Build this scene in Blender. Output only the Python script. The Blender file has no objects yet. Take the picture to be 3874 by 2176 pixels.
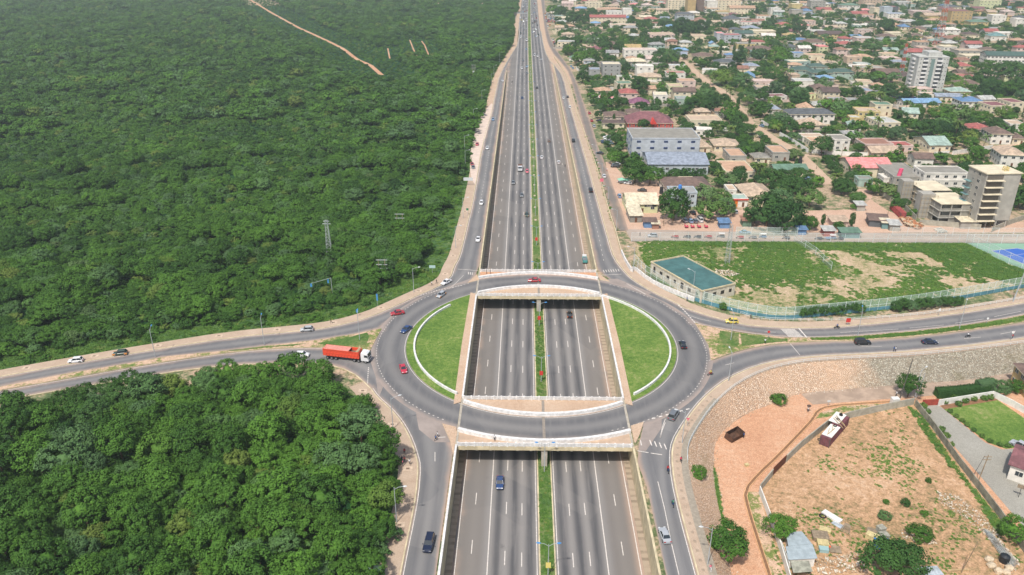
import bpy, bmesh, math, random
from mathutils import Vector, Matrix, noise
from mathutils.geometry import delaunay_2d_cdt
R = math.radians
random.seed(7)
SC = bpy.context.scene
COL = SC.collection
# ---------------------------------------------------------------- camera, sky, sun, exposure
F_PX, TH, H_CAM, PSI, CAMX = 2960.0, R(24.5), 112.0, R(0.88), -5.4
cam = bpy.data.cameras.new('camera'); camo = bpy.data.objects.new('camera', cam); COL.objects.link(camo)
camo.location = (CAMX, 0, H_CAM); camo.rotation_euler = (R(90) - TH, 0, PSI)
cam.sensor_width = 36; cam.lens = 36 * F_PX / 3874; cam.clip_start = 1; cam.clip_end = 6000
SC.camera = camo
SUN_EL, SUN_AZ = R(57), R(205)          # azimuth clockwise from +Y: light comes from behind the camera, a little left
w = bpy.data.worlds.new("World"); SC.world = w; w.use_nodes = True
nt = w.node_tree; bg = nt.nodes['Background']; sky = nt.nodes.new('ShaderNodeTexSky')
sky.sky_type = 'NISHITA'; sky.sun_disc = False; sky.sun_elevation = SUN_EL; sky.sun_rotation = SUN_AZ
sky.dust_density = 3.0; sky.air_density = 1.0; sky.ozone_density = 1.0
nt.links.new(sky.outputs[0], bg.inputs[0]); bg.inputs[1].default_value = 0.11
sl = bpy.data.lights.new('sun', 'SUN'); slo = bpy.data.objects.new('sun', sl); COL.objects.link(slo)
sl.energy = 3.3; sl.angle = R(2.0); sl.color = (1.0, 0.955, 0.89)
sd = Vector((math.sin(SUN_AZ) * math.cos(SUN_EL), math.cos(SUN_AZ) * math.cos(SUN_EL), math.sin(SUN_EL)))
slo.rotation_euler = sd.to_track_quat('Z', 'Y').to_euler()
SC.view_settings.view_transform = 'Standard'; SC.view_settings.look = 'None'; SC.view_settings.gamma = 1
SC.view_settings.exposure = 0.45
SC.cycles.volume_bounces = 0; SC.cycles.max_bounces = 5; SC.cycles.diffuse_bounces = 3
SC.cycles.volume_step_rate = 10; SC.cycles.volume_max_steps = 16

# ---------------------------------------------------------------- picture pixel -> place on the ground
fh = Vector((-math.sin(PSI), math.cos(PSI), 0)); rt = Vector((math.cos(PSI), math.sin(PSI), 0)); ZU = Vector((0, 0, 1))
fw = fh * math.cos(TH) - ZU * math.sin(TH); up = fh * math.sin(TH) + ZU * math.cos(TH)
REG = {'A': (1300, 0, 2.576), 'B': (1500, 500, 2.576), 'C': (1400, 1000, 1.84), 'D': (1400, 1600, 1.84),
       'E': (2400, 850, 1.7476), 'F': (2500, 1450, 1.8748), 'G': (2000, 0, 3.617), 'H': (2600, 0, 3.617),
       'I': (3174, 0, 3.617), 'J': (2100, 350, 2.631), 'K': (2700, 300, 2.4117), 'L': (3174, 300, 2.4114),
       'M': (0, 1100, 1.7173), 'N': (3300, 1750, 3.397), 'O': (2900, 1900, 5.152), 'Q': (1150, 1240, 6.03),
       'T': (3600, 850, 4.825), 'U': (1150, 840, 4.02), 'V': (1900, 0, 7.236), 'S': (0, 0, 1.0)}
def PX(r, x, y):
    a = REG[r]; return a[0] + x / a[2], a[1] + y / a[2]
def W(r, x, y, z=0.0):
    px, py = PX(r, x, y)
    d = fw + rt * ((px - 1937) / F_PX) + up * ((1088 - py) / F_PX)
    t = (z - H_CAM) / d.z
    return Vector((CAMX + d.x * t, d.y * t, z))
def depth_at(p): return (p - Vector((CAMX, 0, H_CAM))).dot(fw)
def proj(p):
    v = p - Vector((CAMX, 0, H_CAM)); d = v.dot(fw)
    return 1937 + v.dot(rt) / d * F_PX, 1088 - v.dot(up) / d * F_PX
def hz(y):                                   # level of the sunk highway along its length
    return -6.0 if y < 290 else -6 + 6 * (y - 290) / 560 if y < 600 else min(0.0, -2.68 + 2.68 * (y - 600) / 140)
def hx(y): return 0.0 if y < 700 else 3.0 * ((y - 700) / 790) ** 2
def WH(r, x, y):
    z = -3
    for _ in range(12): p = W(r, x, y, z); z = hz(p.y)
    return p
def poly(r, pts, z=0.0):
    return [W(*(q if len(q) == 3 else (r,) + q), z) for q in pts]

# ---------------------------------------------------------------- colours and materials
def S(r, g, b, k=0.9):
    f = lambda c: (c / 255 / 12.92 if c <= 10 else ((c / 255 + 0.055) / 1.055) ** 2.4) * k
    return (f(r), f(g), f(b), 1)
class NB:
    def __init__(s, name):
        s.m = bpy.data.materials.new(name); s.m.use_nodes = True; s.t = s.m.node_tree
        s.b = s.t.nodes['Principled BSDF']
    def n(s, ty, **k):
        o = s.t.nodes.new(ty)
        for a, v in k.items(): setattr(o, a, v)
        return o
    def l(s, a, b): s.t.links.new(a, b)
    def put(s, i, v):
        if hasattr(v, 'is_linked') or hasattr(v, 'links'): s.l(v, i)
        else: i.default_value = v
    def m_(s, op, a, b=0.0, c=None, clamp=False):
        o = s.n('ShaderNodeMath', operation=op, use_clamp=clamp); s.put(o.inputs[0], a); s.put(o.inputs[1], b)
        if c is not None: s.put(o.inputs[2], c)
        return o.outputs[0]
    def step(s, v, a, b):
        o = s.n('ShaderNodeMapRange', interpolation_type='SMOOTHSTEP'); s.put(o.inputs[0], v)
        o.inputs[1].default_value = a; o.inputs[2].default_value = b; return o.outputs[0]
    def mix(s, f, a, b):
        o = s.n('ShaderNodeMix', data_type='RGBA'); s.put(o.inputs[0], f); s.put(o.inputs[6], a); s.put(o.inputs[7], b); return o.outputs[2]
    def pos(s): return s.n('ShaderNodeNewGeometry').outputs['Position']
    def noise(s, sc, vec=None, detail=4, rough=0.6, dist=0):
        o = s.n('ShaderNodeTexNoise'); o.inputs['Scale'].default_value = sc; o.inputs['Detail'].default_value = detail
        o.inputs['Roughness'].default_value = rough; o.inputs['Distortion'].default_value = dist
        s.l(vec if vec is not None else s.pos(), o.inputs['Vector']); return o.outputs[0]
    def bump(s, h, st=0.3, d=0.1):
        o = s.n('ShaderNodeBump'); o.inputs['Strength'].default_value = st; o.inputs['Distance'].default_value = d
        s.l(h, o.inputs['Height']); s.l(o.outputs[0], s.b.inputs['Normal'])
    def out(s, col, rough=0.85, spec=0.3, metal=0):
        s.put(s.b.inputs['Base Color'], col); s.put(s.b.inputs['Roughness'], rough)
        s.b.inputs['Specular IOR Level'].default_value = spec; s.b.inputs['Metallic'].default_value = metal
        return s.m
MC = {}
def mat(name, c, rough=0.8, metal=0.0, var=0.12, sc=1.5, spec=0.3):
    """painted / built surface with a little blotchy wear"""
    if name in MC: return MC[name]
    k = NB(name)
    tc = k.n('ShaderNodeTexCoord').outputs['Object']
    n1 = k.noise(sc, tc, 5, 0.65)
    f = k.step(n1, 0.35, 0.7)
    lo = tuple(v * (1 - var * 1.6) for v in c[:3]) + (1,); hi = tuple(min(1, v * (1 + var)) for v in c[:3]) + (1,)
    MC[name] = k.out(k.mix(f, lo, hi), rough, spec, metal); return MC[name]
def plain(name, c, rough=0.5, metal=0.0, spec=0.5):
    if name in MC: return MC[name]
    k = NB(name); MC[name] = k.out(c, rough, spec, metal); return MC[name]
def patchy(name, stops, sc=0.1, fine=1.2, rough=0.95, mixf=0.45, bump=0.4):
    """ground cover: colours by noise at two sizes; stops = [(pos, colour)...]"""
    if name in MC: return MC[name]
    k = NB(name); p = k.pos()
    a = k.noise(sc, p, 6, 0.62, 0.4); b = k.noise(fine, p, 5, 0.7)
    f = k.m_('ADD', k.m_('MULTIPLY', a, 1 - mixf), k.m_('MULTIPLY', b, mixf))
    r = k.n('ShaderNodeValToRGB'); k.l(f, r.inputs[0])
    e = r.color_ramp.elements
    while len(e) < len(stops): e.new(0.5)
    for i, (q, c) in enumerate(stops): e[i].position = q; e[i].color = c
    g = k.mix(k.step(k.noise(fine * 4, p, 3, 0.7), 0.3, 0.75), (0.72, 0.72, 0.72, 1), (1.12, 1.12, 1.12, 1))
    mx = k.n('ShaderNodeMix', data_type='RGBA', blend_type='MULTIPLY'); mx.inputs[0].default_value = 1
    k.l(r.outputs[0], mx.inputs[6]); k.l(g, mx.inputs[7])
    k.bump(b, bump, 0.5)
    MC[name] = k.out(mx.outputs[2], rough, 0.15); return MC[name]
def asphalt(name, kind, base=(118, 117, 116), dark=(72, 73, 76), dust=(186, 158, 138)):
    k = NB(name); p = k.pos()
    sx = k.n('ShaderNodeSeparateXYZ'); k.l(p, sx.inputs[0]); X = sx.outputs[0]
    st = k.n('ShaderNodeCombineXYZ')
    k.l(k.m_('MULTIPLY', X, 1.0), st.inputs[0]); k.l(k.m_('MULTIPLY', sx.outputs[1], 0.05), st.inputs[1])
    streak = k.noise(0.8, st.outputs[0], 5, 0.6)
    blot = k.noise(0.12, p, 5, 0.6)
    if kind == 'highway':
        ax = k.m_('ABSOLUTE', X)
        u = k.m_('SUBTRACT', ax, 1.75)
        ph = k.m_('MULTIPLY', u, 2 * math.pi / 3.52)
        band = k.m_('MULTIPLY_ADD', k.m_('COSINE', ph), -0.5, 0.5)
        inner = k.m_('SUBTRACT', 1.0, k.step(ax, 11.6, 13.0))
        amt = k.m_('MULTIPLY', band, k.m_('MULTIPLY_ADD', inner, 0.66, 0.18))
        fd = k.m_('MULTIPLY', k.step(ax, 17.0, 20.3), k.step(k.m_('ADD', blot, k.m_('MULTIPLY', k.step(X, -1, 1), 0.12)), 0.36, 0.62))
        brown = k.m_('MULTIPLY', k.step(ax, 12.4, 14.5), 0.75)
    else:
        uv = k.n('ShaderNodeUVMap'); su = k.n('ShaderNodeSeparateXYZ'); k.l(uv.outputs[0], su.inputs[0])
        u, v = su.outputs[0], su.outputs[1]          # metres from left edge, metres from right edge
        fr = k.m_('DIVIDE', u, k.m_('ADD', u, v))
        band = k.m_('MULTIPLY_ADD', k.m_('COSINE', k.m_('MULTIPLY', fr, 4 * math.pi)), -0.5, 0.5)
        amt = k.m_('MULTIPLY', band, 0.62)
        ed = k.m_('ADD', k.m_('MINIMUM', u, v), k.m_('MULTIPLY_ADD', blot, 3.0, -1.5))
        if kind == 'ring': ed = k.m_('ADD', v, k.m_('MULTIPLY_ADD', blot, 5.0, -2.5))
        fd = k.m_('MULTIPLY', k.m_('SUBTRACT', 1.0, k.step(ed, -0.3, 2.2)), 0.72)
        brown = 0.0
    c = k.mix(k.m_('MULTIPLY', amt, k.step(streak, 0.1, 0.6)), S(*base), S(*dark))
    c = k.mix(k.m_('MULTIPLY', brown, 0.6), c, S(112, 104, 96))
    c = k.mix(k.m_('MULTIPLY', k.step(blot, 0.5, 0.8), 0.16), c, S(150, 144, 138))
    c = k.mix(fd, c, S(*dust))
    vp = k.n('ShaderNodeTexVoronoi'); vp.inputs['Scale'].default_value = 0.06; k.l(p, vp.inputs['Vector']); vs = k.n('ShaderNodeSeparateColor'); k.l(vp.outputs['Color'], vs.inputs[0])
    c = k.mix(k.m_('MULTIPLY', k.step(vs.outputs[0], 0.55, 0.9), 0.13), c, S(84, 84, 86)); c = k.mix(k.m_('MULTIPLY', k.step(vs.outputs[1], 0.6, 0.95), 0.10), c, S(160, 154, 146))
    c = k.mix(k.m_('MULTIPLY', k.step(k.noise(0.35, p, 6, 0.75), 0.62, 0.72), 0.35), c, S(62, 62, 64))
    g = k.noise(5, p, 3, 0.8); c = k.mix(k.m_('MULTIPLY', k.step(g, 0.3, 0.7), 0.14), c, S(60, 60, 60))
    k.bump(g, 0.15, 0.05)
    MC[name] = k.out(c, 0.88, 0.25); return MC[name]
def foliage(name, dk, lt, yel=None):
    k = NB(name)
    oi = k.n('ShaderNodeObjectInfo').outputs['Random']; ri = k.n('ShaderNodeNewGeometry').outputs['Random Per Island']
    big = k.noise(0.02, None, 3, 0.5)
    f = k.m_('ADD', k.m_('MULTIPLY', oi, 0.45), k.m_('MULTIPLY', ri, 0.35)); f = k.m_('ADD', f, k.m_('MULTIPLY_ADD', big, 1.0, -0.4), clamp=True)
    c = k.mix(f, dk, lt)
    c = k.mix(k.m_('MULTIPLY', k.step(k.m_('FRACT', k.m_('MULTIPLY', oi, 3.7)), 0.78, 0.9), 0.4), c, S(104, 132, 96))
    c = k.mix(k.m_('MULTIPLY', k.step(k.noise(0.13), 0.5, 0.72), 0.35), c, dk)
    if yel: c = k.mix(k.m_('MULTIPLY', k.step(k.m_('FRACT', k.m_('MULTIPLY', oi, 7.3)), 0.93, 1.0), 0.6), c, yel)
    MC[name] = k.out(c, 0.75, 0.2); return MC[name]

GRASS = patchy('grass_green', [(0.32, S(62, 92, 44)), (0.46, S(88, 118, 56)), (0.58, S(126, 132, 84)), (0.7, S(176, 158, 120))], 0.08, 0.8)
LAWN = patchy('grass_lawn', [(0.34, S(76, 108, 46)), (0.46, S(98, 128, 56)), (0.55, S(118, 142, 68)), (0.66, S(158, 158, 104))], 0.11, 0.9, mixf=0.55, bump=0.35)
VERGE = patchy('grass_verge', [(0.34, S(48, 80, 44)), (0.5, S(76, 110, 60)), (0.66, S(120, 134, 80)), (0.76, S(176, 150, 112))], 0.12, 0.9)
FOREST_FLOOR = patchy('forest_floor', [(0.3, S(18, 44, 24)), (0.5, S(34, 74, 38)), (0.75, S(58, 104, 54))], 0.05, 0.5)
SAND = patchy('sandy_soil', [(0.3, S(186, 156, 130)), (0.5, S(202, 174, 148)), (0.75, S(214, 192, 168))], 0.1, 1.0, bump=0.15)
REDDIRT = patchy('red_dirt', [(0.34, S(190, 140, 108)), (0.48, S(208, 160, 126)), (0.58, S(216, 174, 142)), (0.7, S(220, 190, 162))], 0.05, 0.9, mixf=0.5, bump=0.3)
DUSTY = patchy('pale_dirt', [(0.32, S(190, 156, 134)), (0.5, S(208, 174, 150)), (0.7, S(214, 188, 166))], 0.08, 0.9, bump=0.2)
YARD = patchy('yard_dirt', [(0.34, S(118, 118, 80)), (0.42, S(158, 134, 98)), (0.5, S(192, 154, 118)), (0.58, S(206, 170, 136)), (0.72, S(214, 190, 164))], 0.05, 0.7, mixf=0.55, bump=0.4)
FIELD = patchy('field_ground', [(0.36, S(90, 114, 62)), (0.44, S(126, 134, 84)), (0.5, S(176, 160, 122)), (0.6, S(208, 182, 154))], 0.05, 0.6, mixf=0.5)
TOWN = patchy('town_ground', [(0.36, S(64, 92, 56)), (0.46, S(110, 122, 82)), (0.54, S(186, 162, 136)), (0.7, S(206, 182, 158))], 0.03, 0.3, mixf=0.5)
PAVE = patchy('sidewalk_paving', [(0.3, S(176, 152, 130)), (0.55, S(196, 174, 152)), (0.75, S(208, 188, 168))], 0.2, 2.0, bump=0.1)
PAVEG = patchy('grey_paving', [(0.3, S(150, 146, 136)), (0.55, S(166, 163, 152)), (0.75, S(182, 178, 168))], 0.12, 1.5, bump=0.1)
CONC = mat('concrete', S(178, 170, 156), var=0.15, sc=0.6)
TANC = mat('tan_concrete', S(206, 192, 158), var=0.14, sc=0.35)
WHITEP = mat('white_paint', S(232, 230, 226, 0.85), var=0.13, sc=1.1)
MARK = mat('road_marking', S(228, 220, 210, 0.85), var=0.15, sc=3)
HWY = asphalt('asphalt_highway', 'highway', base=(140, 136, 132), dark=(70, 71, 75))
ASPH = asphalt('asphalt_road', 'road', base=(134, 132, 130), dark=(92, 93, 97))
RING = asphalt('asphalt_ring', 'ring', base=(128, 126, 124), dark=(86, 87, 91), dust=(176, 158, 146))
def noisefn(x, y, s=1.0): return noise.noise(Vector((x * s, y * s, 3.7)))

# ---------------------------------------------------------------- mesh helpers
def tag(o, label=None, cat=None, group=None, kind=None):
    if label: o['label'] = label
    if cat: o['category'] = cat
    if group: o['group'] = group
    if kind: o['kind'] = kind
    return o
def mk(name, verts, faces, m=None, parent=None, mi=None, smooth=False, uv=None):
    me = bpy.data.meshes.new(name); me.from_pydata([tuple(v) for v in verts], [], faces)
    for x in (m if isinstance(m, (list, tuple)) else [m]):
        if x: me.materials.append(x)
    if mi: me.polygons.foreach_set('material_index', mi)
    if smooth: me.polygons.foreach_set('use_smooth', [True] * len(me.polygons))
    if uv:
        ul = me.uv_layers.new(name='UVMap')
        for lp in me.loops: ul.data[lp.index].uv = uv[lp.vertex_index]
    me.update()
    o = bpy.data.objects.new(name, me); COL.objects.link(o)
    if parent: o.parent = parent
    return o
def empty(name, loc=(0, 0, 0), rz=0.0, label=None, cat=None, group=None):
    o = bpy.data.objects.new(name, None); COL.objects.link(o); o.location = loc; o.rotation_euler = (0, 0, rz)
    o.empty_display_size = 0.5
    return tag(o, label, cat, group)
class MB:
    """collects boxes, bars and tubes into one mesh"""
    def __init__(s): s.v = []; s.f = []; s.m = []
    def add(s, v, f, mi=0):
        o = len(s.v); s.v += [Vector(q) for q in v]; s.f += [tuple(i + o for i in q) for q in f]; s.m += [mi] * len(f); return s
    def box(s, x0, x1, y0, y1, z0, z1, mi=0):
        return s.add([(x0, y0, z0), (x1, y0, z0), (x1, y1, z0), (x0, y1, z0), (x0, y0, z1), (x1, y0, z1), (x1, y1, z1), (x0, y1, z1)],
                     [(0, 3, 2, 1), (4, 5, 6, 7), (0, 1, 5, 4), (1, 2, 6, 5), (2, 3, 7, 6), (3, 0, 4, 7)], mi)
    def tube(s, a, b, r0, r1=None, n=6, mi=0, cap=True):
        a, b = Vector(a), Vector(b); r1 = r0 if r1 is None else r1
        d = (b - a).normalized(); x = d.orthogonal().normalized(); y = d.cross(x)
        v = []
        for p, r in ((a, r0), (b, r1)):
            for i in range(n):
                t = 2 * math.pi * i / n; v.append(p + (x * math.cos(t) + y * math.sin(t)) * r)
        f = [(i, (i + 1) % n, n + (i + 1) % n, n + i) for i in range(n)]
        if cap: f += [tuple(range(n - 1, -1, -1)), tuple(range(n, 2 * n))]
        return s.add(v, f, mi)
    def prism(s, pts, z0, z1, mi=0, mtop=None):
        n = len(pts); v = [(p[0], p[1], z0) for p in pts] + [(p[0], p[1], z1) for p in pts]
        ar = sum(pts[i][0] * pts[(i + 1) % n][1] - pts[(i + 1) % n][0] * pts[i][1] for i in range(n))
        if ar < 0: v = [v[n - 1 - i] for i in range(n)] + [v[2 * n - 1 - i] for i in range(n)]
        s.add(v, [(i, (i + 1) % n, n + (i + 1) % n, n + i) for i in range(n)], mi)
        o = len(s.v) - 2 * n
        s.f.append(tuple(o + n + i for i in range(n))); s.m.append(mi if mtop is None else mtop)
        return s
    def loft(s, secs, mi=0, cap=True):
        n = len(secs[0]); v = [q for c in secs for q in c]; f = []
        for k in range(len(secs) - 1):
            for i in range(n): f.append((k * n + i, k * n + (i + 1) % n, (k + 1) * n + (i + 1) % n, (k + 1) * n + i))
        if cap: f += [tuple(range(n - 1, -1, -1)), tuple((len(secs) - 1) * n + i for i in range(n))]
        return s.add(v, f, mi)
    def build(s, name, m, parent=None, smooth=False):
        return mk(name, s.v, s.f, m, parent, s.m, smooth)
def sheet(name, pts, m, z, kind='structure'):
    """flat polygon sheet, triangulated"""
    r = delaunay_2d_cdt([Vector((p[0], p[1])) for p in pts], [], [list(range(len(pts)))], 1, 1e-5)
    o = mk(name, [(v.x, v.y, z) for v in r[0]], [f for f in r[2]], m)
    for p in o.data.polygons:
        if p.normal.z < 0: p.flip()
    return tag(o, kind=kind)
def resample(pts, step):
    out = []; acc = [0]
    for i in range(1, len(pts)): acc.append(acc[-1] + (Vector(pts[i]) - Vector(pts[i - 1])).length)
    n = max(2, int(acc[-1] / step) + 1)
    for k in range(n):
        t = acc[-1] * k / (n - 1); i = 0
        while i < len(acc) - 2 and acc[i + 1] < t: i += 1
        u = (t - acc[i]) / max(1e-9, acc[i + 1] - acc[i]); out.append(Vector(pts[i]).lerp(Vector(pts[i + 1]), u))
    return out
def smooth(pts, it=2):
    pts = [Vector(p) for p in pts]
    for _ in range(it):
        q = [pts[0]]
        for i in range(len(pts) - 1): q += [pts[i].lerp(pts[i + 1], .25), pts[i].lerp(pts[i + 1], .75)]
        q.append(pts[-1]); pts = q
    return pts
def strip(name, L, Rr, m, z=None, nx=4, n=60, label=None, kind='structure'):
    """road sheet between two edges, with metres-from-edge UVs"""
    def rs(p):
        q = resample(p, 0.5); k = len(q); return [q[round(i * (k - 1) / (n - 1))] for i in range(n)]
    L, Rr = rs(L), rs(Rr); v = []; uv = []; f = []
    for a, b in zip(L, Rr):
        wd = (b - a).length
        for i in range(nx + 1):
            t = i / nx; q = a.lerp(b, t)
            if z is not None: q = Vector((q.x, q.y, z))
            v.append(q); uv.append((wd * t, wd * (1 - t)))
    for j in range(n - 1):
        for i in range(nx): f.append((j * (nx + 1) + i, j * (nx + 1) + i + 1, (j + 1) * (nx + 1) + i + 1, (j + 1) * (nx + 1) + i))
    o = mk(name, v, f, m, uv=uv)
    if sum(p.normal.z for p in o.data.polygons) < 0: o.data.flip_normals()
    return tag(o, kind=kind)
def offset(pts, d):
    out = []
    for i, p in enumerate(pts):
        a = pts[max(0, i - 1)]; b = pts[min(len(pts) - 1, i + 1)]
        t = Vector((b[0] - a[0], b[1] - a[1])).normalized(); out.append(Vector((p[0] - t.y * d, p[1] + t.x * d, p[2] if len(p) > 2 else 0)))
    return out
def band(mb, pts, d0, d1, z0, z1, mi=0):
    """raised band (kerb, barrier, wall) following a polyline between two side offsets"""
    a = offset(pts, d0); b = offset(pts, d1)
    zz = lambda p, z: (p.z if False else 0) + z
    secs = [[(p.x, p.y, z0), (p.x, p.y, z1), (q.x, q.y, z1), (q.x, q.y, z0)] for p, q in zip(a, b)]
    return mb.loft(secs, mi)
def arc(cx, cy, r, a0, a1, n=40):
    return [Vector((cx + r * math.cos(R(a0 + (a1 - a0) * i / n)), cy + r * math.sin(R(a0 + (a1 - a0) * i / n)), 0)) for i in range(n + 1)]
def inpoly(x, y, P):
    c = False; j = len(P) - 1
    for i in range(len(P)):
        xi, yi, xj, yj = P[i][0], P[i][1], P[j][0], P[j][1]
        if (yi > y) != (yj > y) and x < (xj - xi) * (y - yi) / (yj - yi) + xi: c = not c
        j = i
    return c
def segdist(x, y, pts):
    p = Vector((x, y)); m = 1e9
    for i in range(len(pts) - 1):
        a = Vector((pts[i][0], pts[i][1])); b = Vector((pts[i + 1][0], pts[i + 1][1])); ab = b - a
        t = max(0, min(1, (p - a).dot(ab) / max(1e-9, ab.length_squared))); m = min(m, (p - a - ab * t).length)
    return m
# ================================================================ SETTING: ground, roads, bridges
CY, RI, RO, TW = 206.7, 40.0, 50.3, 20.9          # roundabout centre, kerb radius, outer radius, trench half width
LOT = -4.5                                        # level of the low ground right of the embankment
# outer edges of the carriageways, traced once and laid on the ground
e_nw = smooth(poly('A', [(1712, 300), (1700, 430), (1640, 520), (1520, 720), (1475, 920), (1440, 1120), ('B', 870, 0), ('B', 820, 230),
      ('B', 790, 420), ('B', 765, 560), ('B', 730, 740), ('B', 690, 900), ('B', 650, 1080), ('B', 610, 1230), ('B', 560, 1310), ('C', 560, 100), ('C', 460, 165),
      ('C', 360, 205), ('C', 200, 280), ('C', 0, 370), ('M', 2150, 240), ('M', 1900, 268), ('M', 1500, 305), ('M', 1000, 385), ('M', 500, 470), ('M', 0, 560), ('M', -300, 620)]), 1)
e_sw = smooth(poly('C', [('M', -300, 770), ('M', 300, 660), ('M', 800, 580), ('M', 1250, 505), ('M', 1700, 470), ('M', 2100, 470), ('M', 2280, 520), ('M', 2400, 620), (50, 925), (130, 995), (190, 1060),
      (240, 1130), (290, 1230), (322, 1330), ('D', 340, 300), ('D', 325, 500), ('D', 290, 690), ('D', 250, 880), ('D', 215, 1060), ('D', 190, 1200)]), 1)
e_ne = smooth(poly('A', [(1925, 300), (1950, 450), (1990, 570), (2060, 640), (2140, 740), (2200, 1000), (2270, 1230), (2330, 1443), ('B', 1860, 300), ('B', 1940, 600),
      ('B', 2010, 850), ('B', 2080, 1100), ('B', 2120, 1230), ('B', 2230, 1370), ('C', 1830, 110), ('C', 1960, 190), ('C', 2150, 280),
      ('E', 300, 540), ('E', 450, 592), ('E', 700, 660), ('E', 900, 680), ('E', 1200, 686), ('E', 1500, 665), ('E', 1900, 620), ('E', 2300, 565), ('E', 2700, 495)]), 1)
e_se = smooth(poly('E', [(2760, 720), (2500, 762), (2200, 800), (1800, 840), (1500, 855), (1200, 870), (1000, 890), (800, 935), (620, 1015), (500, 1105), (400, 1210), (310, 1340),
      ('D', 2110, 130), ('D', 2095, 230), ('D', 2110, 400), ('D', 2165, 640), ('D', 2230, 880), ('D', 2280, 1060), ('D', 2330, 1250)]), 1)
# inner edges of the same approaches
i_nw = [Vector((x, y, 0)) for x, y in ((-13.3, 1000), (-13.3, 870), (-17, 800), (-20.5, 744))] + [Vector((-TW - 0.6, y, 0)) for y in (700, 600, 500, 400, 300, 262)]
i_w_up = smooth(poly('M', [(2480, 245), (2300, 285), (2100, 317), (1800, 352), (1500, 388), (1100, 425), (850, 470), (400, 545), (0, 625), (-300, 690)]), 1)
i_w_lo = smooth(poly('M', [(2380, 420), (2250, 375), (2110, 370), (1800, 376), (1500, 402), (1170, 450), (850, 500), (400, 580), (0, 650), (-300, 705)]), 1)
i_e_up = smooth(poly('E', [(400, 650), (450, 665), (700, 715), (1000, 748), (1250, 748), (1500, 735), (1900, 700), (2300, 650), (2700, 575)]), 1)
i_e_lo = smooth(poly('E', [(500, 905), (620, 860), (750, 822), (900, 795), (1150, 776), (1500, 770), (1900, 740), (2300, 690), (2760, 618)]), 1)
# --- the low lot and its stone embankment
SW_W = 3.2
top_se = offset(e_se, 3.0)
if (top_se[5] - Vector((0, CY, 0))).length < (e_se[5] - Vector((0, CY, 0))).length: top_se = offset(e_se, -3.0)
sgn_se = 1 if (offset(e_se, 3.0)[5] - Vector((0, CY, 0))).length > (e_se[5] - Vector((0, CY, 0))).length else -1
def wid(i, n):                                     # sidewalk is wider along the right slip road
    p = e_se[i]; return 3.0 if p.x > 75 else 3.0 + 0.8 * min(1, (75 - p.x) / 25)
top_se = [offset(e_se, sgn_se * wid(i, 0))[i] for i in range(len(e_se))]
toe = smooth(poly('E', [('E', 2760, 930), (2576, 965), (2200, 1030), (1900, 1048), (1500, 1080), (1200, 1105), (1050, 1125), (900, 1190), (760, 1240), (620, 1330), (540, 1430),
      ('F', 380, 460), ('F', 375, 560), ('F', 385, 700), ('F', 410, 850), ('F', 445, 1000), ('F', 470, 1150), ('F', 500, 1361), ('F', 540, 1500)], LOT), 1)
lowpoly = [Vector((p.x, p.y, 0)) for p in top_se] + [Vector((60, 40, 0)), Vector((400, 40, 0)), Vector((400, top_se[0].y, 0))]
def ground():
    def axis(segs):
        o = [segs[0][0]]
        for a, b, s in segs:
            n = max(1, round((b - a) / s)); o += [a + (b - a) * (i + 1) / n for i in range(n)]
        return o
    xs = axis([(-2600, -120, 80), (-120, -TW - 0.3, 8)]) + axis([(TW + 0.3, 30, 2.3), (30, 190, 2.0), (190, 2600, 60)])
    ys = axis([(-100, 60, 20), (60, 240, 2.0), (240, 740, 25), (740, 2600, 60)])
    v = []; f = []
    for y in ys:
        for x in xs:
            z = -0.16
            if 25 < x < 400 and y < 260 and inpoly(x, y, lowpoly): z = LOT - 0.7
            v.append((x, y, z))
    nx = len(xs)
    for j in range(len(ys) - 1):
        for i in range(nx - 1):
            if xs[i] < 0 < xs[i + 1] and ys[j + 1] <= 740.1: continue
            f.append((j * nx + i, j * nx + i + 1, (j + 1) * nx + i + 1, (j + 1) * nx + i))
    tag(mk('ground', v, f, TOWN), kind='structure')
ground()
lowv = [W('F', 2900, -200, LOT), W('F', 2900, 1700, LOT), W('F', 500, 1700, LOT)]
lowarea = [Vector((p.x, p.y, LOT)) for p in offset(toe, 0)]
sheet('lot_ground', [(p.x, p.y) for p in toe] + [(toe[-1].x, 70), (330, 70), (330, toe[0].y)], REDDIRT, LOT)
# stone revetment
k = NB('stone_revetment'); vo = k.n('ShaderNodeTexVoronoi', feature='DISTANCE_TO_EDGE'); vo.inputs['Scale'].default_value = 2.3
k.l(k.pos(), vo.inputs['Vector']); v2 = k.n('ShaderNodeTexVoronoi'); v2.inputs['Scale'].default_value = 2.3; k.l(k.pos(), v2.inputs['Vector'])
sx = k.n('ShaderNodeSeparateXYZ'); k.l(k.pos(), sx.inputs[0])
grey = k.step(k.m_('ADD', sx.outputs[0], k.m_('MULTIPLY', k.noise(0.1), 16)), 92, 106)
sc_ = k.n('ShaderNodeSeparateColor'); k.l(v2.outputs['Color'], sc_.inputs[0])
warm = k.mix(sc_.outputs[0], S(210, 176, 144), S(234, 212, 186)); cool = k.mix(sc_.outputs[0], S(164, 150, 128), S(206, 198, 178))
jo = k.mix(grey, S(188, 150, 122), S(132, 126, 112))
c = k.mix(k.step(vo.outputs['Distance'], 0.02, 0.09), jo, k.mix(grey, warm, cool))
c = k.mix(k.m_('MULTIPLY', k.step(k.noise(0.18, None, 5), 0.56, 0.7), 0.35), c, S(128, 122, 84)); c = k.mix(k.m_('MULTIPLY', k.step(k.noise(0.09, None, 5), 0.42, 0.6), k.m_('MULTIPLY', k.m_('SUBTRACT', 1.0, grey), 0.5)), c, S(226, 190, 158))
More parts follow.
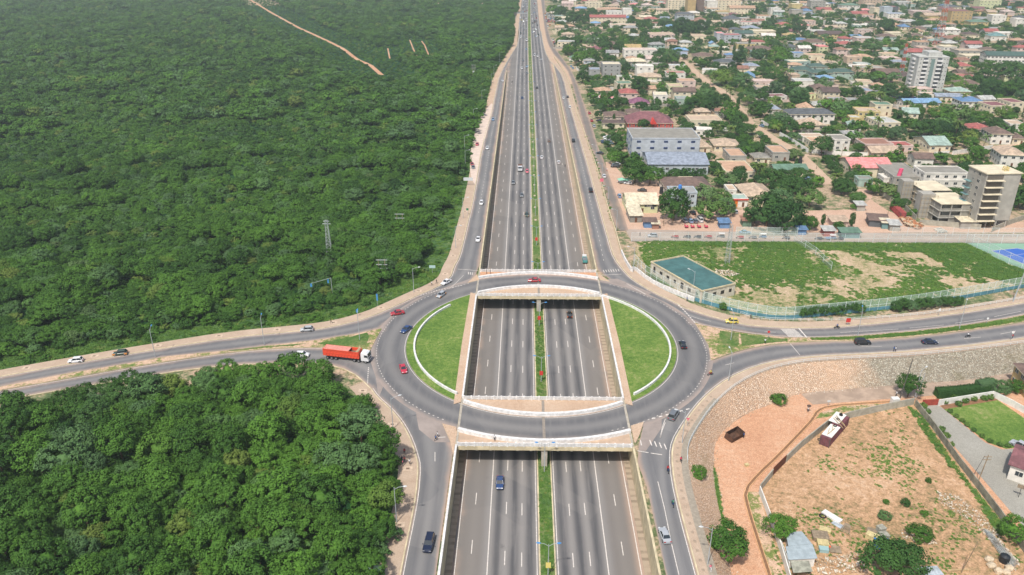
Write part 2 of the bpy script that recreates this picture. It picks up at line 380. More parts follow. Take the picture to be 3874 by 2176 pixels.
k.bump(k.step(vo.outputs['Distance'], 0.0, 0.2), 0.9, 0.25); STONE = k.out(c, 0.9, 0.2)
rv = strip('stone_embankment', [Vector((p.x, p.y, 0.05)) for p in top_se], [Vector((p.x, p.y, LOT + 0.02)) for p in toe], STONE, None, 8, 140)
tag(rv, 'rough stone-pitched embankment sloping from the right-hand roads down to the dirt track', 'embankment'); del rv['kind']
# --- highway in the trench
def highway():
    ys = [30 + 5 * i for i in range(52)] + [290 + 20 * i for i in range(28)] + [850 + 40 * i for i in range(45)]
    xs = [-20.9, -17, -12.3, -8.8, -5.3, -1.7, 1.7, 5.3, 8.8, 12.3, 17, 20.9]
    v = []; f = []
    for y in ys:
        for x in xs:
            wd = x if y < 742 else max(-13.6, min(13.6, x)) if y > 860 else max(-20.9 + 7.3 * (y - 742) / 118, min(20.9 - 7.3 * (y - 742) / 118, x))
            v.append((wd + hx(y), y, hz(y) + (0.02 if y >= 739 else 0)))
    n = len(xs)
    for j in range(len(ys) - 1):
        for i in range(n - 1): f.append((j * n + i, j * n + i + 1, (j + 1) * n + i + 1, (j + 1) * n + i))
    tag(mk('highway', v, f, HWY), kind='structure')
highway()
def along(name, x0, x1, ya, yb, dz, m, step=20, th=0.0, kind='structure'):
    n = max(2, int((yb - ya) / step)); v = []; f = []; k4 = 4 if th else 2
    for i in range(n + 1):
        y = ya + (yb - ya) * i / n; z = hz(y) + dz; c = hx(y)
        if th: v += [(x0 + c, y, z - th), (x0 + c, y, z), (x1 + c, y, z), (x1 + c, y, z - th)]
        else: v += [(x0 + c, y, z), (x1 + c, y, z)]
    for i in range(n):
        for q in range(k4 - 1): f.append((i * k4 + q, i * k4 + q + 1, (i + 1) * k4 + q + 1, (i + 1) * k4 + q)[::-1])
    return tag(mk(name, v, f, m), kind=kind)
along('median_grass', -1.45, 1.45, 30, 1500, 0.2, GRASS, th=0.25)
def kerbs():
    mb = MB()
    for s in (-1, 1):
        for i in range(74):
            ya = 30 + 20 * i; yb = ya + 20; x0, x1 = sorted((s * 1.45, s * 1.75))
            za, zb = hz(ya), hz(yb); ca, cb = hx(ya), hx(yb)
            mb.add([(x0 + ca, ya, za), (x1 + ca, ya, za), (x1 + cb, yb, zb), (x0 + cb, yb, zb), (x0 + ca, ya, za + .24), (x1 + ca, ya, za + .24), (x1 + cb, yb, zb + .24), (x0 + cb, yb, zb + .24)],
                   [(4, 5, 6, 7), (0, 1, 5, 4), (1, 2, 6, 5), (2, 3, 7, 6), (3, 0, 4, 7)])
    tag(mb.build('median_kerb', TANC), kind='structure')
kerbs()
def quadline(mb, x0, x1, ya, yb, dz=0.03):
    za, zb = hz(ya) + dz, hz(yb) + dz; ca, cb = hx(ya), hx(yb)
    mb.add([(x0 + ca, ya, za), (x1 + ca, ya, za), (x1 + cb, yb, zb), (x0 + cb, yb, zb)], [(0, 1, 2, 3)])
mb = MB()
for s in (-1, 1):
    for X, ph in ((5.3, 0), (8.8, 0.4), (15.8, 3.5)):
        y = 60 + ph
        while y < 1480:
            if X > 15 and y > 690: break
            quadline(mb, s * X - 0.09, s * X + 0.09, y, y + 4.0, 0.03 + y * 2e-5); y += 15.4
    y = 60
    while y < 1480:
        quadline(mb, s * 12.3 - 0.1, s * 12.3 + 0.1, y, y + 20, 0.03 + y * 2e-5); y += 20
    y = 60
    while y < 690:
        quadline(mb, s * 18.9 - 0.09, s * 18.9 + 0.09, y, y + 20, 0.03 + y * 2e-5); y += 20
    y = 60
    while y < 1480:
        quadline(mb, s * 2.15 - 0.08, s * 2.15 + 0.08, y, y + 20, 0.03 + y * 2e-5); y += 20
tag(mb.build('lane_markings', MARK), kind='structure')
DRAIN = NB('drain_cover'); k = DRAIN; sx = k.n('ShaderNodeSeparateXYZ'); k.l(k.pos(), sx.inputs[0])
q = k.m_('FRACT', k.m_('MULTIPLY', sx.outputs[1], 0.5)); sl_ = k.step(k.m_('ABSOLUTE', k.m_('SUBTRACT', q, 0.5)), 0.26, 0.3)
k.out(k.mix(k.m_('MULTIPLY', sl_, k.step(k.noise(0.3), 0.35, 0.6)), S(166, 150, 130), S(138, 124, 106)), 0.9)
for s in (-1, 1):
    a, b = sorted((s * 19.5, s * 20.88)); o = along('drain_strip', a, b, 60, 700, 0.12, k.m, th=0.13)
# --- far shoulders, service road, sandy strips
strip('far_shoulder', [Vector((hx(y) - 13.6, y, 0)) for y in (960, 1200, 1500)], [Vector((hx(y) - x, y, 0)) for y, x in ((960, 19), (1200, 19), (1500, 19))], SAND, -0.03)
strip('far_verge', [Vector((hx(y) + x, y, 0)) for y, x in ((640, 22), (720, 20), (860, 13.6), (1000, 13.6), (1200, 13.6), (1500, 13.6))],
      [Vector((hx(y) + x, y, 0)) for y, x in ((640, 36), (720, 35), (860, 26), (1000, 23), (1200, 21.5), (1500, 20.5))], SAND, -0.05)
fr_l = smooth(poly('A', [(1920, -20), (1935, 100), (1965, 350), (2020, 500), (2130, 620), (2200, 720), (2250, 900), (2320, 1200), (2400, 1443), ('B', 1920, 200), ('B', 1995, 430), ('B', 2085, 780), ('B', 2150, 960)]), 1)
fr_r = smooth(poly('A', [(1955, -20), (1970, 130), (1990, 280), (2040, 440), (2150, 590), (2230, 700), (2290, 850), (2340, 1000), (2430, 1250), (2480, 1443), ('B', 2010, 240), ('B', 2110, 530), ('B', 2200, 760), ('B', 2260, 960)]), 1)
strip('service_road', fr_l, fr_r, asphalt('asphalt_service', 'road', base=(132, 124, 116), dark=(120, 112, 106)), 0.0, n=90)
# --- approach roads
ring = MB()
def annulus(name, r0, r1, m, z, n=120):
    v = []; f = []; uv = []; K = 5
    for i in range(n):
        a = 2 * math.pi * i / n
        for j in range(K + 1):
            r = r0 + (r1 - r0) * j / K; v.append((r * math.cos(a), CY + r * math.sin(a), z)); uv.append((r - r0, r1 - r))
    for i in range(n):
        for j in range(K):
            a, b = i * (K + 1) + j, ((i + 1) % n) * (K + 1) + j; f.append((a, a + 1, b + 1, b))
    return tag(mk(name, v, f, m, uv=uv), kind='structure')
annulus('roundabout_road', RI, RO, RING, 0.05)
def near(p, pts): return min(range(len(pts)), key=lambda i: (pts[i] - p).length)
ia = near(W('C', 360, 205), e_nw)
strip('slip_road', e_nw[:ia + 1], i_nw + [W('C', 700, 140)], ASPH, 0.0, n=90)
io = near(W('C', 460, 165), e_nw)
strip('west_road', e_nw[io:], [W('C', 500, 180), W('C', 300, 320), W('C', 100, 420)] + i_w_up, ASPH, 0.012, n=90)
js = near(W('M', 2400, 620), e_sw)
strip('west_road', i_w_lo[::-1] + [W('M', 2480, 470)], e_sw[:js + 1], ASPH, 0.008, n=90)
strip('slip_road', [W('M', 2400, 390), W('C', 150, 800), W('C', 380, 930), W('C', 500, 1090), W('D', 545, 80), W('D', 580, 190)] + [Vector((-TW - 0.8, y, 0)) for y in (150, 120, 80)], e_sw[js - 4:], ASPH, 0.004, n=90)
ka = near(W('C', 2150, 280), e_ne)
strip('slip_road', [Vector((x, y, 0)) for x, y in ((13.3, 1000), (13.3, 870), (17, 800), (20.5, 746))] + [Vector((TW + 0.7, y, 0)) for y in (735, 600, 500, 400, 300, 262)] + [W('C', 1700, 130), W('C', 1850, 240)], e_ne[:ka + 1], ASPH, 0.0, n=90)
kb = near(W('C', 1960, 190), e_ne)
strip('east_road', [W('C', 1900, 250), W('C', 2150, 380), W('E', 300, 610)] + i_e_up, e_ne[kb:], ASPH, 0.012, n=90)
kc = near(W('E', 620, 1015), e_se)
strip('east_road', i_e_lo[::-1] + [W('E', 380, 960)], e_se[:kc + 3], ASPH, 0.008, n=90)
strip('slip_road', [W('E', 420, 950), W('E', 200, 1080), W('C', 1980, 1010), W('C', 1900, 1130), W('D', 1870, 150), W('D', 1862, 280)] + [Vector((TW + 1.4, y, 0)) for y in (140, 110, 75)], e_se[kc - 3:], ASPH, 0.004, n=90)
# the fans of tarmac between the ring and the splitter islands
for pts in ([('M', 2500, 200), ('C', 260, 330), ('C', 150, 560), ('C', 130, 760), ('C', 60, 930), ('M', 2440, 560), ('M', 2400, 440), ('M', 2440, 330)],
            [('C', 1990, 290), ('E', 420, 640), ('E', 480, 760), ('E', 520, 920), ('E', 420, 960), ('E', 180, 1080), ('E', 260, 900), ('E', 250, 700)],
            [('C', 300, 930), ('C', 520, 1040), ('C', 600, 1110), ('C', 520, 1130), ('C', 560, 1240), ('C', 450, 1240), ('C', 340, 1150)],
            [('C', 1780, 1110), ('C', 1900, 1040), ('C', 2030, 960), ('C', 2030, 1140), ('C', 1920, 1300), ('C', 1870, 1300), ('C', 1905, 1110)],
            [('C', 500, 170), ('C', 700, 100), ('C', 760, 125), ('C', 680, 170), ('C', 480, 230)],
            [('C', 1600, 110), ('C', 1720, 100), ('C', 1960, 200), ('C', 1880, 250), ('C', 1680, 150)]):
    P = poly('C', pts); sheet('junction_tarmac', P, mat('dusty_tarmac', S(158, 146, 138), var=0.12, sc=0.15), 0.03)
# verges, sidewalks, kerbs
k = NB('grass_dirt_strip')
def side(name, edge, d0, d1, m, z, label=None):
    return strip(name, offset(edge, d0), offset(edge, d1), m, z, n=110)
cN = Vector((0, CY, 0))
def outw(edge, i):                                  # which side faces away from the trench
    return 1 if abs(offset(edge, 2.0)[i].x) > abs(edge[i].x) else -1
i0 = near(W('B', 730, 740), e_nw)
s_nw = outw(e_nw, 20); s_sw = outw(e_sw, -8); s_ne = outw(e_ne, 20)
side('forest_verge', e_nw[near(W('A', 1640, 520), e_nw):], s_nw * 1.5, s_nw * 17, VERGE, -0.1)
side('sidewalk', e_nw[near(W('A', 1440, 1120), e_nw):], s_nw * 0.15, s_nw * 4.2, PAVE, 0.12)
side('sidewalk', e_nw[:near(W('A', 1440, 1120), e_nw) + 1], s_nw * 0.1, s_nw * 5.0, SAND, 0.02)
side('forest_verge', e_sw[js + 8:], s_sw * 1.5, s_sw * 11, VERGE, -0.1)
side('sidewalk', e_sw[js - 1:], s_sw * 0.15, s_sw * 4.6, PAVE, 0.12)
side('sidewalk', e_ne[near(W('A', 2060, 640), e_ne):], s_ne * 0.15, s_ne * 4.2, PAVE, 0.12)
se_in = [Vector((p.x, p.y, 0)) for p in offset(e_se, sgn_se * 0.15)]
strip('sidewalk', se_in, [Vector((p.x, p.y, 0)) for p in top_se], PAVE, 0.12, n=120)
strip('sidewalk', offset(e_se[len(e_se) // 2:], sgn_se * 2.2), [Vector((p.x, p.y, 0)) for p in top_se[len(e_se) // 2:]], mat('grey_pavers', S(158, 148, 132), var=0.1), 0.13, n=90)
mb = MB()
for e, s, a in ((e_nw, s_nw, 0), (e_sw, s_sw, 0), (e_ne, s_ne, 0), (e_se, sgn_se, 0)): band(mb, e, 0.0, s * 0.3, -0.1, 0.16)
tag(mb.build('roadside_kerb', TANC), kind='structure')
# drain slabs with dark squares along two of the sidewalks
mb = MB()
for e, s, a, b, off in ((e_se, sgn_se, len(e_se) // 2, len(e_se), 1.3),):
    pts = resample(offset(e[a:b], s * off), 2.6)
    for p in pts:
        mb.box(p.x - 0.3, p.x + 0.3, p.y - 0.35, p.y + 0.35, 0.12, 0.16)
tag(mb.build('drain_slabs', mat('drain_slab', S(166, 148, 128))), kind='structure')
for e, s in ((e_sw, s_sw), (e_nw, s_nw)):
    pts = resample(offset(e[js if e is e_sw else i0:], s * 2.4), 17)
    mb = MB()
    for p in pts[:16]:
        mb.box(p.x - 1.1, p.x + 1.1, p.y - 0.8, p.y + 0.8, 0.13, 0.15); mb.box(p.x - .4, p.x + .4, p.y - .3, p.y + .3, 0.15, 0.17, 1)
    tag(mb.build('manhole_slabs', [mat('pale_slab', S(206, 184, 160)), mat('dark_cover', S(128, 108, 92))]), kind='structure')
# raised islands
def island(name, P, h, top, kw=0.3):
    mb = MB(); mb.prism([(p.x, p.y) for p in P], -0.1, h, 0, 1); tag(mb.build(name, [TANC, top]), kind='structure')
for s in (-1, 1):
    a0 = math.degrees(math.acos((TW + 1.6) / RI))
    P = arc(0, CY, RI, -a0, a0, 40) if s > 0 else arc(0, CY, RI, 180 - a0, 180 + a0, 40)
    island('roundabout_island', P, 0.22, LAWN)
    sheet('wall_strip', [(s * (TW + 0.5), 173), (s * (TW + 2.3), 172), (s * (TW + 2.6), 205), (s * (TW + 2.3), 241), (s * (TW + 0.5), 240)], SAND, 0.245)
islands = {
 'west': [('M', 2480, 248), ('M', 2300, 285), ('M', 2100, 318), ('M', 1800, 353), ('M', 1500, 390), ('M', 1100, 428), ('M', 850, 473), ('M', 400, 548), ('M', 0, 628), ('M', -300, 692), ('M', -300, 703), ('M', 0, 648), ('M', 400, 577), ('M', 850, 497), ('M', 1170, 447), ('M', 1500, 400), ('M', 1800, 374), ('M', 2110, 367), ('M', 2400, 400)],
 'east': [('E', 400, 652), ('E', 450, 668), ('E', 700, 718), ('E', 1000, 750), ('E', 1250, 750), ('E', 1500, 737), ('E', 1900, 702), ('E', 2300, 652), ('E', 2700, 577), ('E', 2760, 615), ('E', 2300, 687), ('E', 1900, 737), ('E', 1500, 768), ('E', 1150, 774), ('E', 900, 792), ('E', 750, 820), ('E', 620, 855), ('E', 505, 900), ('E', 490, 800)],
 'sw': [('C', 503, 1112), ('C', 598, 1136), ('C', 606, 1180), ('C', 590, 1262), ('C', 580, 1335), ('C', 560, 1240)],
 'se': [('C', 1815, 1128), ('C', 1905, 1100), ('C', 1880, 1180), ('C', 1850, 1245), ('C', 1838, 1240)],
 'nw': [('C', 678, 132), ('C', 745, 72), ('C', 760, 110), ('C', 735, 118)],
 'ne': [('C', 1590, 66), ('C', 1668, 122), ('C', 1600, 108), ('C', 1588, 90)]}
SANDY_GRASS = patchy('island_ground', [(0.36, S(84, 122, 54)), (0.47, S(140, 142, 86)), (0.52, S(206, 174, 146)), (0.7, S(218, 190, 164))], 0.12, 0.8)
for kx, P in islands.items(): island('splitter_island', poly('C', P), 0.2, SANDY_GRASS if kx in ('west', 'east') else SAND)
# grass on the two long medians
strip('island_grass', poly('E', [(1170, 752), (1500, 742), (1900, 706), (2300, 656), (2700, 582)]), poly('E', [(1170, 768), (1500, 762), (1900, 732), (2300, 682), (2760, 610)]), GRASS, 0.24)
sheet('island_grass', poly('E', [(565, 705), (690, 722), (690, 800), (640, 830), (590, 800), (560, 760)]), GRASS, 0.24)
sheet('island_grass', poly('E', [(700, 726), (850, 745), (1010, 760), (1010, 775), (850, 790), (710, 808)]), GRASS, 0.24)
sheet('island_grass', poly('M', [(2385, 275), (2400, 300), (2380, 360), (2150, 365), (2060, 345), (2200, 320), (2290, 300)]), GRASS, 0.24)
sheet('island_grass', poly('M', [(2000, 345), (1900, 362), (1780, 368), (1500, 396), (1480, 392), (1780, 362)]), GRASS, 0.245)
sheet('bus_bay', poly('A', [(1440, 1010), (1455, 1020), (1440, 1120), (1425, 1160), (1395, 1300), (1345, 1443), ('B', 812, 230), ('B', 770, 520), ('B', 735, 470), ('B', 715, 360), ('B', 720, 200), ('B', 760, 0), ('A', 1245, 1443), ('A', 1290, 1240), ('A', 1350, 1110)]), mat('pale_concrete', S(216, 196, 180), var=0.08, sc=0.4), 0.14)
# edge lines and other painted marks
mb = MB()
def line(pts, w=0.15, z=0.075, dash=None, dz=0):
    pts = [Vector(p) for p in pts]
    if dash:
        on, off = dash; q = resample(pts, 0.5); st = (Vector(q[1]) - Vector(q[0])).length; n = int(on / st) or 1; g = int(off / st) or 1; i = 0
        while i + n < len(q): line(q[i:i + n + 1], w, z); i += n + g
        return
    a = offset(pts, w / 2); b = offset(pts, -w / 2)
    for i in range(len(pts) - 1):
        v = [a[i], b[i], b[i + 1], a[i + 1]]; mb.add([(p.x, p.y, z) for p in v], [(0, 1, 2, 3)])
for e, s in ((e_nw, s_nw), (e_ne, s_ne), (e_se, sgn_se)): line(offset(e, -s * 0.45), 0.16)
line(offset(e_sw[js:], -s_sw * 0.45), 0.16)
for e, o in ((i_w_up, 1), (i_w_lo, -1), (i_e_up, 1), (i_e_lo, -1)):
    c = offset(e, 0.5); line(c if abs((c[8] - Vector((0, CY, 0))).y) > 0 else c, 0.15)
line(arc(0, CY, RI + 0.4, 0, 360, 120), 0.14)
for a0, a1 in ((150, 215), (-38, 25), (120, 150), (25, 60), (215, 240), (-70, -40)): line(arc(0, CY, 48.6, a0, a1, 40), 0.2, 0.08, dash=(1, 1.2))
line(poly('C', [(640, 148), (480, 180), (350, 218)]), 0.4, 0.08, dash=(1, 1)); line(poly('E', [(265, 505), (330, 570), (400, 650)]), 0.4, 0.08, dash=(1.2, 1))
line(poly('E', [(115, 1285), (230, 1255), (385, 1212)]), 0.4, 0.08, dash=(1.4, 1.2)); line(poly('M', [(2395, 500), (2390, 560), (2388, 610)]), 0.3, 0.08, dash=(1, 1))
for pts in (('C', [(560, 165), (600, 130), (650, 78)]), ('C', [(1785, 135), (1850, 175), (1915, 210)]), ('E', [(0, 420), (40, 440), (75, 462)]), ('E', [(370, 605), (430, 625), (505, 640)]),
            ('E', [(205, 1285), (185, 1340), (170, 1410)]), ('D', [(2055, 0), (2035, 50), (2020, 105)]), ('D', [(2003, 410), (2050, 600), (2100, 850), (2150, 1060)]),
            ('D', [(452, 205), (452, 270)]), ('E', [(1360, 715), (1745, 692)]), ('E', [(1820, 685), (2045, 665)]), ('E', [(2120, 653), (2310, 625)]), ('E', [(2380, 610), (2555, 575)]),
            ('E', [(860, 710), (935, 713)]), ('E', [(1500, 805), (1635, 806)]), ('E', [(2180, 755), (2290, 745)]), ('E', [(2420, 725), (2520, 705)]), ('E', [(600, 930), (660, 915)]), ('M', [(1780, 285), (1880, 272)])):
    line(poly(*pts), 0.15, 0.08)
# lane dashes on the two northern slip roads
line([(p + q) / 2 for p, q in zip(resample(poly('A', [(1640, 560), (1570, 700), (1530, 900), (1490, 1100), (1440, 1330), ('B', 930, 0), ('B', 890, 270), ('B', 840, 560), ('B', 800, 790)]), 5), resample(poly('A', [(1640, 560), (1570, 700), (1530, 900), (1490, 1100), (1440, 1330), ('B', 930, 0), ('B', 890, 270), ('B', 840, 560), ('B', 800, 790)]), 5))], 0.15, 0.08, dash=(2, 4))
line(poly('A', [(1980, 590), (2080, 720), (2130, 900), (2190, 1170), (2240, 1400), ('B', 1780, 200), ('B', 1850, 500), ('B', 1930, 850), ('B', 1990, 1110), ('B', 2020, 1260)]), 0.15, 0.08, dash=(2, 4))
for (r, x0, y0, x1, y1, n) in (('E', 1010, 690, 1070, 745, 7), ('C', 1885, 1225, 1885, 1262, 1), ('C', 1940, 1240, 2075, 1275, 4), ('C', 680, 62, 720, 68, 3), ('C', 1620, 50, 1740, 42, 7)):
    a, b = W(r, x0, y0), W(r, x1, y1)
    for i in range(n):
        c = a.lerp(b, (i + 0.5) / n)
        if r == 'E': line([c + Vector((-2.2, 0, 0)), c + Vector((2.2, 0, 0))], 0.45, 0.08)
        else: line([c + Vector((-0.2 if n > 1 else 0, 1.1, 0)), c + Vector((0.0, -1.1, 0))], 0.26, 0.08)
line(poly('E', [(1085, 685), (1140, 748)]), 0.4, 0.08); line(poly('E', [(1030, 788), (1095, 865)]), 0.15, 0.08); line(poly('C', [(1860, 1300), (1965, 1318), (2065, 1333)]), 0.25, 0.08, dash=(3, 0.8))
line(poly('C', [(1610, 78), (1680, 74), (1750, 70)]), 0.25, 0.08); line(poly('C', [(610, 35), (750, 45)]), 0.25, 0.08); line(poly('D', [(475, 105), (525, 100)]), 0.25, 0.08)
tag(mb.build('road_markings', MARK), kind='structure')
# --- trench walls
def twall(x, ya, yb, label, pm, ph=0.8):
    e = empty('retaining_wall', (x, (ya + yb) / 2, 0), label=label, cat='retaining wall'); s = 1 if x > 0 else -1; cy = (ya + yb) / 2
    m1, m2 = MB(), MB(); n = max(1, int((yb - ya) / 20))
    for i in range(n):
        a = ya + (yb - ya) * i / n; b = ya + (yb - ya) * (i + 1) / n
        xa, xb = sorted((0, s * 0.5)); m1.add([(xa, a - cy, hz(a) - .3), (xb, a - cy, hz(a) - .3), (xb, b - cy, hz(b) - .3), (xa, b - cy, hz(b) - .3), (xa, a - cy, 0.1), (xb, a - cy, 0.1), (xb, b - cy, 0.1), (xa, b - cy, 0.1)],
                                             [(0, 3, 2, 1), (4, 5, 6, 7), (0, 1, 5, 4), (1, 2, 6, 5), (2, 3, 7, 6), (3, 0, 4, 7)])
    m1.build('wall_face', TANC, e)
    m2.box(min(-0.05 * s, s * 0.42), max(-0.05 * s, s * 0.42), ya - cy, yb - cy, 0.1, ph); m2.build('parapet', pm, e)
    return e
twall(-TW, 60, 153.9, 'tan trench wall with white parapet left of the nearest highway lanes', WHITEP, 0.7)
twall(TW, 60, 153.9, 'tan trench wall right of the nearest highway lanes', TANC, 0.5)
twall(-TW, 175, 238.4, 'white-topped trench wall beside the left grass island', WHITEP, 0.7)
twall(TW, 175, 238.4, 'white-topped trench wall beside the right grass island', WHITEP, 0.7)
twall(-TW, 259.4, 705, 'long tan wall between the highway and the left slip road', TANC, 0.8)
twall(TW, 259.4, 738, 'long tan wall between the highway and the right slip road', TANC, 0.8)
twall(-TW, 154, 174.9, 'left abutment wall under the near bridge', CONC, 0.12); twall(TW, 154, 174.9, 'right abutment wall under the near bridge', CONC, 0.12)
twall(-TW, 238.5, 259.3, 'left abutment wall under the far bridge', CONC, 0.12); twall(TW, 238.5, 259.3, 'right abutment wall under the far bridge', CONC, 0.12)
# sandy strips beside the parapets
# --- bridges
def bridge(ya, yb, which):
    cy = (ya + yb) / 2; h = (yb - ya) / 2
    e = empty('bridge', (0, cy, 0), label=f'{which} flat concrete road bridge of the roundabout over the highway', cat='bridge')
    MB().box(-TW - .1, TW + .1, -h, h, -0.95, 0.0).build('deck', TANC, e)
    mb = MB()
    for i in range(13): x = -TW + 1.5 + i * (2 * TW - 3) / 12; mb.box(x - .3, x + .3, -h + .4, h - .4, -1.45, -0.95)
    mb.build('girders', CONC, e)
    mb = MB(); mb.box(-0.7, 0.7, -h + .3, h - .3, -6.0, -1.45); mb.build('central_pier', CONC, e)
    for x in (-TW - .35, -0.35, TW - .05): MB().box(x, x + .7 if abs(x) < 1 else x + .4, -h + .5, h - .5, 0.06, 0.075).build('expansion_joint', mat('joint_concrete', S(150, 140, 128)), e)
    for s in (-1, 1):
        y = s * (h - 0.2)
        b = empty('balustrade', (0, cy + y, 0), label=f'white post-and-rail balustrade on the {"far" if s > 0 else "near"} edge of the {which} bridge', cat='balustrade')
        mb = MB()
        for z in (0.12, 0.48, 0.84): mb.box(-TW + .1, TW - .1, -0.1, 0.1, z, z + 0.2)
        mb.build('rails', WHITEP, b)
        for i in range(22):
            x = -TW + .2 + i * (2 * TW - .4) / 21; MB().box(x - .17, x + .17, -.17, .17, 0.0, 1.15).build('post', WHITEP, b)
    sheet('bridge_walkway', [(p.x, p.y) for p in arc(0, CY, RI - .1, *((-90 - 31, -90 + 31) if which == 'near' else (90 - 31, 90 + 31)), 20)] , SAND, 0.03)
bridge(154, 174.9, 'near'); bridge(238.5, 259.4, 'far')
sheet('bridge_walkway', [(p.x, p.y) for p in arc(0, CY, RO, -90 - 24.2, -90 + 24.2, 20)] + [(20.8, 154.3), (-20.8, 154.3)], mat('walkway_tan', S(196, 170, 146), var=0.12, sc=0.3), 0.035)
sheet('bridge_walkway', [(p.x, p.y) for p in arc(0, CY, RO, 90 - 24.2, 90 + 24.2, 20)] + [(-20.8, 259.1), (20.8, 259.1)], REDDIRT, 0.035)
sheet('deck_gap', [(-20.8, 154.2), (20.8, 154.2), (20.8, 174.7), (-20.8, 174.7)], SAND, 0.012)
sheet('deck_gap', [(-20.8, 238.7), (20.8, 238.7), (20.8, 259.2), (-20.8, 259.2)], SAND, 0.012)
def barrier(a0, a1, r, w, h, label, z0=0.0):
    c = Vector((0, CY, 0)); pts = arc(0, 0, r, a0, a1, 50); am = R((a0 + a1) / 2); o = Vector((r * math.cos(am), r * math.sin(am), 0))
    mb = MB(); band(mb, [p - o for p in pts], -w / 2, w / 2, z0, z0 + h)
    ob = mb.build('kerb_barrier', WHITEP); ob.location = c + o; tag(ob, label, 'barrier')
barrier(-90 - 31.5, -90 + 31.5, 39.4, .75, 0.95, 'white curved barrier along the inner edge of the near bridge road')
barrier(-90 - 24.5, -90 + 24.5, 50.9, .8, 1.0, 'white curved barrier along the outer edge of the near bridge road')
barrier(90 - 31.5, 90 + 31.5, 39.4, .75, 0.9, 'white curved barrier along the inner edge of the far bridge road')
barrier(90 - 24.5, 90 + 24.5, 50.9, .8, 0.9, 'white curved barrier along the outer edge of the far bridge road')
def angC(x, y): p = W('C', x, y) - cN; return math.degrees(math.atan2(p.y, p.x)), math.hypot(p.x, p.y)
barrier(angC(550, 290)[0], 360 + angC(600, 915)[0], 37.6, .5, 0.7, 'white curved barrier on the left grass island', 0.2)
barrier(angC(1800, 895)[0], angC(1635, 212)[0], 38.2, .5, 0.7, 'white curved barrier on the right grass island', 0.2)
# low ground cover sheets on the right
def zone(name, pts, m, z=0.0, r='E'): return sheet(name, poly(r, pts, z), m, z)
fence_base = [(400, 503), (560, 550), (750, 597), (965, 630), (1200, 606), (1500, 578), (1800, 546), (2100, 500), (2350, 455), (2576, 415), (2800, 375)]
zone('grass_field', [(20, 110), (150, 103), (1000, 112), (2200, 121), (2450, 250), (2700, 345), (2800, 375)] + fence_base[::-1] + [(300, 460), (100, 370), (0, 260)], FIELD, -0.05)
zone('court_surface', [(2200, 121), (2900, 128), (2900, 400), (2700, 345), (2450, 250)], mat('court_green', S(134, 172, 148), var=0.06, sc=0.1), -0.04)
zone('court_surface', [(2360, 172), (2530, 156), (2900, 230), (2900, 370), (2576, 262)], mat('court_blue', S(58, 104, 186), var=0.05, sc=0.1), -0.02)
mb = MB()
line(poly('E', [(2360, 172), (2530, 156), (2900, 232)]), 0.2, -0.005); line(poly('E', [(2360, 172), (2576, 262), (2900, 372)]), 0.2, -0.005); line(poly('E', [(2450, 210), (2600, 190)]), 0.15, -0.005); line(poly('E', [(2440, 165), (2700, 275)]), 0.15, -0.005)
tag(mb.build('court_lines', MARK), kind='structure')
zone('front_road', [(-60, 30), (600, 45), (2576, 62), (3200, 68), (3200, 128), (2576, 122), (1000, 112), (-20, 110)], mat('worn_road', S(176, 160, 146), var=0.08, sc=0.1), -0.03)
zone('dirt_yard', [(500, 690), (560, 690), (700, 850), (1100, 900), (1110, 1000), (1050, 1200), (1260, 1230), (1260, 1170), (1400, 1170), (1760, 1150), (2000, 1200), (2105, 1320), (2105, 1400), (640, 1370), (560, 1000)], DUSTY, -0.08, 'J')
zone('dirt_yard', [(800, 1200), (1250, 1190), (1350, 1160), (1447, 1080), (1447, 1000), (1300, 1000), (1262, 990), ('L', 230, 1060), ('L', 450, 1200), ('L', 700, 1300), ('L', 1100, 1320), ('L', 1688, 1300), ('L', 1688, 1400), (800, 1400), (860, 1330)], DUSTY, -0.09, 'K')
droad = smooth(poly('K', [('G', 2110, 830), ('G', 2300, 1000), ('G', 2532, 1190), (60, 90), (180, 200), (250, 300), (330, 400), (420, 460), (560, 550), (720, 640), (830, 730), (960, 860), (1060, 960)]), 1)
strip('dirt_road', offset(droad, 3.2), offset(droad, -3.2), SAND, -0.06, n=100)
dr2 = smooth(poly('K', [(830, 690), (1000, 705), (1200, 720), ('L', 100, 700), ('L', 600, 712), ('L', 1000, 690), ('L', 1450, 610), ('L', 1688, 600)]), 1)
strip('dirt_road', offset(dr2, 2.6), offset(dr2, -2.6), SAND, -0.065, n=60)
# low lot: dirt road, drain, yards
zone('paved_track', [(1100, 1120), (1300, 1085), (1500, 1075), (1900, 1040), (2200, 1022), (2576, 955), (2750, 920), (2750, 1010), (2576, 1060), (2350, 1100), (1850, 1140), (1500, 1165), (1180, 1190)], mat('old_tar', S(176, 154, 134), var=0.14, sc=0.3), LOT + 0.02)
YB = [(1300, 225), (1780, 120), (1840, 150), (1980, 400), (2250, 760), (2560, 1100), (2700, 1361), (2700, 1600), (960, 1600), (830, 1361), (760, 1000), (695, 770), (800, 650), (890, 530), (1200, 250)]
zone('yard_ground', YB, YARD, LOT + 0.02, 'F')
zone('drain_verge', [(600, 770), (695, 770), (760, 1000), (870, 1361), (780, 1361), (700, 1100), (640, 900)], SANDY_GRASS, LOT + 0.025, 'F')
zone('drain_verge', [(1130, 210), (1100, 250), (1180, 240), (1300, 205), (1640, 150), (1500, 145), (1300, 160)], SANDY_GRASS, LOT + 0.025, 'F')
zone('toe_verge', [(300, 555), (345, 560), (385, 640), (400, 760), (415, 850), (445, 960), (450, 1060), (415, 1050), (375, 900), (350, 760), (310, 620)], GRASS, LOT + 0.03, 'F')
